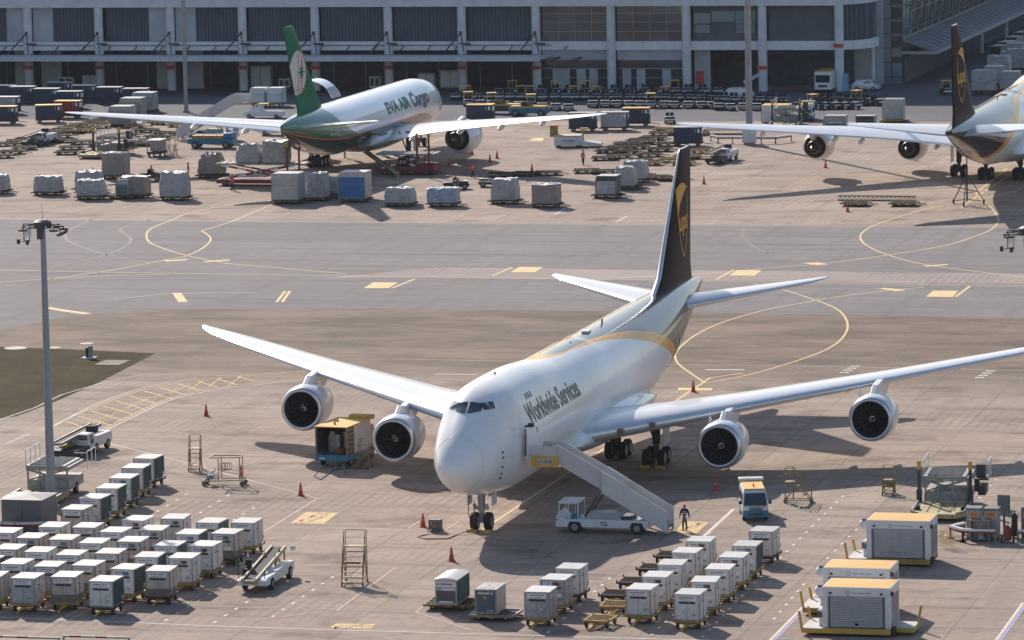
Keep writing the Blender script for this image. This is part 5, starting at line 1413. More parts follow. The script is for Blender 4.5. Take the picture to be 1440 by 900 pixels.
def cargo_hauler(label, bumper='brown', peak=True):
    """white freight shelter with yellow roof and grey roller door on a low self-propelled bed"""
    t = thing('pallet_transporter', label, 'pallet transporter', group='yellow-roofed pallet transporters')
    W_, D, H = 4.1, 3.0, 2.95
    ends = M_yel if bumper == 'yellow' else M_yfr
    b = MB(); b.box(-W_ / 2 - .0, W_ / 2, -D / 2 - .12, D / 2, .18, .5); b.box(-W_ / 2 - 1.25, -W_ / 2 - .002, -D / 2 - .12, D / 2, .18, .42); b.build('bed', ends, t)
    b = MB(); b.box(-W_ / 2 - 1.25, -W_ / 2 - .01, -D / 2 - .1, D / 2, .421, .47); b.build('deck', M_deckw, t)
    b = MB(); b.bar((-W_ / 2 - 1.22, -D / 2 + .1, .2), (-W_ / 2 - 1.42, -D / 2 + .1, 1.45), .14, .12); b.bar((-W_ / 2 - 1.22, D / 2 - .1, .2), (-W_ / 2 - 1.42, D / 2 - .1, 1.2), .14, .12); b.build('guard_post', M_yel, t)
    b = MB()
    b.box(-W_ / 2, -W_ / 2 + .32, -D / 2, D / 2, .502, H); b.box(W_ / 2 - .32, W_ / 2, -D / 2, D / 2, .502, H); b.box(-W_ / 2 + .32, W_ / 2 - .32, -D / 2, -D / 2 + .3, H - .52, H); b.box(-W_ / 2 + .32, W_ / 2 - .32, D / 2 - .1, D / 2, .502, H)
    b.build('shelter', M_white, t, bevel=.03)
    b = MB(); b.box(-W_ / 2 + .32, W_ / 2 - .32, -D / 2 + .08, -D / 2 + .14, .55, H - .52)
    for i in range(15):
        z = .58 + i * .118; b.box(-W_ / 2 + .32, W_ / 2 - .32, -D / 2 + .02, -D / 2 + .08, z, z + .075)
    b.build('roller_door', M_slat, t)
    b = MB(); b.box(-W_ / 2 + .32, W_ / 2 - .32, -D / 2 + .04, -D / 2 + .12, .50, .55)
    for x in (-W_ / 2 + .4, W_ / 2 - .46): b.box(x, x + .06, -D / 2 - .01, -D / 2 + .1, .5, H - .6)
    b.box(-.1, .1, -D / 2 + .02, -D / 2 + .05, .68, .8); dashes(b, -.45, .5, .9, .10, -D / 2 + .05, 4)
    for x in (-W_ / 2 + .95 - .45, W_ / 2 - .55): b.box(x - .08, x + .08, -D / 2 - .05, -D / 2, H - .42, H - .3)
    b.build('door_trim', M_gdark, t)
    b = MB(); dashes(b, -.25, .95, H - .36, .055, -D / 2, 9)
    b.loft([b.ring((-.5, -D / 2 - .004, H - .33), (0, 1, 0), .13, 16), b.ring((-.5, -D / 2 - .008, H - .33), (0, 1, 0), .13, 16)], 0)
    b.build('front_print', M_cab, t)
    b = MB(); b.loft([b.ring((-.5, -D / 2 - .009, H - .33), (0, 1, 0), .10, 16), b.ring((-.5, -D / 2 - .012, H - .33), (0, 1, 0), .10, 16)], 0); b.build('badge', M_white, t)
    b = MB()
    if peak: b.add([(-W_ / 2 + .08, -D / 2 + .08, H + .01), (W_ / 2 - .08, -D / 2 + .08, H + .01), (W_ / 2 - .08, D / 2 - .08, H + .01), (-W_ / 2 + .08, D / 2 - .08, H + .01), (0, 0, H + .05)], [(0, 1, 4), (1, 2, 4), (2, 3, 4), (3, 0, 4)])
    b.box(-W_ / 2 + .06, W_ / 2 - .06, -D / 2 + .06, D / 2 - .06, H - .02, H + .008); b.build('roof', M_yroof, t)
    b = MB(); b.box(W_ / 2, W_ / 2 + .012, -D / 2 + .35, D / 2 - .35, .6, H - .5); b.build('side_door', M_lds, t)
    b = MB()
    for i in range(12): b.box(W_ / 2 + .012, W_ / 2 + .03, -D / 2 + .35, D / 2 - .35, .65 + i * .15, .68 + i * .15)
    b.build('side_slat', M_gdark, t)
    b = MB(); b.box(-W_ / 2 - .32, -W_ / 2 - .012, -.9, .1, .47, 1.5); b.build('driver_box', M_white, t, bevel=.05)
    b = MB(); b.box(-W_ / 2 - .43, -W_ / 2 - .32, -.8, 0, 1.0, 1.4); b.box(-W_ / 2 - .36, -W_ / 2 - .05, -.912, -.9, 1.0, 1.35); b.build('cab_window', M_cock, t)
    b = MB(); b.blob((-W_ / 2 - .35, .5, 2.35), .5, .45, .38, 0, 12, 6); b.build('air_unit', M_white, t)
    b = MB(); b.box(-W_ / 2 - .6, -W_ / 2 - .1, .2, .8, 2.62, 2.72); b.build('air_grille', M_gdark, t)
    b = MB(); b.box(W_ / 2, W_ / 2 + .22, -D / 2, -D / 2 + .6, .2, .6); b.box(W_ / 2 + .02, W_ / 2 + .16, -D / 2 - .02, -D / 2 + .3, 2.5, 2.72); b.build('rear_bumper', M_rust, t)
    wheels4(t, (-W_ / 2 - .6, -.8, .8, W_ / 2 - .5), (-D / 2 + .35, D / 2 - .35), .19, .2)
    return t

def van(label='', col=None):
    """minibus facing -y: yellow roof, blue skirt"""
    t = thing('van', label, 'van')
    L_, W_, H = 4.7, 1.7, 2.05
    prof = [(-L_ / 2, .35), (-L_ / 2 - .02, .75), (-L_ / 2 + .12, 1.02), (-L_ / 2 + .62, 1.75), (-L_ / 2 + 1.0, H - .04), (L_ / 2 - .15, H), (L_ / 2, 1.7), (L_ / 2 + .02, .4)]
    b = MB(); rings = []
    for x, k in ((-W_ / 2, .0), (-W_ / 2 + .06, 1), (W_ / 2 - .06, 1), (W_ / 2, 0)):
        ins = .06 if k == 0 else 0
        rings.append([(x if z < 1.05 else x * (1 - .10 * (z - 1.05)), y_, z - (ins if z > 1.9 else 0)) for y_, z in prof])
    b.loft(rings, 0, False, True); b.build('body', M_white, t)
    b = MB(); b.box(-W_ / 2 - .012, W_ / 2 + .012, -L_ / 2 - .04, -L_ / 2 + .5, .34, .78); b.box(-W_ / 2 - .012, -W_ / 2, -L_ / 2 + 1.6, L_ / 2 - 1.3, .34, .7); b.box(W_ / 2, W_ / 2 + .012, -L_ / 2 + 1.6, L_ / 2 - 1.3, .34, .7); b.box(-W_ / 2 + .0, W_ / 2, L_ / 2, L_ / 2 + .04, .36, .7); b.build('skirt', M_vanblue, t)
    b = MB(); z0 = 1.12; y_a, y_b = -L_ / 2 + .16, -L_ / 2 + .86
    b.add([(-.78, -L_ / 2 + .17, 1.08), (.78, -L_ / 2 + .17, 1.08), (.68, -L_ / 2 + .70, 1.84), (-.68, -L_ / 2 + .70, 1.84)], [(0, 1, 2, 3)])
    for v in range(4): pass
    ws = b.build('windscreen', M_cock, t, flip=False); ws.location = (0, -.05, .03)
    b = MB()
    for sx_ in (-1, 1):
        for y0, y1 in ((-1.5, -.95), (-.85, .35), (.45, 1.9)):
            b.add([(sx_ * (W_ / 2 * .995 + .012), y0, 1.12), (sx_ * (W_ / 2 * .995 + .012), y1, 1.12), (sx_ * (W_ / 2 * .935 + .012), y1, 1.68), (sx_ * (W_ / 2 * .935 + .012), y0 + (.25 if y0 < -1 else 0), 1.68)], [(0, 1, 2, 3)])
    b.build('side_window', M_cock, t, flip=False)
    b = MB(); b.box(-.70, .70, -L_ / 2 + 1.05, L_ / 2 - .3, H - .01, H + .05)
    for i in range(7): b.box(-.62 + i * .2, -.58 + i * .2, -L_ / 2 + 1.1, L_ / 2 - .35, H + .05, H + .07)
    b.build('roof', M_yroof, t, bevel=.02)
    b = MB(); b.box(-.85, .85, L_ / 2 - .45, L_ / 2 + .25, H + .06, H + .26); b.build('roof_box', M_white, t, bevel=.07)
    b = MB(); b.cyl((0, -.4, H + .07), (0, -.4, H + .26), .07, n=10); b.build('beacon', M_amber, t)
    b = MB()
    for x in (-.66, .66): b.box(x - .16, x + .16, -L_ / 2 - .05, -L_ / 2 - .0, .82, 1.0)
    b.build('headlight', M_lamp, t)
    b = MB(); b.box(-.42, .42, -L_ / 2 - .055, -L_ / 2, .80, .86); b.box(-.42, .42, -L_ / 2 - .055, -L_ / 2, .92, .96); b.box(-.5, .5, -L_ / 2 - .06, -L_ / 2 - .04, .45, .58); b.build('grille', M_gdark, t)
    b = MB(); dashes(b, -.35, .3, 1.02, .05, -L_ / 2 + .04, 2); b.build('front_print', M_ink, t)
    b = MB(); b.cyl((.55, -L_ / 2 + .05, 1.04), (.55, -L_ / 2 - .03, 1.04), .1, n=12); b.build('badge', M_amber, t)
    b = MB()
    for x in (-1.0, 1.0): b.box(x - .11, x + .11, -L_ / 2 + .42, -L_ / 2 + .5, 1.15, 1.4); b.bar((x * .85, -L_ / 2 + .5, 1.2), (x, -L_ / 2 + .46, 1.25), .04)
    b.build('mirror', M_gdark, t)
    wheels4(t, (-.74, .74), (-1.45, 1.35), .33, .22, 'x')
    return t
def car(label, col, L_=4.2, H=1.5, name='car', pickup=False, roof=None):
    """facing +x"""
    t = thing(name, label, name.split('_')[-1])
    W_ = 1.7
    prof = [(-L_ / 2, .3), (-L_ / 2 + .02, .85), (-L_ / 2 + .25, .95)] + ([(.3, .95), (.35, H)] if pickup else [(-L_ / 2 + .7, H - .05), (-.3, H), (.4, H - .02)]) + [(1.0 if not pickup else .9, H - .08), (L_ / 2 - .7, .95), (L_ / 2 - .05, .72), (L_ / 2, .3)]
    b = MB(); rings = []
    for x in (-W_ / 2, -W_ / 2 + .12, W_ / 2 - .12, W_ / 2):
        rings.append([(p[0], x * (1 if p[1] < 1 else .86), p[1]) for p in prof])
    b.loft(rings, 0, False, True); b.build('body', col, t)
    b = MB()
    for sy in (-1, 1):
        y_ = sy * (W_ / 2 * .93 + .02); y2 = sy * (W_ / 2 * .86 + .02)
        if not pickup: b.add([(-L_ / 2 + .55, y_, 1.0), (.9, y_, 1.0), (.5, y2, H - .12), (-L_ / 2 + .85, y2, H - .12)], [(0, 1, 2, 3)])
        else: b.add([(.45, y_, 1.0), (1.2, y_, 1.0), (.9, y2, H - .12), (.45, y2, H - .12)], [(0, 1, 2, 3)])
    xa = L_ / 2 - .72
    b.add([(xa + .02, -.68, 1.0), (xa + .02, .68, 1.0), (1.03 if not pickup else .95, .62, H - .1), (1.03 if not pickup else .95, -.62, H - .1)], [(0, 1, 2, 3)])
    b.build('window', M_cock, t, flip=False)
    b = MB()
    for y_ in (-.62, .62): b.box(L_ / 2 - .04, L_ / 2 + .02, y_ - .15, y_ + .15, .6, .76)
    b.build('headlight', M_lamp, t)
    if roof: b = MB(); b.box(-.6, .7, -.62, .62, H, H + .05); b.build('roof', roof, t)
    wheels4(t, (-L_ / 2 + .75, L_ / 2 - .75), (-.76, .76), .31, .2)
    return t

def mast(label, h, head=True, r0=.33, r1=.18, col=None):
    t = thing('floodlight_mast', label, 'floodlight mast')
    b = MB(); b.cyl((0, 0, 0), (0, 0, h), r0, r1, 20); b.cyl((0, 0, 0), (0, 0, .25), r0 * 1.7, r0 * 1.7, 20); b.cyl((0, 0, .25), (0, 0, .9), r0 * 1.25, r0 * 1.05, 20); b.build('pole', col or M_pole, t)
    if head:
        b = MB(); b.cyl((0, 0, h - .25), (0, 0, h + .15), .62, .62, 14); b.cyl((0, 0, h + .15), (0, 0, h + .3), .62, .35, 14); b.cyl((0, 0, h), (0, 0, h + 1.3), .015, n=6)
        for a in range(6):
            c_, s_ = math.cos(a * 1.047), math.sin(a * 1.047); b.bar((0, 0, h - .1), (c_ * 1.5, s_ * 1.5, h - .15), .07)
        b.loft([[(1.35 * math.cos(2 * math.pi * i / 24) * k, 1.35 * math.sin(2 * math.pi * i / 24) * k, z) for i in range(24)] for k, z in ((1, h - .2), (1.03, h - .14))], 0, True, False)
        b.box(-.2, .2, -.7, -.4, h - 1.0, h - .3); b.build('crown_ring', M_dsteel, t)
        for a in range(7):
            an = a * .9 + .2; c_, s_ = math.cos(an), math.sin(an); x, y_ = c_ * 1.45, s_ * 1.45
            if -.25 < x < .25 and y_ < 0: continue
            b = MB(); b.cb((x, y_, h - .35), (.5, .42, .14), 0, an); b.bar((x, y_, h - .15), (x, y_, h - .35), .06); fl = b.build('floodlight', M_dsteel, t)
            b = MB(); b.cb((x, y_, h - .43), (.4, .34, .02), 0, an); b.build('lens', M_lamp, fl)
        b = MB(); b.bar((-1.35, -.1, h), (-1.35, -.1, h - 1.25), .06); b.bar((-1.35, -.1, h), (-.3, -.1, h), .07); b.bar((-1.35, -.1, h - 1.2), (-1.75, -.2, h - 1.25), .05); b.bar((-.95, -.1, h), (-.95, -.1, h - 1.2), .05); b.bar((-1.35, -.1, h - 1.2), (-.9, -.1, h - 1.2), .05)
        b.build('camera_bracket', M_dsteel, t)
        for x, z in ((-1.75, 1.3), (-1.1, 1.35)):
            b = MB(); b.cyl((x, -.15, h - z), (x, -.15, h - z + .25), .12, n=10); b.blob((x, -.15, h - z), .12, .12, .13, 0); b.build('camera', M_gdark, t)
        b = MB(); b.box(-1.25, -.85, -.3, 0, h - .85, h - .25); b.build('junction_box', M_plate, t)
        b = MB(); b.prism([(1.0, h - .75), (1.85, h - .35), (1.7, h - .65), (1.2, h - .85)], 'y', -.2, .2); b.bar((1.3, 0, h - .7), (1.2, 0, h - .2), .06); b.build('floodlight', M_dsteel, t)
    return t
M_pole = mat('mast_grey', (.26, .29, .33), .5, metal=.2, var=.12, scale=1.0, dirt=.2)

def barrier(label, L_, rz_pts=None):
    """knee-high red and white kerb rail on posts"""
    t = thing('crash_barrier', label, 'crash barrier')
    pts = rz_pts or [(-L_ / 2, 0), (L_ / 2, 0)]
    b = MB(); c_ = MB(); p_ = MB()
    for a, q in zip(pts, pts[1:]):
        b.bar((*a, .80), (*q, .80), .26, .14); c_.bar((a[0], a[1] - .0, .66), (q[0], q[1] - .0, .66), .24, .14)
        n = max(1, int(math.hypot(q[0] - a[0], q[1] - a[1]) / 1.6))
        for i in range(n + 1):
            x, y_ = a[0] + (q[0] - a[0]) * i / n, a[1] + (q[1] - a[1]) * i / n; p_.box(x - .06, x + .06, y_ - .06, y_ + .06, 0, .72); p_.box(x - .16, x + .16, y_ - .16, y_ + .16, 0, .03)
    b.build('white_rail', M_white, t); c_.build('red_rail', M_redp, t); p_.build('post', M_zinc, t)
    return t
# ------------------------------------------------------------------ special machines
def stair_truck(label):
    """passenger stairs on a small truck: platform at -x (z 4.9), foot of the stairs at +x"""
    t = thing('passenger_stairs', label, 'passenger stairs')
    M_st = mat('stair_panel', (.56, .545, .55), .5, var=.06, dirt=.35, dirt_col=(.42, .40, .38))
    b = MB(); b.prism([(-3.3, .42), (-3.3, .8), (-3.0, .95), (3.0, .95), (3.1, .42), (2.75, .4), (2.6, .78), (1.9, .78), (1.75, .42), (-1.5, .42), (-1.65, .78), (-2.35, .78), (-2.5, .42)], 'y', -1.05, 1.05); b.build('chassis', M_white, t, bevel=.04)
    b = MB()
    for y_ in (-1.0, .95):
        b.bar((-3.15, y_, .95), (-3.0, y_, 2.0), .07); b.bar((-1.75, y_, .95), (-1.75, y_, 2.05), .07); b.bar((-3.0, y_, 2.0), (-1.75, y_, 2.05), .07); b.bar((-2.4, y_, .95), (-2.4, y_, 2.0), .05)
    b.box(-3.1, -1.7, -1.05, 1.0, 2.02, 2.12); b.prism([(-3.3, .95), (-3.1, 1.45), (-2.7, .95)], 'y', -1.0, 1.0); b.build('cab_frame', M_white, t)
    b = MB(); b.add([(-3.22, -.92, 1.25), (-3.22, .92, 1.25), (-3.03, .88, 1.98), (-3.03, -.88, 1.98)], [(0, 1, 2, 3)]); b.build('windscreen', M_glass2, t, flip=False)
    b = MB(); b.box(-2.3, -1.8, -.7, -.1, .95, 1.25); b.box(-1.95, -1.8, -.7, -.1, 1.25, 1.75); b.build('seat', M_vanblue, t)
    b = MB(); b.prism([(-1.2, .95), (-1.0, 1.4), (.6, 1.45), (1.1, 1.15), (1.2, .95)], 'y', -1.0, .2); b.box(-.4, .4, -1.02, -1.0, 1.1, 1.32); b.build('engine_cover', mat('pale_grey_metal', (.36, .40, .42), .5), t)
    b = MB(); b.bar((-1.5, 0, 1.0), (-.6, 0, 2.4), .14); b.bar((-1.3, .5, 1.0), (-.4, .5, 2.4), .10); b.box(1.2, 1.9, -.8, .6, .95, 1.2); b.build('hydraulic_ram', M_dsteel, t)
    # two flights, side panels 1.1 m high
    PX, PZ = -3.15, 4.85
    def flight(x0, z0, x1, z1, w_, nm, mt, hh=1.05, dn=.22):
        b = MB()
        for sy in (-1, 1): b.prism([(x0, z0 - dn), (x1, z1 - dn), (x1, z1 + hh), (x0, z0 + hh)], 'y', sy * w_ - .035, sy * w_ + .035)
        f = b.build(nm, mt, t)
        n = int((z0 - z1) / .2); b = MB()
        for i in range(n): u = (i + .5) / n; b.box(x0 + (x1 - x0) * u - .16, x0 + (x1 - x0) * u + .16, -w_ + .03, w_ - .03, z0 + (z1 - z0) * u - .03, z0 + (z1 - z0) * u + .0)
        b.build('tread', M_zinc, f)
        b = MB()
        for sy in (-1, 1): b.bar((x0, sy * w_, z0 + hh + .02), (x1, sy * w_, z1 + hh + .02), .06); b.bar((x0, sy * (w_ - .06), z0 + hh - .3), (x1, sy * (w_ - .06), z1 + hh - .3), .03)
        b.build('handrail', M_white, f)
        return f
    flight(PX, PZ, 1.6, 2.2, .82, 'upper_flight', M_st)
    flight(-.1, 3.0, 4.35, .35, 1.0, 'lower_flight', mat('lower_stair_panel', (.62, .60, .60), .5, var=.06, dirt=.4, dirt_col=(.40, .37, .35)), 1.2)
    b = MB(); b.box(PX - 1.7, PX, -1.0, 1.0, PZ - .12, PZ); b.box(PX - 1.7, PX, -1.02, -.97, PZ, PZ + 1.0); b.box(PX - 1.4, PX, .97, 1.02, PZ, PZ + 1.0); b.build('platform', M_st, t)
    b = MB(); b.box(PX - 1.75, PX + .15, -1.1, -1.04, PZ - .42, PZ + .32); b.build('platform_bumper', M_yel, t)
    b = MB(); b.box(PX - 1.35, PX - .25, -1.112, -1.1, PZ - .25, PZ + .18); b.build('name_plate', mat('plate_tan', (.50, .42, .30), .5), t)
    b = MB(); dashes(b, PX - .85, PX - .35, PZ - .15, .2, -1.112, 3); b.bar((PX - 1.25, -1.115, PZ - .15), (PX - .95, -1.115, PZ + .1), .03); b.build('name_print', M_cab, t)
    b = MB(); b.cyl((PX - .4, -1.0, PZ + 1.0), (PX - .4, -1.0, PZ + 1.14), .06, n=8); b.build('beacon', M_conr, t)
    b = MB()
    for sy in (-.8, .8): b.bar((4.3, sy, .1), (3.6, sy, .1), .1); b.bar((4.3, sy, .1), (4.3, sy, .5), .08)
    b.bar((2.6, -.9, .6), (4.4, -.9, .1), .08); b.bar((-.2, -.9, 2.75), (2.9, -.9, 1.0), .12); b.build('foot_frame', M_zinc, t)
    text_mesh('TG', 'fleet_number', M_ink, t, lambda x, y_, W_: (-.25 + x, -1.062, .56 + y_), .26, bold=.02)
    wheels4(t, (-2.0, 2.25), (-.9, .9), .42, .28)
    return t

def cargo_loader(label, mt=None, dk=None, low=True):
    """main-deck loader: low rear deck towards the viewer, raised bridge behind, four lift posts"""
    mt = mt or M_loadg; dk = dk or M_loady
    t = thing('cargo_loader', label, 'cargo loader')
    b = MB(); b.prism([(-2.1, 0), (2.1, 0), (2.1, 4.2), (1.5, 0 - .9), (-1.5, -.9), (-2.1, 0)][0:2] + [(2.1, 4.4), (-2.1, 4.4)], 'z', .25, .55); b.prism([(-1.5, -.9), (1.5, -.9), (2.1, -.003), (-2.1, -.003)], 'z', .25, .55); b.build('lower_deck', dk, t)
    b = MB()
    for x in (-2.05, 2.05): b.bar((x, 0, .62), (x, 4.4, .62), .16); b.bar((x * .72, -.9, .62), (x, 0, .62), .12)
    for i in range(5): b.box(-1.85 + i * .9, -1.8 + i * .9, .0, 4.3, .552, .60)
    b.build('deck_rail', M_zinc, t)
    b = MB()
    for x in (-2.0, 2.0): b.box(x - .12, x + .12, 4.4, 4.65, .2, 3.2); b.box(x - .2, x + .2, 4.3, 4.75, .2, 1.4)
    b.build('lift_post', M_dsteel, t)
    b = MB()
    for x in (-2.0, 2.0): b.box(x - .14, x + .14, 4.38, 4.67, 2.75, 3.35)
    b.build('post_cap', M_yel, t)
    b = MB(); b.box(-1.6, 1.9, 4.8, 8.6, .5, 1.2); b.box(-1.7, 1.9, 4.8, 8.8, 1.9, 2.15)
    for x in (-1.6, -.6, .5, 1.7): b.box(x, x + .14, 4.75, 4.85, .4, 1.95)
    b.bar((-1.5, 5, 1.2), (1.4, 5, 1.9), .12); b.bar((1.4, 5, 1.2), (-1.5, 5, 1.9), .12); b.build('bridge_frame', mt, t)
    b = MB(); b.box(-1.7, 1.6, 4.75, 8.8, 2.152, 2.25)
    for i in range(9): b.cyl((-1.4, 5.0 + i * .42, 2.28), (1.3, 5.0 + i * .42, 2.28), .06, n=6)
    b.build('bridge_deck', mt, t)
    b = MB()
    for y_ in (5.0, 6.2, 7.4, 8.6): b.bar((-1.75, y_, 2.2), (-1.75, y_, 3.3), .06)
    b.bar((-1.75, 5.0, 3.3), (-1.75, 8.6, 3.3), .06); b.bar((-1.75, 5.0, 2.75), (-1.75, 8.6, 2.75), .05)
    for y_ in (5.4, 6.6, 7.6): b.bar((3.3, y_, 2.0), (3.3, y_, 3.2), .06)
    b.bar((3.3, 5.4, 3.2), (3.3, 7.6, 3.2), .06); b.bar((2.2, 5.4, 3.1), (3.3, 5.4, 3.1), .05); b.build('handrail', M_white, t)
    b = MB(); b.box(2.2, 3.3, 5.4, 7.6, 1.9, 2.0); b.box(2.3, 3.0, 6.0, 6.6, 2.0, 2.9); b.box(2.2, 2.6, 5.5, 5.8, 1.1, 1.9); b.box(2.5, 3.1, 5.2, 7.2, .9, 1.5); b.build('control_stand', M_gdark, t)
    wheels4(t, (-1.7, 1.8), (1.0, 6.8), .42, .3, 'x')
    return t

def service_truck(label):
    """box lorry seen from its open back: yellow roof, blue skirt, machinery inside"""
    t = thing('service_truck', label, 'truck')
    W_, L_, H = 1.25, 4.6, 2.95
    b = MB(); b.box(-W_, -W_ + .08, 0, L_, .95, H); b.box(W_ - .08, W_, 1.4, L_, .95, H); b.box(-W_ + .08, W_ - .08, L_ - .08, L_, .95, H); b.build('box_wall', M_white, t)
    b = MB(); b.box(-W_ + .09, W_ - .09, 3.2, 3.3, 1.0, H - .05); b.box(-W_ + .081, -W_ + .1, .1, 3.2, 1.0, H - .05); b.build('inner_wall', M_gdark, t)
    b = MB(); b.box(-W_ - .05, W_ + .05, -.05, L_ + .05, H, H + .09); b.box(-.5, W_, L_ + .1, L_ + .9, H - .05, H + .25); b.build('roof', M_yroof, t, bevel=.03)
    b = MB(); b.box(-W_, W_, 0, L_, .5, .95); b.box(-W_, W_, -.03, 0, .55, .93); b.build('skirt', M_vanblue, t)
    b = MB()
    for i in range(6): b.box(W_ - .04, W_ + .01, .1, 1.35, 1.05 + i * .32, 1.3 + i * .32)
    b.build('side_shutter', M_bronze, t)
    b = MB(); b.box(-W_, -W_ + .09, -.02, .06, .95, H); b.box(W_ - .09, W_, -.02, .06, .95, H); b.build('door_post', M_zinc, t)
    b = MB(); b.box(-.6, -.2, 1.2, 2.4, 1.0, 2.5); b.box(-.1, .25, 1.0, 2.2, 1.0, 2.3); b.box(.35, .8, 1.5, 2.5, 1.0, 2.4); b.box(-.9, -.7, 1.6, 2.2, 1.0, 2.1); b.build('machinery', M_zinc, t)
    b = MB(); b.box(.1, .7, .5, .95, 1.0, 1.35); b.build('toolbox', M_redp, t)
    b = MB(); b.prism([(L_ + .15, .6), (L_ + .15, 2.4), (L_ + 1.1, 2.45), (L_ + 1.6, 1.6), (L_ + 1.7, .6)], 'x', -1.05, 1.05); b.build('cab', M_yroof, t, bevel=.06)
    b = MB(); b.box(1.05, 1.07, L_ + .4, L_ + 1.15, 1.5, 2.2); b.build('cab_window', M_cock, t)
    b = MB(); b.cyl((-.1, 1.0, H + .09), (-.1, 1.0, H + .3), .08, n=10); b.build('beacon', M_amber, t)
    b = MB(); dashes(b, -.95, -.45, .62, .12, -.03, 8); b.build('number_plate', M_plate, t)
    wheels4(t, (-1.0, 1.0), (1.0, 5.2), .42, .3, 'x')
    return t

def scissor_loader(label, L_=8.0, W_=2.6, z=2.6, fall=0.0):
    """red lifting platform on crossed striped beams; runs along x"""
    t = thing('scissor_loader', label, 'cargo loader')
    b = MB(); b.box(-L_ / 2, L_ / 2, -W_ / 2, W_ / 2, .3, .75); b.box(L_ / 2 - 1.8, L_ / 2, -W_ / 2, W_ / 2, .75, 1.3); b.build('chassis', M_redp, t)
    b = MB(); m2 = MB()
    for y_ in (-W_ / 2 + .1, W_ / 2 - .1):
        n = 9
        for a, q in (((-L_ / 2 + .6, .75), (L_ / 2 - 1.2, z - .2)), ((-L_ / 2 + .6, z - .2), (L_ / 2 - 1.2, .75))):
            for i in range(n):
                u, v = i / n, (i + 1) / n
                (b if i % 2 else m2).bar((a[0] + (q[0] - a[0]) * u, y_, a[1] + (q[1] - a[1]) * u), (a[0] + (q[0] - a[0]) * v, y_, a[1] + (q[1] - a[1]) * v), .12, .22)
    b.build('scissor_beam', M_redp, t); m2.build('scissor_stripe', M_whc, t)
    b = MB(); b.box(-L_ / 2, L_ / 2, -W_ / 2, W_ / 2, z - .2, z); b.build('platform', M_loadg, t)
    b = MB()
    for i in range(12): b.cyl((-L_ / 2 + .3 + i * L_ / 12.5, -W_ / 2 + .2, z + .02), (-L_ / 2 + .3 + i * L_ / 12.5, W_ / 2 - .2, z + .02), .06, n=6)
    b.build('roller', M_zinc, t)
    b = MB()
    for x in (L_ / 2 - .6, L_ / 2 - 2.0): b.box(x - .1, x + .1, -W_ / 2 - .2, -W_ / 2, .3, z + 2.0)
    b.build('mast_post', M_redp, t)
    b = MB()
    for x in (L_ / 2 - .6, L_ / 2 - 2.0): b.blob((x, -W_ / 2 - .1, z + 2.1), .22, .22, .3, 0)
    b.build('amber_light', M_yel, t)
    wheels4(t, (-L_ / 2 + 1, L_ / 2 - 1), (-W_ / 2 + .2, W_ / 2 - .2), .4, .3, 'y')
    return t

# ------------------------------------------------------------------ placing
ORD = ['first', 'second', 'third', 'fourth', 'fifth', 'sixth', 'seventh', 'eighth', 'ninth', 'tenth', 'eleventh', 'twelfth', 'thirteenth', 'fourteenth', 'fifteenth', 'sixteenth', 'seventeenth', 'eighteenth', 'nineteenth', 'twentieth', 'twenty-first', 'twenty-second', 'twenty-third', 'twenty-fourth', 'twenty-fifth', 'twenty-sixth', 'twenty-seventh', 'twenty-eighth', 'twenty-ninth', 'thirtieth', 'thirty-first', 'thirty-second']
st_c = {k: Stock(container(k, seed=i * 7)) for i, k in enumerate(('white', 'cream', 'grey', 'green', 'film'))}
st_c2 = {k: Stock(container(k, seed=50 + i * 7, alt=True)) for i, k in enumerate(('white', 'cream', 'grey', 'green', 'film'))}
st_d = Stock(dolly()); st_dr = Stock(dolly(mt=M_rust))
LOOK = {'white': 'white air container', 'cream': 'cream air container with dark foot', 'grey': 'grey scuffed air container', 'green': 'green-curtained white air container', 'film': 'film-wrapped pale air container'}
rr = random.Random(21)
def load(kind, u, v, where, rz=None, empty=None):
    rz = rr.uniform(-.06, .06) if rz is None else rz
    x, y_ = u + .765, v + 1.0
    (st_d if rr.random() < .75 else st_dr).put((x, y_, 0), rz, 'small dolly under the container, ' + where)
    return (st_c if rr.random() < .62 or where.startswith('first') else st_c2)[kind].put((x, y_, .5), rz, LOOK[kind] + ', ' + where)
# right-hand trains below the port wing
for k, (v, kd) in enumerate(zip((287.2, 291.4, 295.6, 299.9, 304.0), ('white', 'white', 'white', 'white', 'white'))): load(kd, -67.5, v, f'{ORD[k]} back in the train left of the van')
for k, (v, kd) in enumerate(zip((286.0, 290.2, 294.5, 298.7, 302.8, 308.2), ('white', 'white', 'white', 'white', 'green', 'white'))): load(kd, -64.25, v, f'{ORD[k]} back in the train nearest the van')
for k, (v, kd) in enumerate(zip((285.5, 289.6, 293.4), ('film', 'film', 'white'))): load(kd, -73.4, v, f'{ORD[k]} back in the short train of three')
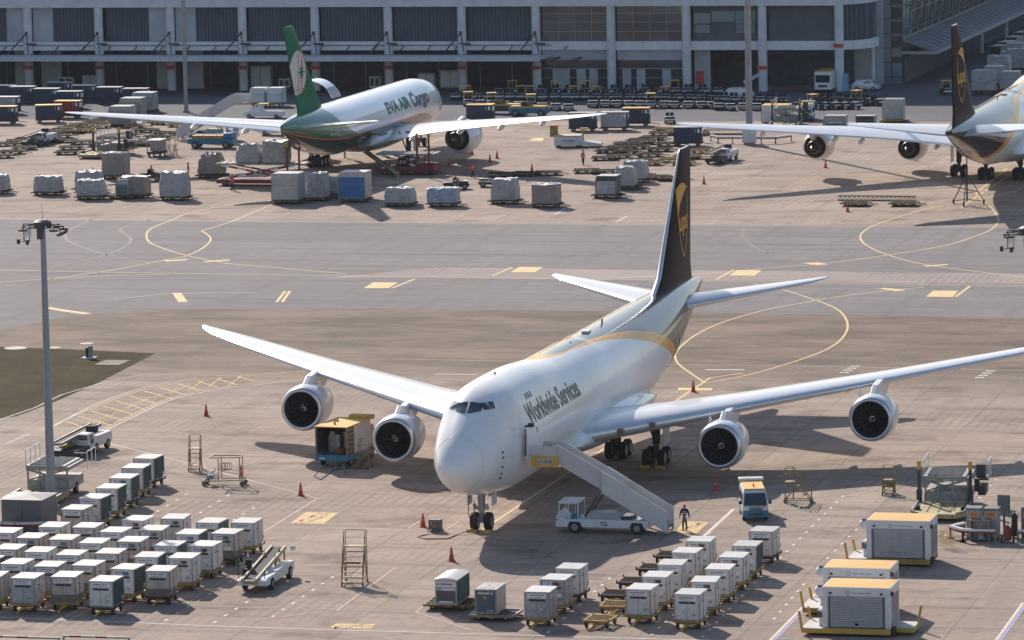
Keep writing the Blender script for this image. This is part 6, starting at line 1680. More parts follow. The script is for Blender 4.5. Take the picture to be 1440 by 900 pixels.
# left-hand block
BLK = {
    'rightmost': (-98.6, [(285.0, None), (289.0, 'cream'), (293.6, 'white'), (298.0, 'white'), (302.6, 'cream'), (306.8, 'white')]),
    'second from right': (-100.9, [(285.1, 'green'), (289.3, 'green'), (293.6, 'green'), (297.7, 'green'), (302.1, 'green'), (306.5, 'green')]),
    'third from right': (-103.8, [(286.2, 'cream'), (290.2, 'cream'), (294.5, 'cream'), (298.9, 'cream'), (303.2, 'cream'), (307.7, 'white')]),
    'fourth from right': (-106.1, [(285.4, 'grey'), (289.5, 'film'), (293.6, 'white'), (298.0, 'white'), (302.2, 'white'), (306.7, 'white')]),
    'fifth from right': (-108.5, [(285.6, 'film'), (290.1, 'white'), (294.4, 'white'), (299.0, 'cream'), (303.6, 'cream')]),
    'sixth from right': (-110.8, [(286.4, 'white'), (290.9, 'green'), (295.1, 'cream'), (299.3, 'cream'), (303.5, 'white')]),
    'leftmost': (-113.2, [(288.0, 'cream'), (292.3, 'white'), (296.6, 'cream'), (301.0, 'white')])}
for nm, (u, L_) in BLK.items():
    k = 0
    for v, kd in L_:
        if kd: load(kd, u, v, f'{ORD[k]} back, {nm} file of left block'); k += 1
for k, (u, v) in enumerate(((-111.6, 310.3), (-111.9, 314.8), (-112.2, 319.0), (-112.7, 323.3), (-113.3, 327.7), (-113.8, 331.9))):
    load('cream' if k == 0 else 'green', u, v, f'{ORD[k]} back, file leading away by the mast')
# empty little dollies
for k, (x, y_) in enumerate(((870, 838), (895, 820), (922, 801), (946, 783))):
    p = G(x, y_ + 6); st_dr.put((p.x - .2, p.y, 0), 0, f'rusty empty dolly beside the white train, {ORD[k]} one back')
p = G(862, 862); st_d.put((p.x, p.y + .6, 0), .05, 'bright yellow empty dolly left of the front white container')
p = G(842, 882); st_d.put((p.x, p.y + .5, 0), -.1, 'yellow-railed empty dolly standing nearest the viewer')

st_p = Stock(pallet_dolly()); st_pg = Stock(pallet_dolly(w_=2.9, d=2.5, deck=mat('dark_yellow_frame', (.20, .14, .04), .65, var=.4, dirt=.6, scale=3), group='flat pallet dollies'))
st_pz = Stock(pallet_dolly(w_=2.7, d=2.3, deck=M_zinc, group='flat pallet dollies'))
# two special boxes in the foreground
def special(px, py, kind):
    p = G(px, py, .6); x, y_ = p.x + .68, p.y + 1.5
    if kind == 'g':
        t = thing('freight_box', 'grey freight box with arched pale roof and dark green side curtain', 'freight box')
        b = MB(); b.box(-.68, .68, -1.45, 1.5, 0, 1.55); b.build('shell', M_lds, t)
        b = MB(); n = 6; pr = [(-.75, 1.5)] + [(-.75 + 1.5 * i / n, 1.56 + .12 * math.sin(math.pi * i / n)) for i in range(n + 1)] + [(.75, 1.5)]
        b.prism(pr, 'y', -1.55, 1.55); b.build('roof', M_ldtop, t)
        b = MB()
        for i in range(12): b.box(.68, .70 + .03 * (i % 2), -1.4 + i * .24, -1.4 + i * .24 + .22, .08, 1.48)
        b.build('curtain', M_teal, t)
        b = MB(); b.box(-.6, .6, -1.47, -1.45, .12, .85); b.build('front_window', M_glass, t)
        b = MB(); b.box(-.62, .62, -1.48, -1.45, 1.12, 1.42); b.box(-.2, .6, -1.49, -1.47, .92, 1.0); b.box(-.45, .45, -1.49, -1.47, .14, .22); b.build('front_plate', M_plate, t)
        b = MB(); dashes(b, -.55, .5, 1.2, .14, -1.48, 12, n=8); b.build('front_print', M_ink, t)
    else:
        t = thing('freight_box', 'metal-framed freight box with slate blue front panel and orange disc', 'freight box')
        b = MB(); b.box(-.68, .68, -1.1, 1.15, 0, 1.52); b.build('shell', M_ldtop, t)
        b = MB(); b.box(-.58, .58, -1.13, -1.1, .12, 1.38); b.build('front_panel', mat('slate_blue', (.05, .10, .15), .3, var=.2, scale=2), t)
        b = MB()
        for xx in (-.68, .62): b.box(xx, xx + .06, -1.15, -1.1, 0, 1.52)
        b.box(-.62, .62, -1.15, -1.1, 0, .1); b.box(-.62, .62, -1.15, -1.1, 1.40, 1.52); b.box(-.45, -.1, -.9, 1.0, 1.522, 1.535); b.box(.1, .4, -.9, 1.0, 1.522, 1.535); b.build('frame_rail', M_zinc, t)
        b = MB(); b.cyl((-.05, -1.135, 1.0), (-.05, -1.15, 1.0), .1, n=16); b.build('disc_mark', M_amber, t)
        b = MB(); dashes(b, -.5, .5, 1.22, .11, -1.13, 14); dashes(b, .1, .5, .18, .06, -1.13, 15); b.build('front_print', M_plate, t)
    t.location = (x, y_, .48); return (x, y_)
x, y_ = special(612, 847.5, 'g'); st_pg.put((x - .1, y_ + .2, 0), .02, 'dark yellow pallet dolly under the green-curtained freight box')
x, y_ = special(665.8, 862, 'z'); st_pz.put((x + .3, y_ + .1, 0), -.03, 'galvanised pallet dolly under the blue-fronted freight box')

# cargo haulers
h1 = cargo_hauler('white yellow-roofed shelter transporter on its own before the grey loader', 'brown'); p = G(1263, 797); h1.location = (p.x, p.y + 1.6, 0)
h2 = cargo_hauler('yellow-footed white shelter transporter at the bottom right, nearest the viewer', 'yellow'); p = G(1203, 896); h2.location = (p.x + .05, p.y + 1.6, 0)
h3 = dup(h1, (G(1190, 896).x - .55, G(1190, 896).y + 8.0, 0), 0, 'white shelter transporter half hidden behind the yellow-footed one')
b = MB(); b.box(2.05, 3.3, -.8, 1.3, .20, .44); b.build('rear_bed', M_yel, h2); b = MB(); b.box(2.06, 3.28, -.75, 1.25, .441, .49); b.build('rear_deck', M_deckw, h2); b = MB(); b.bar((3.2, 1.1, .3), (3.45, 1.1, 1.5), .14, .12); b.build('guard_post', M_yel, h2)

# stairs at the open door
st = stair_truck('white passenger stairs truck with yellow-bordered platform at the open aircraft door'); st.location = (-76.15, 318.75, 0)

# grey main-deck loader on the right
cl = cargo_loader('worn grey cargo loader with yellow-brown low deck and two yellow-topped posts'); p = G(1316, 735); cl.location = (p.x, p.y + 1.0, 0); cl.rotation_euler = (0, 0, .06); cl.scale = (.87, .95, 1)
cl2 = dup(cl, (-113.6 - 4.9, 322.6, 0), .05, 'cream-decked cargo loader cut off by the left edge behind the grey cabinet')
for ch in list(cl2.children):
    if ch.name.startswith(('lift_post', 'post_cap', 'control_stand')): bpy.data.objects.remove(ch)

p = G(128, 223); cl3 = dup(cl, (p.x, p.y, 0), -.12, 'dark cargo loader standing alone below the far left wing tip')
p = G(1150, 185); cl4 = dup(cl, (p.x - 5, p.y + 3, 0), .1, 'cargo loader with cream rollers behind the thick mast')

# service truck
sv = service_truck('box truck with yellow roof and blue skirt, its open back towards the viewer'); p = G(465, 659); sv.location = (p.x, p.y + .3, 0); sv.rotation_euler = (0, 0, -.10)

# van
vn = van('white van with yellow roof and blue skirt beside the passenger stairs'); p = G(1052, 734); vn.location = (p.x - .1, p.y + 2.3, 0); vn.rotation_euler = (0, 0, .27)

# belt loaders
bl1 = belt_loader('white belt loader with black belt, standing right of the left container block'); p = G(376, 816); bl1.location = (-93.15, 296.9, 0); bl1.rotation_euler = (0, 0, R(91))
bl2 = cab_belt_loader('white belt loader with small cab and long tail, near the tall grey mast'); p = G(112, 637); bl2.location = (-122.9, 346.8, 0); bl2.rotation_euler = (0, 0, R(86))
p = G(1012, 229); dup(bl2, (p.x, p.y + 1.5, 0), R(84), 'small white belt loader on open concrete right of the brown tail fin')
p = G(50, 205); dup(bl2, (p.x, p.y + 1.5, 0), R(86), 'white belt loader among rusty dollies at the far left')

# steps
s1 = step_stand('tall bronze wheeled steps with railed landing, standing alone left of the nose wheel', 2.35, 1.35, 1.9); p = G(493, 825); s1.location = (p.x, p.y + .9, 0); s1.rotation_euler = (0, 0, .12)
s2 = step_stand('grey-brown wheeled steps with two tall hand posts, beside the cream trolley frame', 1.55, .8, 1.5); p = G(271, 663); s2.location = (p.x, p.y + .6, 0); s2.rotation_euler = (0, 0, .2)
s3 = step_stand('wheeled steps with mesh back, right of the white van', 1.45, .8, 1.9, plates=True); p = G(1122, 708); s3.location = (p.x, p.y + .5, 0); s3.rotation_euler = (0, 0, R(98))
s4 = step_stand('small two-tread wheeled steps between port engines and the grey loader', 1.0, .75, 1.2, plates=True); p = G(1248, 697); s4.location = (p.x, p.y + .5, 0); s4.rotation_euler = (0, 0, .05)
s5 = step_stand('low wheeled steps beside the open-backed truck', 1.1, .8, 1.2); p = G(512, 660); s5.location = (p.x - .1, p.y + .5, 0)
s6 = step_stand('yellow-brown wheeled steps by the far left grey cart', 1.5, .8, 1.6); p = G(242, 220); s6.location = (p.x, p.y, 0)
t = thing('folding_stool', 'short steel folding stool behind the open-backed truck', 'stool', tuple(G(478, 667)))
b = MB()
for x in (-.35, .35): b.bar((x, -.3, 0), (x * .7, 0, .8), .04); b.bar((x, .35, 0), (x * .7, 0, .8), .04)
b.build('leg', M_zinc, t); b = MB(); b.box(-.3, .3, -.14, .14, .8, .85); b.build('step_top', M_rust, t)

# cream trolley frame
p = G(312, 684); t = thing('trolley_frame', 'cream tubular trolley with a canopy rail and hoses inside', 'trolley', (p.x, p.y + .6, 0), .1)
b = MB()
for y_ in (-.55, .55):
    b.bar((-1.5, y_, .35), (1.5, y_, .45), .08); b.bar((1.25, y_, .4), (1.25, y_, 2.05), .07); b.bar((-.3, y_, .4), (-.3, y_, 2.0), .07); b.bar((-1.2, y_, .4), (-.7, y_, 1.1), .06); b.bar((-.9, y_, 2.05), (1.3, y_, 2.08), .09); b.bar((-.3, y_, 1.1), (1.25, y_, .9), .04)
for x in (-1.45, 1.45, -.3): b.bar((x, -.55, .38), (x, .55, .38), .07)
b.bar((-.9, -.55, 2.05), (-.9, .55, 2.05), .07); b.bar((1.3, -.55, 2.08), (1.3, .55, 2.08), .07); b.build('frame', M_cream, t)
b = MB()
for k in range(4): b.tube([(-.1 + .13 * k + .28 * math.cos(a), -.2 + .12 * k, 1.35 + .28 * math.sin(a)) for a in [i * .7 for i in range(10)]], .03, 5)
b.build('hose', M_zinc, t); b = MB(); b.box(-1.2, -.8, -.3, .3, .45, .75); b.build('bucket', M_vanblue, t)
wheels4(t, (-1.35, 1.4), (-.5, .5), .18, .12, 'y', 12)

# ground power point by the nose wheel, with cables
p = G(611, 748); t = thing('power_box', 'small grey power box with an orange socket beside the nose wheel', 'power box', (p.x, p.y + .3, 0))
b = MB(); b.box(-.42, .42, -.28, .28, .12, .82); b.box(-.48, .48, -.34, .34, 0, .12); b.build('casing', M_cab, t, bevel=.02); b = MB(); b.cyl((.0, -.28, .4), (0, -.36, .4), .1, n=10); b.box(-.3, -.15, -.3, -.28, .5, .7); b.build('socket', M_amber, t)
def cable(pts, r, m_, label, name='power_cable'):
    b = MB(); b.tube(smooth([tuple(p) for p in pts], 5), r, 6); return tag(b.build(name, m_), label, 'cable')
NG = Vector((NOSE_MAIN[0], NOSE_MAIN[1] + 7.4, 0))
g0 = p
def smooth3(P): return P
def cab3(P, r, m_, label, name='power_cable'):
    pts = []
    for i in range(len(P) - 1):
        for j in range(6):
            t_ = j / 6; a = Vector(P[i]); q = Vector(P[i + 1]); pts.append(a.lerp(q, t_))
    pts.append(Vector(P[-1])); b = MB(); b.tube(pts, r, 6); return tag(b.build(name, m_), label, 'cable')
cab3([(g0.x, g0.y - .1, .3), (g0.x - .2, g0.y - 1.2, .04), (g0.x - .6, g0.y - 2.2, .04), (g0.x + .2, g0.y - 2.9, .04), (g0.x + 1.6, g0.y - 2.6, .04), (NG.x - 1.2, NG.y - 2.2, .04), (NG.x - .3, NG.y - .9, .3), (NG.x - .35, NG.y - .6, 2.1)], .035, M_redp, 'dark red power cable looping from the grey box to the nose wheel')
cab3([(NG.x - .8, NG.y - .2, 2.6), (NG.x - .85, NG.y - .3, 1.2), (NG.x - .6, NG.y - .4, .5), (NG.x - .3, NG.y - .4, .9)], .03, M_blackr, 'black hose hanging from the nose wheel bay')
q = G(520, 655); q2 = G(450, 670)
cab3([(q.x, q.y, 1.0), (q.x - .4, q.y - 1.0, .03), (q.x - 2, q.y - 2.2, .03), (q2.x + .5, q2.y - 1.5, .03), (q2.x - .4, q2.y - .2, .03), (q2.x + .3, q2.y + 1.4, .9)], .03, M_blackr, 'black hose on the ground behind the open-backed truck')

# chocks
c0 = chock('yellow wheel chock against the outer nose wheel on the left'); ch = Stock(c0)
ch.put((NG.x - .5, NG.y - .85, 0), 0, 'yellow wheel chock against the left nose wheel'); ch.put((NG.x + .5, NG.y - .85, 0), 0, 'yellow wheel chock against the right nose wheel')
ch.put((-79.6, 345.2, 0), 0, 'yellow wheel chock in front of the left wheel pair of the right main gear'); ch.put((-78.5, 345.2, 0), 0, 'yellow wheel chock in front of the right wheel pair of the right main gear')

# cones
CN = Stock(cone()); CL = [((290, 585), 'alone on the concrete above the trolley frame'), ((423, 697), 'at the corner of the pink line left of the tall steps'), ((595, 741), 'beside the grey power box'), ((635, 789), 'in front of the nose wheel shadow'), ((339, 672), 'behind the right end of the cream trolley'),
    ((975, 551), 'by the yellow cross under the port wing root'), ((1006, 690), 'in shadow right of the main gear'), ((1161, 236), 'below the far outer engine'), ((1192, 298), 'in front of the striped dollies'), ((990, 259), 'on open concrete right of the tail fin'),
    ((131, 247), 'left of the large wrapped pallet'), ((664, 218), 'nearest the green-tailed plane engine of three'), ((689, 228), 'middle of three right of the green-tailed plane'), ((699, 223), 'rightmost of three right of the green-tailed plane'), ((632, 233), 'under the engine of the green-tailed plane'), ((748, 241), 'behind the long rusty dollies'), ((1287, 226), 'under the far right tail')]
for (x, y_), wh_ in CL: CN.put(tuple(G(x, y_)), 0, 'red traffic cone ' + wh_)

# people
P1 = person('man in dark jacket with pale band, cap and green trousers walking towards the viewer', dict(lk=(-.09, -.10, .52), lf=(-.09, -.06, .08), rk=(.09, .04, .50), rf=(.09, .16, .10), le=(-.29, .0, 1.15), lh=(-.33, -.04, .92), re=(.29, .02, 1.15), rh=(.33, -.02, .92)), M_navyc, M_tealc, M_redc)
P1.location = tuple(G(963, 746)); P1.rotation_euler = (0, 0, -.1)
P2 = person('worker in red vest walking away on open concrete left of the rusty dollies', dict(lf=(-.1, .12, .08), rf=(.1, -.1, .08)), M_redc, M_navyc, M_hair); P2.location = tuple(G(820, 232)); P2.rotation_euler = (0, 0, 2.6)
p = G(665, 250); dup(P2, (p.x, p.y, 0), .6, 'worker in red vest standing by the yellow tractor right of the green-tailed plane')
p = G(265, 250); dup(P2, (p.x, p.y, 0), -1.2, 'worker standing left of the raised cargo loader')
p = G(327, 268); dup(P2, (p.x, p.y, 0), 1.1, 'worker walking in front of the raised cargo loader')
p = G(598, 240); dup(P2, (p.x, p.y, 0), 2.0, 'worker under the wing of the green-tailed plane')
p = G(399, 172, 6.0); 
p = G(1216, 127); dup(P2, (p.x, p.y, 0), 0.3, 'person in red beside the small silver car')
p = G(817, 122); dup(P2, (p.x, p.y, 0), 0.3, 'person in red before the terminal windows')
SIT = person('driver in green and red sitting on the white tractor behind the wrapped pallets', dict(pelvis=(0, 0, .95), lk=(-.12, -.38, .98), lf=(-.12, -.45, .62), rk=(.12, -.38, .98), rf=(.12, -.45, .62), le=(-.26, -.12, 1.18), lh=(-.16, -.36, 1.2), re=(.26, -.12, 1.18), rh=(.16, -.36, 1.2)), M_redc, M_tealc, M_hair)

# ------------------------------------------------------------------ freight row in front of the far aircraft
F = [(-10, 273, 3.0, 2.3, 1.9, 'film', 'at the far left edge'), (65, 275, 3.0, 2.3, 1.9, 'film', 'second from the left edge'), (125, 281, 3.0, 2.3, 2.0, 'film', 'third from the left, lower one'), (122, 270, 2.9, 2.2, 2.1, 'film', 'hidden behind the third from the left'),
     (187, 279, 3.1, 2.4, 2.2, 'tan', 'with green box before it'), (160, 252, 2.9, 2.3, 2.8, 'tan', 'large, further back beside the cone'), (243, 282, 3.1, 2.4, 2.9, 'film', 'tall one left of the walking worker'),
     (442, 283, 2.6, 2.6, 2.9, 'film', 'netted, right behind the silver container'), (466, 278, 2.2, 2.2, 2.0, 'film', 'half hidden between netted pallet and blue box'),
     (560, 291, 3.2, 2.4, 1.8, 'film', 'low one right of the blue box'), (621, 291, 3.3, 2.4, 1.8, 'blue', 'low bluish one'), (708, 287, 2.8, 2.4, 2.5, 'film', 'tall one right of the bluish one'), (766, 292, 2.9, 2.4, 2.3, 'tan', 'tan one rightmost in the long row'),
     (878, 267, 2.2, 2.2, 2.3, 'film', 'white one behind the grey-green container'), (892, 257, 2.6, 2.4, 2.2, 'film', 'furthest of the three near the tail fin')]
FM = {'film': M_film, 'tan': M_filmt, 'blue': M_filmb}
for i, (x, y_, w_, d, h, k, wh_) in enumerate(F):
    p = G(x, y_); rz = random.Random(i).uniform(-.05, .05)
    o = freight(w_, d, h - .28, i + 3, FM[k], 'film-wrapped cargo pallet, ' + wh_, lump=.10 if k != 'tan' else .07, cap=.12 if k == 'film' else .03); o.location = (p.x, p.y + .9, .47); o.rotation_euler = (0, 0, rz)
    st_p.put((p.x, p.y + .9, 0), rz, 'flat rusty dolly under the wrapped pallet ' + wh_)
def ubox(x, y_, args, label, rz=0, dl=True):
    p = G(x, y_); t = uld_box(*args, label); t.location = (p.x, p.y + args[1] / 2 - .3, .47 if dl else .02); t.rotation_euler = (0, 0, rz)
    if dl: st_p.put((p.x, p.y + args[1] / 2 - .3, 0), rz, 'flat rusty dolly under the ' + ' '.join(label.split()[:5]))
    return t
silver = M_alu
t = ubox(402, 287, (3.1, 2.6, 2.9, mat('silver_sheet', (.42, .42, .42), .45, metal=.3, var=.15), mat('silver_sheet', (.42, .42, .42)), M_ldtop, ), 'silver slope-topped cargo container, leftmost of the group below the green tail')
ubox(496, 285, (3.1, 2.6, 2.9, M_bluet, mat('tan_sheet', (.50, .44, .40), .5, var=.2), M_ldtop, ), 'cargo container with bright blue tarpaulin front', 0)
ubox(853, 279, (2.4, 2.3, 2.0, M_lds, M_teal, M_ldtop), 'grey and dark green container on a dolly left of the brown tail fin')
ubox(173, 279.5, (1.5, 1.2, 1.7, mat('green_crate', (.10, .17, .15), .5), M_lds, M_ldtop), 'small green-fronted container before a tan wrapped pallet')
# cargo on the raised loader
p = G(352, 262); sl = scissor_loader('raised red scissor cargo loader with striped beams left of the green tail', 10.5, 2.6, 2.6); sl.location = (p.x + 1.2, p.y + 1.4, 0)
for dx, h, k, wh_ in ((-1.6, 2.0, 'film', 'sagging one on the raised loader'), (1.6, 2.4, 'film', 'square one on the raised loader')):
    o = freight(2.9, 2.3, h, 40 + int(dx), FM[k], 'film-wrapped cargo pallet, ' + wh_, cap=.35 if dx < 0 else .06); o.location = (p.x + 1.2 + dx, p.y + 1.4, 2.68)
p = G(295, 251); o = freight(2.9, 2.3, 2.2, 51, M_filmt, 'lumpy wrapped cargo pallet on a dolly left of the raised loader', lump=.2, cap=.3); o.location = (p.x, p.y + 1, .56); st_p.put((p.x, p.y + 1, 0), 0, 'flat dolly under the lumpy wrapped pallet left of the loader')
# lower-deck loader at the open belly door: platform plus inclined conveyor
sl2 = scissor_loader('dark red lower-deck loader at the open belly door of the green-tailed plane', 7.0, 3.0, 2.5); sl2.location = (-154.6, 551.5, 0)
t = thing('conveyor', 'long narrow yellow-edged conveyor sloping down from the belly door', 'conveyor', (0, 0, 0))
a, q = G(485, 222), G(560, 252); a.z = 2.6; q.z = .5
b = MB(); b.bar(tuple(a), tuple(q), .7, .12); b.build('belt', M_belt, t); b = MB()
for o_ in (-.4, .4): b.bar((a.x, a.y + o_, a.z + .1), (q.x, q.y + o_, q.z + .1), .1, .2)
b.bar((q.x, q.y, q.z), (q.x, q.y, 0), .2); b.bar((a.x, a.y, a.z), (a.x, a.y, 0), .2); b.build('belt_rail', M_cream, t)
p = G(592, 246); st_p.put((p.x, p.y + 1, 0), .2, 'flat dolly lying in the wing shadow right of the conveyor')
# tractors near
tg = Stock(tug()); tgo = Stock(open_tug())
p = G(641, 266); tt = tg.put((p.x, p.y, 0), 1.9, 'white tractor with seated driver behind the wrapped pallets')
SIT.location = (p.x, p.y + .0, 0); SIT.rotation_euler = (0, 0, 1.9)
p = G(690, 263); t2 = tg.put((p.x, p.y + .5, 0), -1.4, 'tractor right of the seated driver, front half behind a pallet')
p = G(213, 254); tg.put((p.x, p.y, 0), 1.5, 'tractor with driver between two wrapped pallets at the left')
dup(SIT, (p.x, p.y, 0), 1.5, 'driver in dark clothes on the tractor at the left')
p = G(942, 173); tg.put((p.x, p.y, 0), .25, 'white tractor driving alone on the service road')
p = G(1331, 133); tgo.put((p.x, p.y, 0), .4, 'tractor with yellow canopy left of the far right brown tail fin')
# ------------------------------------------------------------------ tractors parked in three rows before the terminal
def row(x0, y0, x1, y1, n, name, rz, seed, gap=()):
    a, q = G(x0, y0), G(x1, y1); r2 = random.Random(seed); k = 0
    for i in range(n):
        if i in gap: continue
        t_ = i / (n - 1); p = a.lerp(q, t_)
        s_ = tgo if r2.random() < .14 else tg
        s_.put((p.x + r2.uniform(-.15, .15), p.y + r2.uniform(-.4, .4), 0), rz + r2.uniform(-.12, .12), f'parked tractor, {ORD[k]} from the left in the {name} row'); k += 1
row(657, 149, 800, 155, 9, 'front left', 0.35, 1); row(834, 150, 1000, 152, 11, 'front middle', .25, 2); row(1010, 154, 1100, 155, 6, 'front right', .3, 3)
row(1130, 153, 1195, 153, 6, 'long-nosed right', .9, 4); row(1155, 145, 1232, 148, 7, 'second right', .9, 5)
row(640, 140, 900, 141, 18, 'second left', .3, 6); row(905, 140, 1100, 146, 13, 'second middle', .3, 7); row(700, 133, 1010, 132, 16, 'rear', .25, 8)
# ------------------------------------------------------------------ blue curtained trailers at the far left
def curtain_box(label, mt, roof, end=True):
    t = thing('curtain_trailer', label, 'trailer', group='curtain-sided baggage trailers')
    b = MB(); b.box(-1.7, 1.7, -.8, .8, .45, 2.25); b.build('shell', M_gdark, t)
    b = MB()
    for i in range(11): b.box(-1.66 + i * .29, -1.66 + i * .29 + .27, -.84 - .03 * (i % 2), -.8, .5, 2.18)
    b.build('curtain', mt, t)
    b = MB(); b.box(-1.75, 1.75, -.9, .85, 2.25, 2.35); b.build('roof', roof, t)
    b = MB(); b.box(1.7, 1.72, -.6, .6, 1.5, 2.1); b.box(.9, 1.5, -.86, -.845, 1.65, 2.1); b.build('white_panel', M_plate, t)
    b = MB(); b.box(-1.8, 1.8, -.75, .75, .32, .45); b.bar((1.8, 0, .35), (3.0, 0, .2), .08); b.build('trailer_frame', M_rust, t)
    wheels4(t, (-1.2, 1.2), (-.65, .65), .26, .16, 'y', 12)
    return t
cb = Stock(curtain_box('', M_navy, M_lds)); cb2 = Stock(curtain_box('', M_redp, M_yroof)); cb3 = Stock(curtain_box('', M_lds, M_ldtop)); cb4 = Stock(curtain_box('', M_navy, M_yroof))
for i, (x, y_) in enumerate(((8, 143), (33, 145), (67, 148), (86, 139), (99, 152), (121, 143), (155, 146), (192, 148))): p = G(x, y_); cb.put((p.x, p.y, 0), .03, f'navy curtain trailer in front of the terminal, {ORD[i]} from the left')
p = G(69, 172); cb4.put((p.x, p.y, 0), .3, 'navy trailer with pale end under the left wing tip'); p = G(97, 166); cb2.put((p.x, p.y, 0), 0, 'red curtain trailer with yellow roof under the left wing tip'); p = G(6, 174); cb4.put((p.x, p.y, 0), .1, 'navy trailer with tan roof at the left edge')
p = G(10, 160); cb3.put((p.x, p.y, 0), 0, 'grey trailer behind the navy one at the left edge')
for i, (x, y_, s_, wh_) in enumerate(((820, 184, cb, 'navy trailer left of the two grey-green ones'), (865, 183, cb3, 'grey trailer in the middle of the train under the wing tip'), (895, 177, cb4, 'navy trailer with tan roof at the right end of the train'), (968, 205, cb, 'navy trailer right behind the top of the brown fin'))): p = G(x, y_); s_.put((p.x, p.y, 0), .1, wh_)
for x, y_, wh_ in ((168, 178, 'grey-blue container left, under the wing'), (183, 166, 'silver container behind the grey-blue one'), (200, 158, 'silver container furthest back in the wing group')):
    p = G(x, y_); t = uld_box(3.0, 2.4, 2.3, M_zinc, M_lds, M_ldtop, wh_); t.location = (p.x, p.y + 1.2, .3); b = MB(); b.box(-1.6, 1.6, -1.2, 1.2, -.28, 0); b.build('skid', M_rust, t)
for x, y_, wh_ in ((362, 150, 'white container left of the pair by the terminal'), (386, 150, 'white cut-cornered container right of the pair by the terminal')):
    p = G(x, y_); t = uld_box(2.2, 2.0, 2.0, M_white, M_white, M_ldtop, wh_); t.location = (p.x, p.y + 1, .5); st_d.put((p.x, p.y + 1, 0), 0, 'small dolly under the ' + wh_)
# yellow-topped flat carts near the wing
# ------------------------------------------------------------------ rusty pallet dollies parked in drifts
k = 0
DR = [((168, 165), (0, 222), 11, 0), ((150, 170), (10, 205), 10, 0), ((215, 172), (190, 180), 2, 1), ((205, 186), (178, 192), 2, 0), ((232, 190), (200, 205), 4, 0), ((165, 207), (90, 200), 4, 0), ((100, 210), (95, 217), 2, 0), ((75, 188), (110, 178), 3, 1), ((120, 186), (140, 180), 2, 1), ((185, 203), (160, 213), 3, 0),
      ((900, 200), (855, 215), 4, 0), ((930, 190), (870, 222), 6, 0), ((940, 205), (900, 228), 4, 0), ((965, 222), (915, 232), 3, 1), ((985, 215), (960, 232), 3, 1), ((880, 205), (850, 225), 3, 0), ((980, 190), (935, 185), 3, 1),
      ((705, 248), (770, 246), 3, 0), ((825, 243), (850, 244), 2, 0), ((900, 250), (945, 254), 3, 0), ((250, 178), (225, 175), 2, 1)]
stk = Stock(pallet_dolly(w_=3.0, d=2.2, group='rusty empty pallet dollies')); sty = Stock(pallet_dolly(w_=2.6, d=2.0, deck=M_yfr, group='rusty empty pallet dollies'))
rd = random.Random(5)
ZN = ['upper file at far left', 'lower file at far left', 'pair below the wing', 'pair right of the dark loader', 'drift right of the dark loader', 'clump left of the dark loader', 'pair below the dark loader', 'yellow ones left of the loader', 'yellow ones above the loader', 'drift below the wing', 'top left of the fin heap', 'middle of the fin heap', 'lower fin heap', 'front of the fin heap', 'right of the brown fin', 'left end of the fin heap', 'stack above the fin', 'long line right of the pallets', 'pair left of the grey-green container', 'line before the fin', 'pair under the left wing']
for z, ((x0, y0), (x1, y1), n, yl) in enumerate(DR):
    for i in range(n):
        t_ = i / max(n - 1, 1); p = G(x0 + (x1 - x0) * t_, y0 + (y1 - y0) * t_); (sty if yl else stk).put((p.x, p.y, 0), rd.uniform(-.25, .25) + (.0 if z > 16 else .15), f'empty pallet dolly, {ORD[i]} in the {ZN[z]}')
# stacked net trays over part of the heap: a second layer of dollies tipped on edge
for i, (x, y_) in enumerate(((1202, 290), (1270, 290))): p = G(x, y_); st_pg.put((p.x, p.y + .6, 0), 0, f'striped yellow pallet dolly on open concrete, {("left", "right")[i]} of the pair')
p = G(1235, 283); t = thing('lattice_boom', 'long dark lattice boom lying behind the striped dollies', 'boom', (p.x, p.y + .6, .35))
b = MB()
for y_ in (-.25, .25):
    for z in (0, .45): b.bar((-4.5, y_, z), (4.0, y_, z), .07)
for i in range(17): b.bar((-4.5 + i * .5, -.25, 0), (-4.0 + i * .5, -.25, .45), .04); b.bar((-4.5 + i * .5, .25, .45), (-4.0 + i * .5, .25, 0), .04); b.bar((-4.5 + i * .5, -.25, .45), (-4.5 + i * .5, .25, .45), .04)
b.build('lattice', M_rust, t); t.location.z = .04
# ------------------------------------------------------------------ vehicles round the terminal
def put(o, x, y_, rz=0.0, dy=0.0):
    p = G(x, y_); o.location = (p.x, p.y + dy, 0); o.rotation_euler = (0, 0, rz); return o
M_silver = mat('car_silver', (.60, .61, .63), .3, metal=.2, coat=.6, var=.03); M_pearl = mat('car_white', (.78, .78, .78), .3, coat=.6, var=.03)
put(car('white people carrier parked under the terminal by the thick mast', M_pearl, 4.8, 1.75, 'car'), 1036, 141, math.pi)
put(car('small silver car parked beside the round terminal column', M_silver, 3.8, 1.5, 'car'), 1218, 127, 0)
put(car('dark car just behind the far wing, right of its outer engine', mat('car_dark', (.06, .07, .09), .3, coat=.6), 4.2, 1.45, 'car'), 1178, 190, 0, 1)
put(car('white pickup van with yellow cab roof behind the left wing', M_pearl, 5.2, 1.9, 'pickup_truck', True, M_yroof), 372, 166, math.pi)
put(car('small white car half hidden behind the green tail', M_pearl, 4.0, 1.5, 'car'), 388, 190, 0)
v2 = dup(vn, (G(1130, 171).x, G(1130, 171).y + 2.3, 0), .1, 'white van with yellow roof behind the far right wing')
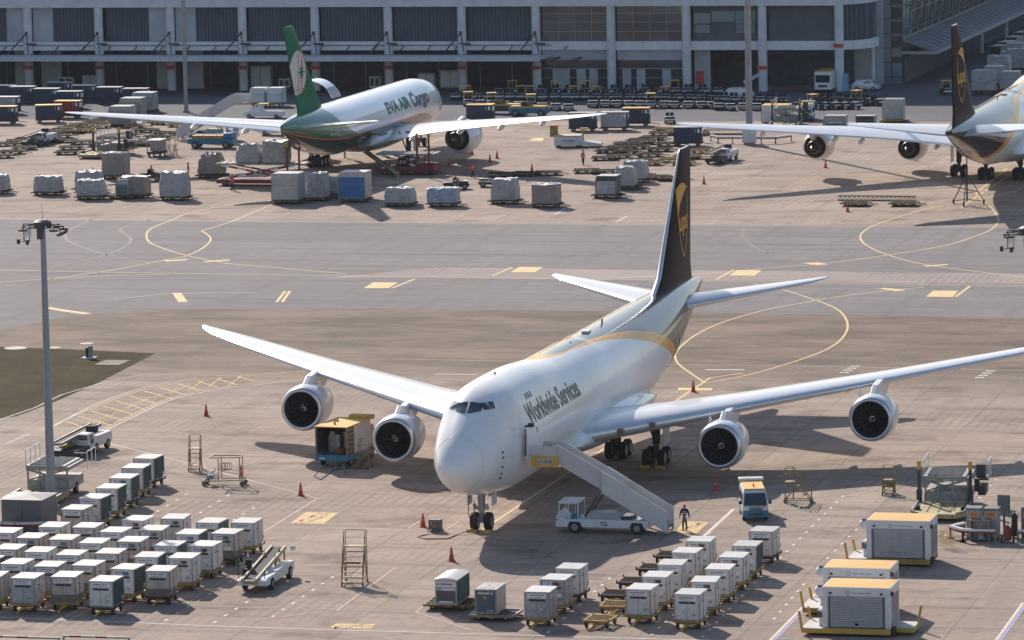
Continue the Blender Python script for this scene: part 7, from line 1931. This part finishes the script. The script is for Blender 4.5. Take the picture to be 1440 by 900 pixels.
def lorry(label, col, roof):
    t = thing('bus', label, 'minibus')
    b = MB(); b.box(-1.15, 1.15, -3, 3, .45, 2.9); b.build('body', col, t, bevel=.12); b = MB(); b.box(-1.0, 1.0, -3.03, -3.0, 1.45, 2.45); b.build('windscreen', M_cock, t)
    b = MB(); b.box(-1.1, 1.1, -3.02, 2.9, 2.9, 2.98); b.build('roof', roof, t); b = MB(); b.box(-.6, .6, -3.04, -3.0, .8, 1.1); b.build('grille', M_gdark, t)
    b = MB()
    for x in (-.85, .85): b.box(x - .2, x + .2, -3.05, -3.0, .8, 1.05)
    b.build('headlight', M_lamp, t); wheels4(t, (-.95, .95), (-2, 1.8), .42, .28, 'x'); return t
put(lorry('white minibus with yellow roof facing out under the terminal', M_pearl, M_yroof), 1157, 131, 0, 3)
p = G(1089, 173); t = uld_box(3.4, 3.0, 2.2, M_white, M_white, M_yroof, 'white box with orange-yellow roof behind the far wing, right of the mast', slope=0, name='freight_box'); t.location = (p.x, p.y + 1.5, .02)
p = G(1255, 172); t = uld_box(2.6, 2.0, 2.6, M_lds, M_lds, M_zinc, 'tall grey container with sloping shoulder right of the tractors'); t.location = (p.x, p.y + 1.0, .3); st_p.put((p.x, p.y + 1, -.26), 0, 'flat dolly under the tall grey container'); 
p = G(1258, 171); sty.put((p.x, p.y - 1.5, 0), 0, 'yellow low dolly before the tall grey container'); p = G(1175, 178); t = uld_box(2.8, 2.0, 1.4, M_lds, M_lds, M_ldtop, 'low grey box with lid ajar behind the far wing'); t.location = (p.x, p.y, .02)
p = G(1218, 176); t = uld_box(2.4, 1.6, 1.2, M_gdark, M_lds, M_ldtop, 'low crate right of the grey box behind the far wing', slope=0, name='freight_box'); t.location = (p.x, p.y, .02)
for i, (x, y_, k_) in enumerate(((1384, 132, 'f'), (1405, 110, 'f'), (1432, 100, 'f'), (1398, 122, 'u'), (1342 + 85, 88, 'u'), (1420, 100, 'u'), (1345 + 60, 86, 'c'), (1416, 80, 'c'), (1427, 73, 'c'), (1438, 66, 'c'), (1421, 130, 'u'))):
    p = G(x, y_)
    if k_ == 'f': o = freight(3.2, 2.4, 2.6, 70 + i, M_film, f'wrapped pallet in the shaded file at upper right, {ORD[i]} along', cap=.05); o.location = (p.x, p.y, .56); st_p.put((p.x, p.y, 0), 0, f'flat dolly under the {ORD[i]} shaded load at upper right')
    elif k_ == 'u': o = uld_box(2.6, 2.2, 2.3, M_lds, M_lds, M_ldtop, f'grey container in the shaded file at upper right, {ORD[i]} along'); o.location = (p.x, p.y, .56); st_p.put((p.x, p.y, 0), 0, f'flat dolly under the {ORD[i]} grey container at upper right')
    else: cb3.put((p.x, p.y, 0), 1.4, f'dark trailer with pale roof at the upper right edge, {ORD[i - 6]} along')
# white deck machine left of the fin heap
p = G(797, 208); t = thing('pallet_mover', 'low white machine with tan flat top and mesh cage, alone on concrete', 'pallet mover', (p.x, p.y + 1.5, 0), .15)
b = MB(); b.box(-1.8, 1.5, -1.3, 1.3, .25, 1.35); b.prism([(1.5, .25), (4.0, .2), (3.9, .45), (1.5, .8)], 'y', -1.2, 1.2); b.build('body', M_white, t, bevel=.08); b = MB(); b.box(-1.8, 1.5, -1.3, 1.3, 1.36, 1.46); b.build('flat_top', M_cream, t); b = MB(); b.box(-2.4, -1.5, .2, 1.2, 1.2, 2.6)
b.box(1.2, 2.2, .4, 1.2, 2.0, 2.2); b.bar((1.6, .8, .6), (1.6, .8, 2.0), .12); b.build('cage', M_yfr, t); b = MB(); dashes(b, -.9, .7, .75, .2, -1.3, 31); b.build('side_print', M_cab, t); wheels4(t, (-1.3, 1.2), (-1.1, 1.1), .35, .25, 'y')
# blue chassis truck and stairs behind the left wing
p = G(296, 209); t = thing('flatbed_truck', 'blue flatbed truck with yellow top gear below the left wing', 'truck', (p.x, p.y + .9, 0))
b = MB(); b.box(-2.9, 2.9, -1, 1, .55, 1.2); b.build('chassis', M_vanblue, t, bevel=.05); b = MB(); b.box(-2.4, 1.6, -.9, .9, 1.21, 1.6); b.build('load_bed', M_yfr, t); b = MB()
for x in (-2.6, -.8, .9): b.bar((x, -.9, 1.2), (x, -.9, 2.4), .06)
b.bar((-2.6, -.9, 2.4), (.9, -.9, 2.4), .05); b.build('handrail', M_cream, t); b = MB(); b.box(1.7, 2.8, -.95, .95, 1.21, 1.9); b.build('cab', M_bluet, t, bevel=.1); wheels4(t, (-2.0, 2.0), (-.9, .9), .45, .3, 'y')
p = G(290, 200); dup(st, (p.x, p.y + 2.5, 0), math.pi, 'white passenger stairs behind the blue flatbed truck, sloping down to the left')
p = G(218, 221); t = thing('cargo_cart', 'grey caged cart with pale roof standing left of the yellow steps', 'cart', (p.x, p.y + .8, 0))
b = MB(); b.box(-.85, .85, -1.3, 1.3, .4, .7); b.build('base', M_rust, t); b = MB(); b.box(-.8, .8, -.2, 1.25, .7, 2.0); b.box(-.85, -.75, -1.3, -1.2, .7, 2.0); b.box(.75, .85, -1.3, -1.2, .7, 2.0); b.build('cage', M_lds, t); b = MB(); b.box(-.9, .9, -1.35, 1.35, 2.0, 2.1); b.build('roof', M_deckw, t); wheels4(t, (-.7, .7), (-.9, .9), .25, .15, 'x', 12)
# yellow tow tractors and loaders on the road behind the right wing of the green-tailed plane
for x, y_, wh_ in ((708, 160, 'left'), (745, 163, 'right')):
    p = G(x, y_); t = thing('tow_tractor', f'long low yellow-topped tow tractor on the service road, {wh_} one of two', 'tow tractor', (p.x, p.y, 0)); b = MB(); b.box(-2.6, 2.6, -1.0, 1.0, .4, 1.1); b.build('body', M_vanblue if wh_ == 'right' else M_gdark, t, bevel=.1)
    b = MB(); b.box(-2.4, 2.3, -.9, .9, 1.1, 1.35); b.build('top_deck', M_yel, t); b = MB(); b.box(-1.0, .2, -.8, .8, 1.35, 1.9); b.build('cab', M_cock, t, bevel=.08); wheels4(t, (-1.7, 1.7), (-.9, .9), .45, .3, 'y')
p = G(676, 172); cb4.put((p.x, p.y, 0), 0, 'navy trailer with tan roof behind the wing of the green-tailed plane')
# dock equipment in the shade of the terminal
for x, y_, w_, h, c_, wh_ in ((93, 124, 2.2, 1.6, M_white, 'white twin-door cabinet under the canopy at the left'), (128, 124, 2.4, 1.9, M_panel, 'grey cabinet right of the white one under the canopy'), (362, 126, 3.0, 3.2, M_panel, 'tall pale crate left of the green tail under the canopy'), (388, 128, 1.6, 1.4, M_white, 'small white box behind the green tail'), (536, 122, 1.5, 1.7, M_white, 'white box under the canopy above the fuselage'), (636, 124, 3.0, 2.6, M_panel, 'stack of pale boards under the canopy'), (615, 120, 2.4, 2.2, M_panel, 'pale boards left of the stack under the canopy')):
    p = G(x, y_); t = thing('storage_cabinet', wh_, 'cabinet', (p.x, 668.5, 0)); b = MB(); b.box(-w_ / 2, w_ / 2, -.6, .6, .15, h); b.build('casing', c_, t, bevel=.03); b = MB(); b.box(-w_ / 2 + .15, -.1, -.62, -.6, .4, h - .2); b.box(.1, w_ / 2 - .15, -.62, -.6, .4, h - .2); b.build('door', M_void if c_ is M_white else M_conc, t); b = MB(); b.box(-w_ / 2, w_ / 2, -.5, .5, 0, .15); b.build('foot', M_gdark, t)
t = thing('stair_ramp', 'white slatted ramp inside the open bay', 'ramp', (-137.5, 667, 0)); b = MB(); b.bar((-1.5, 0, 1.0), (1.0, 0, 2.3), .15, .5); b.build('slope', M_white, t); b = MB(); b.bar((-1.5, 0, 0), (-1.5, 0, 1.0), .12); b.bar((1.0, 0, 0), (1.0, 0, 2.3), .12); b.build('leg', M_dsteel, t)
t = thing('cloth_banner', 'light blue cloth hanging beside the round terminal column', 'banner', (-124.3, 664.5, 0)); b = MB()
g_ = [(x_, .12 * math.sin(x_ * 5 + z_), z_) for x_ in (-.4, -.15, .1, .35) for z_ in (0.1, 1, 1.8, 2.4)]
b.add(g_, [(i * 4 + j, (i + 1) * 4 + j, (i + 1) * 4 + j + 1, i * 4 + j + 1) for i in range(3) for j in range(3)]); b.build('cloth', mat('sky_cloth', (.18, .42, .60), .6), t, flip=False); b = MB(); b.bar((-.42, .2, 0), (-.42, .2, 2.5), .05); b.bar((-.42, .2, 2.45), (.4, .2, 2.45), .05); b.build('frame', M_steel, t)

# ------------------------------------------------------------------ masts, barriers, cabinets
m1 = mast('tall grey floodlight mast with camera arms, at the left above the container block', 19.9); m1.location = (-116.75, 322.6, 0)
p = G(1446, 324, 19.9); m1b = dup(m1, (p.x, p.y, 0), 0.0, 'floodlight mast just outside the right edge, only its lamp arm showing')
m2 = mast('slim mast rising past the terminal canopy behind the left wing', 32, False, .27, .22, mat('mast_pale', (.30, .30, .32), .6)); m2.location = (*G(262, 158)[:2], 0)
m3 = mast('thick mast on a concrete base in front of the terminal, right of the brown fin', 36, False, .42, .33, mat('mast_pale', (.30, .30, .32), .6)); m3.location = (*G(1054, 203)[:2], 0)
b = MB(); b.box(-.75, .75, -.75, .75, .26, 2.3); b.build('concrete_base', M_conc, m3)
p = G(1054, 200); br = barrier('red and white crash barrier round the foot of the thick mast', 8, [(-5.0, 1.5), (-3.5, -1.2), (3.6, -1.2), (5.0, 1.5)]); br.location = (p.x, p.y - .6, 0)
p = G(1030, 190); t = thing('roller_bed', 'tan roller bed frame left of the thick mast', 'roller bed', (p.x - 1, p.y + 2, 0), .1); b = MB(); b.box(-3, 3, -1.2, 1.2, .5, .6); b.build('frame', M_zinc, t); b = MB()
for i in range(16): b.cyl((-2.8 + i * .37, -1.1, .65), (-2.8 + i * .37, 1.1, .65), .07, n=6)
b.build('roller', M_cream, t); b = MB()
for x in (-2.7, 2.7):
    for y_ in (-1, 1): b.bar((x, y_, 0), (x, y_, .5), .12)
b.build('leg', M_zinc, t)
t = thing('electrical_cabinet', 'dark grey electrical cabinet at the foot of the left mast', 'cabinet', (-115.3, 314.4, 0))
b = MB(); b.box(-1.5, 1.35, -1.6, 1.5, .12, 2.25); b.build('casing', M_cab, t, bevel=.03); b = MB(); b.add([(-1.6, -1.7, 2.27), (1.45, -1.7, 2.27), (1.45, 1.6, 2.27), (-1.6, 1.6, 2.27), (-.1, -.05, 2.42)], [(0, 1, 4), (1, 2, 4), (2, 3, 4), (3, 0, 4), (0, 1, 2, 3)]); b.build('roof', mat('cabinet_roof', (.22, .22, .24), .6), t)
b = MB(); b.box(-.05, -.02, -1.62, -1.6, .2, 2.2); b.box(-1.55, 1.4, -1.65, 1.55, 0, .12); b.box(.1, .14, -1.63, -1.6, 1.1, 1.35); b.build('door_seam', M_gdark, t)
br1 = barrier('red and white crash barrier curving round the grey cabinet', 8, [(-6.0, -2.5), (-1.0, -2.2), (1.4, -1.6), (2.3, .6), (2.4, 4.5)]); br1.location = (-114.2, 314.2, 0)
t = thing('guard_rail', 'low dark guard rail and gate left of the grey cabinet', 'guard rail', (-117.4, 310.2, 0)); b = MB()
for i in range(6): b.bar((-2 + i * .9, 0, 0), (-2 + i * .9, 0, 1.2), .06)
b.bar((-2, 0, 1.2), (2.5, 0, 1.2), .06); b.bar((-2, 0, .6), (2.5, 0, .6), .05); b.bar((-2.0, -.6, 1.5), (.4, -.3, 1.5), .08); b.bar((.4, -.3, 1.5), (1.0, .6, 1.4), .08); b.build('rail', M_rust, t)
for i, (x0, x1) in enumerate(((-20, 84), (90, 175))):
    a, q = G(x0, 913), G(x1, 916 if i == 0 else 919); t = thing('road_barrier', ('pale road barrier along the bottom edge at the left corner', 'second pale road barrier along the bottom edge')[i], 'road barrier', (a.x, a.y, 0)); L_ = (q - a).length
    b = MB(); b.bar((0, 0, .8), (L_, 0, .8), .12, .10); b.bar((0, 0, .8), (0, 0, .1), .1); b.bar((L_, 0, .8), (L_, 0, .1), .1); b.build('rail', M_zinc, t); b = MB()
    for k in range(int(L_ / 1.6)): b.bar((.4 + k * 1.6, 0, .8), (1.1 + k * 1.6, 0, .8), .13, .11)
    b.build('red_stripe', M_redp, t); b = MB(); b.box(-.3, .3, -.3, .3, 0, .1); b.box(L_ - .3, L_ + .3, -.3, .3, 0, .1); b.build('foot', M_conc, t)
# hydrant point at the right edge
p = G(1376, 764); HX, HY = p.x - .1, p.y + 1.3
for dx, wh_ in ((-.45, 'left'), (.72, 'right')):
    t = thing('utility_cabinet', f'pale grey utility cabinet with orange label, {wh_} of the pair', 'cabinet', (HX + dx, HY + .6, 0)); b = MB(); b.box(-.45, .45, -.5, .5, .15, 1.95); b.build('casing', mat('cabinet_pale', (.36, .34, .34), .6, var=.1, dirt=.3), t, bevel=.02)
    b = MB(); b.box(-.5, .5, -.55, .55, 1.96, 2.08); b.box(-.45, .45, -.5, .5, 0, .14); b.build('lid', M_cab, t); b = MB(); b.box(-.25, .25, -.52, -.5, 1.45, 1.8); b.build('label_panel', M_amber, t); b = MB(); dashes(b, -.2, .2, 1.65, .06, -.522, 5); b.build('label_print', M_redp, t)
t = thing('display_case', 'open-fronted frame with a small blue heap between the pale cabinets', 'case', (HX + .05, HY - .25, 0)); b = MB()
for x in (-.62, .62): b.box(x - .04, x + .04, -.3, .3, 0, 1.35)
b.box(-.66, .66, -.34, .34, 1.35, 1.42); b.box(-.62, .62, .25, .3, 0, 1.35); b.box(-.62, .62, -.3, .3, .1, .16); b.build('frame', M_zinc, t); b = MB(); b.cyl((.1, -.05, .17), (.1, -.05, .65), .3, .04, 10); b.build('blue_cover', mat('pale_blue_cloth', (.30, .42, .50), .7), t)
br2 = barrier('red and white crash barrier before the two pale utility cabinets', 6, [(-1.2, 1.7), (-1.9, .3), (-.9, -.85), (1.25, -.85)]); br2.location = (HX - .1, HY, 0)
t = thing('sign_board', 'grey blank sign board on a dark post behind the pale cabinets', 'sign', (HX + 1.3, HY + 1.9, 0)); b = MB(); b.box(-.06, .06, -.06, .06, 0, 2.7); b.box(-.4, .4, -.3, .3, 0, .1); b.build('post', M_gdark, t); b = MB(); b.box(-.42, .42, -.1, -.05, 1.5, 2.7); b.build('board', M_cab, t)
b = MB(); b.cyl((0, 0, .1), (0, 0, 1.45), .2, .2, 14); b.cyl((0, 0, 1.45), (0, 0, 1.62), .2, .06, 14); b.cyl((0, 0, 1.62), (0, 0, 1.8), .05, n=8); o = b.build('gas_bottle', M_gdark); tag(o, 'tall black gas bottle standing right of the sign board', 'gas bottle'); o.location = (HX + 2.1, HY + 1.2, 0)
t = thing('extinguisher_trolley', 'dark red wheeled extinguisher in front of the black gas bottle', 'extinguisher', (HX + 1.95, HY - .9, 0)); b = MB(); b.cyl((0, 0, .2), (0, 0, .95), .26, .26, 16); b.cyl((0, 0, .95), (0, 0, 1.15), .26, .08, 16); b.build('tank', M_redp, t); b = MB(); b.bar((0, .1, 1.1), (0, .4, 1.3), .05); b.bar((-.2, .3, .2), (-.2, .4, 1.2), .04); b.bar((.2, .3, .2), (.2, .4, 1.2), .04); b.build('handle', M_gdark, t); wheels4(t, (-.38, .38), (.1,), .24, .1, 'x', 12)
t = thing('utility_cabinet', 'grey cabinet with yellow sign cut off by the right edge', 'cabinet', (HX + 3.6, HY + .6, 0)); b = MB(); b.box(-.9, 1.2, -.5, .6, .1, 2.2); b.build('casing', M_cab, t, bevel=.02); b = MB(); b.box(-.75, -.3, -.52, -.5, 1.5, 1.9); b.build('label_panel', M_yel, t)
br3 = barrier('red and white crash barrier at the right edge before the grey cabinet', 4); br3.location = (HX + 4.6, HY - .6, 0)
t = thing('mesh_basket', 'small yellow wire basket left of the pale cabinets', 'basket', (*G(1331, 771)[:2], 0)); b = MB()
for i in range(6): b.bar((-.42 + i * .168, 0, .1), (-.42 + i * .168, 0, 1.15), .025); b.bar((-.42, 0, .2 + i * .18), (.42, 0, .2 + i * .18), .025); b.bar((-.42 + i * .168, .5, .1), (-.42 + i * .168, .5, 1.15), .025)
b.bar((-.42, 0, 1.15), (-.42, .5, 1.15), .03); b.bar((.42, 0, 1.15), (.42, .5, 1.15), .03); b.build('mesh', M_yel, t)
# marker post and slabs in the grass corner
t = thing('marker_post', 'stubby dark and white marker post on the grass corner', 'marker post', (*G(126, 504)[:2], 0)); b = MB(); b.box(-.28, -.02, -.2, .2, .1, .95); b.build('dark_half', M_gdark, t); b = MB(); b.box(-.018, .24, -.2, .2, .1, .95); b.box(-.02, .24, -.2, .2, .96, 1.1); b.build('pale_half', mat('weathered_pale', (.36, .34, .28), .8), t); b = MB(); b.box(-.6, .55, -.5, .5, 0, .1); b.build('base', M_conc, t)
p = G(158, 510.5); b = MB(); b.box(-1.1, 1.1, -1.5, 1.5, 0, .05); o = b.build('manhole_slab', mat('slab_tan', (.24, .19, .15), .9)); tag(o, 'flat pale concrete slab set in the grass corner', 'slab'); o.location = (p.x, p.y, 0)
# tail stand and tyre of the far right aircraft
p = G(1360, 288); t = thing('tail_stand', 'tall tripod stand on wheels under the far right tail', 'tripod stand', (p.x, p.y, 0)); b = MB(); b.cyl((0, 0, .4), (0, 0, 5.2), .1, .06, 8)
for a in range(3): c_, s_ = math.cos(a * 2.09 + .5), math.sin(a * 2.09 + .5); b.bar((c_ * 1.9, s_ * 1.9, .3), (0, 0, 3.4), .08); b.bar((c_ * 1.9, s_ * 1.9, .3), (0, 0, .6), .07); b.bar((c_ * 1.2, s_ * 1.2, 1.35), (-c_ * .1, -s_ * .1, 1.3), .05)
b.build('tripod', M_dsteel, t)
for a in range(3): c_, s_ = math.cos(a * 2.09 + .5), math.sin(a * 2.09 + .5); b = MB(); b.wheel((c_ * 1.9, s_ * 1.9, .25), .25, .16, 'x', n=10); b.build('wheel', [M_blackr, M_rim], t)

def drop(o):
    for c in list(o.children): drop(c)
    bpy.data.objects.remove(o)
for s_ in Stock.every:
    if not s_.used: drop(s_.root)
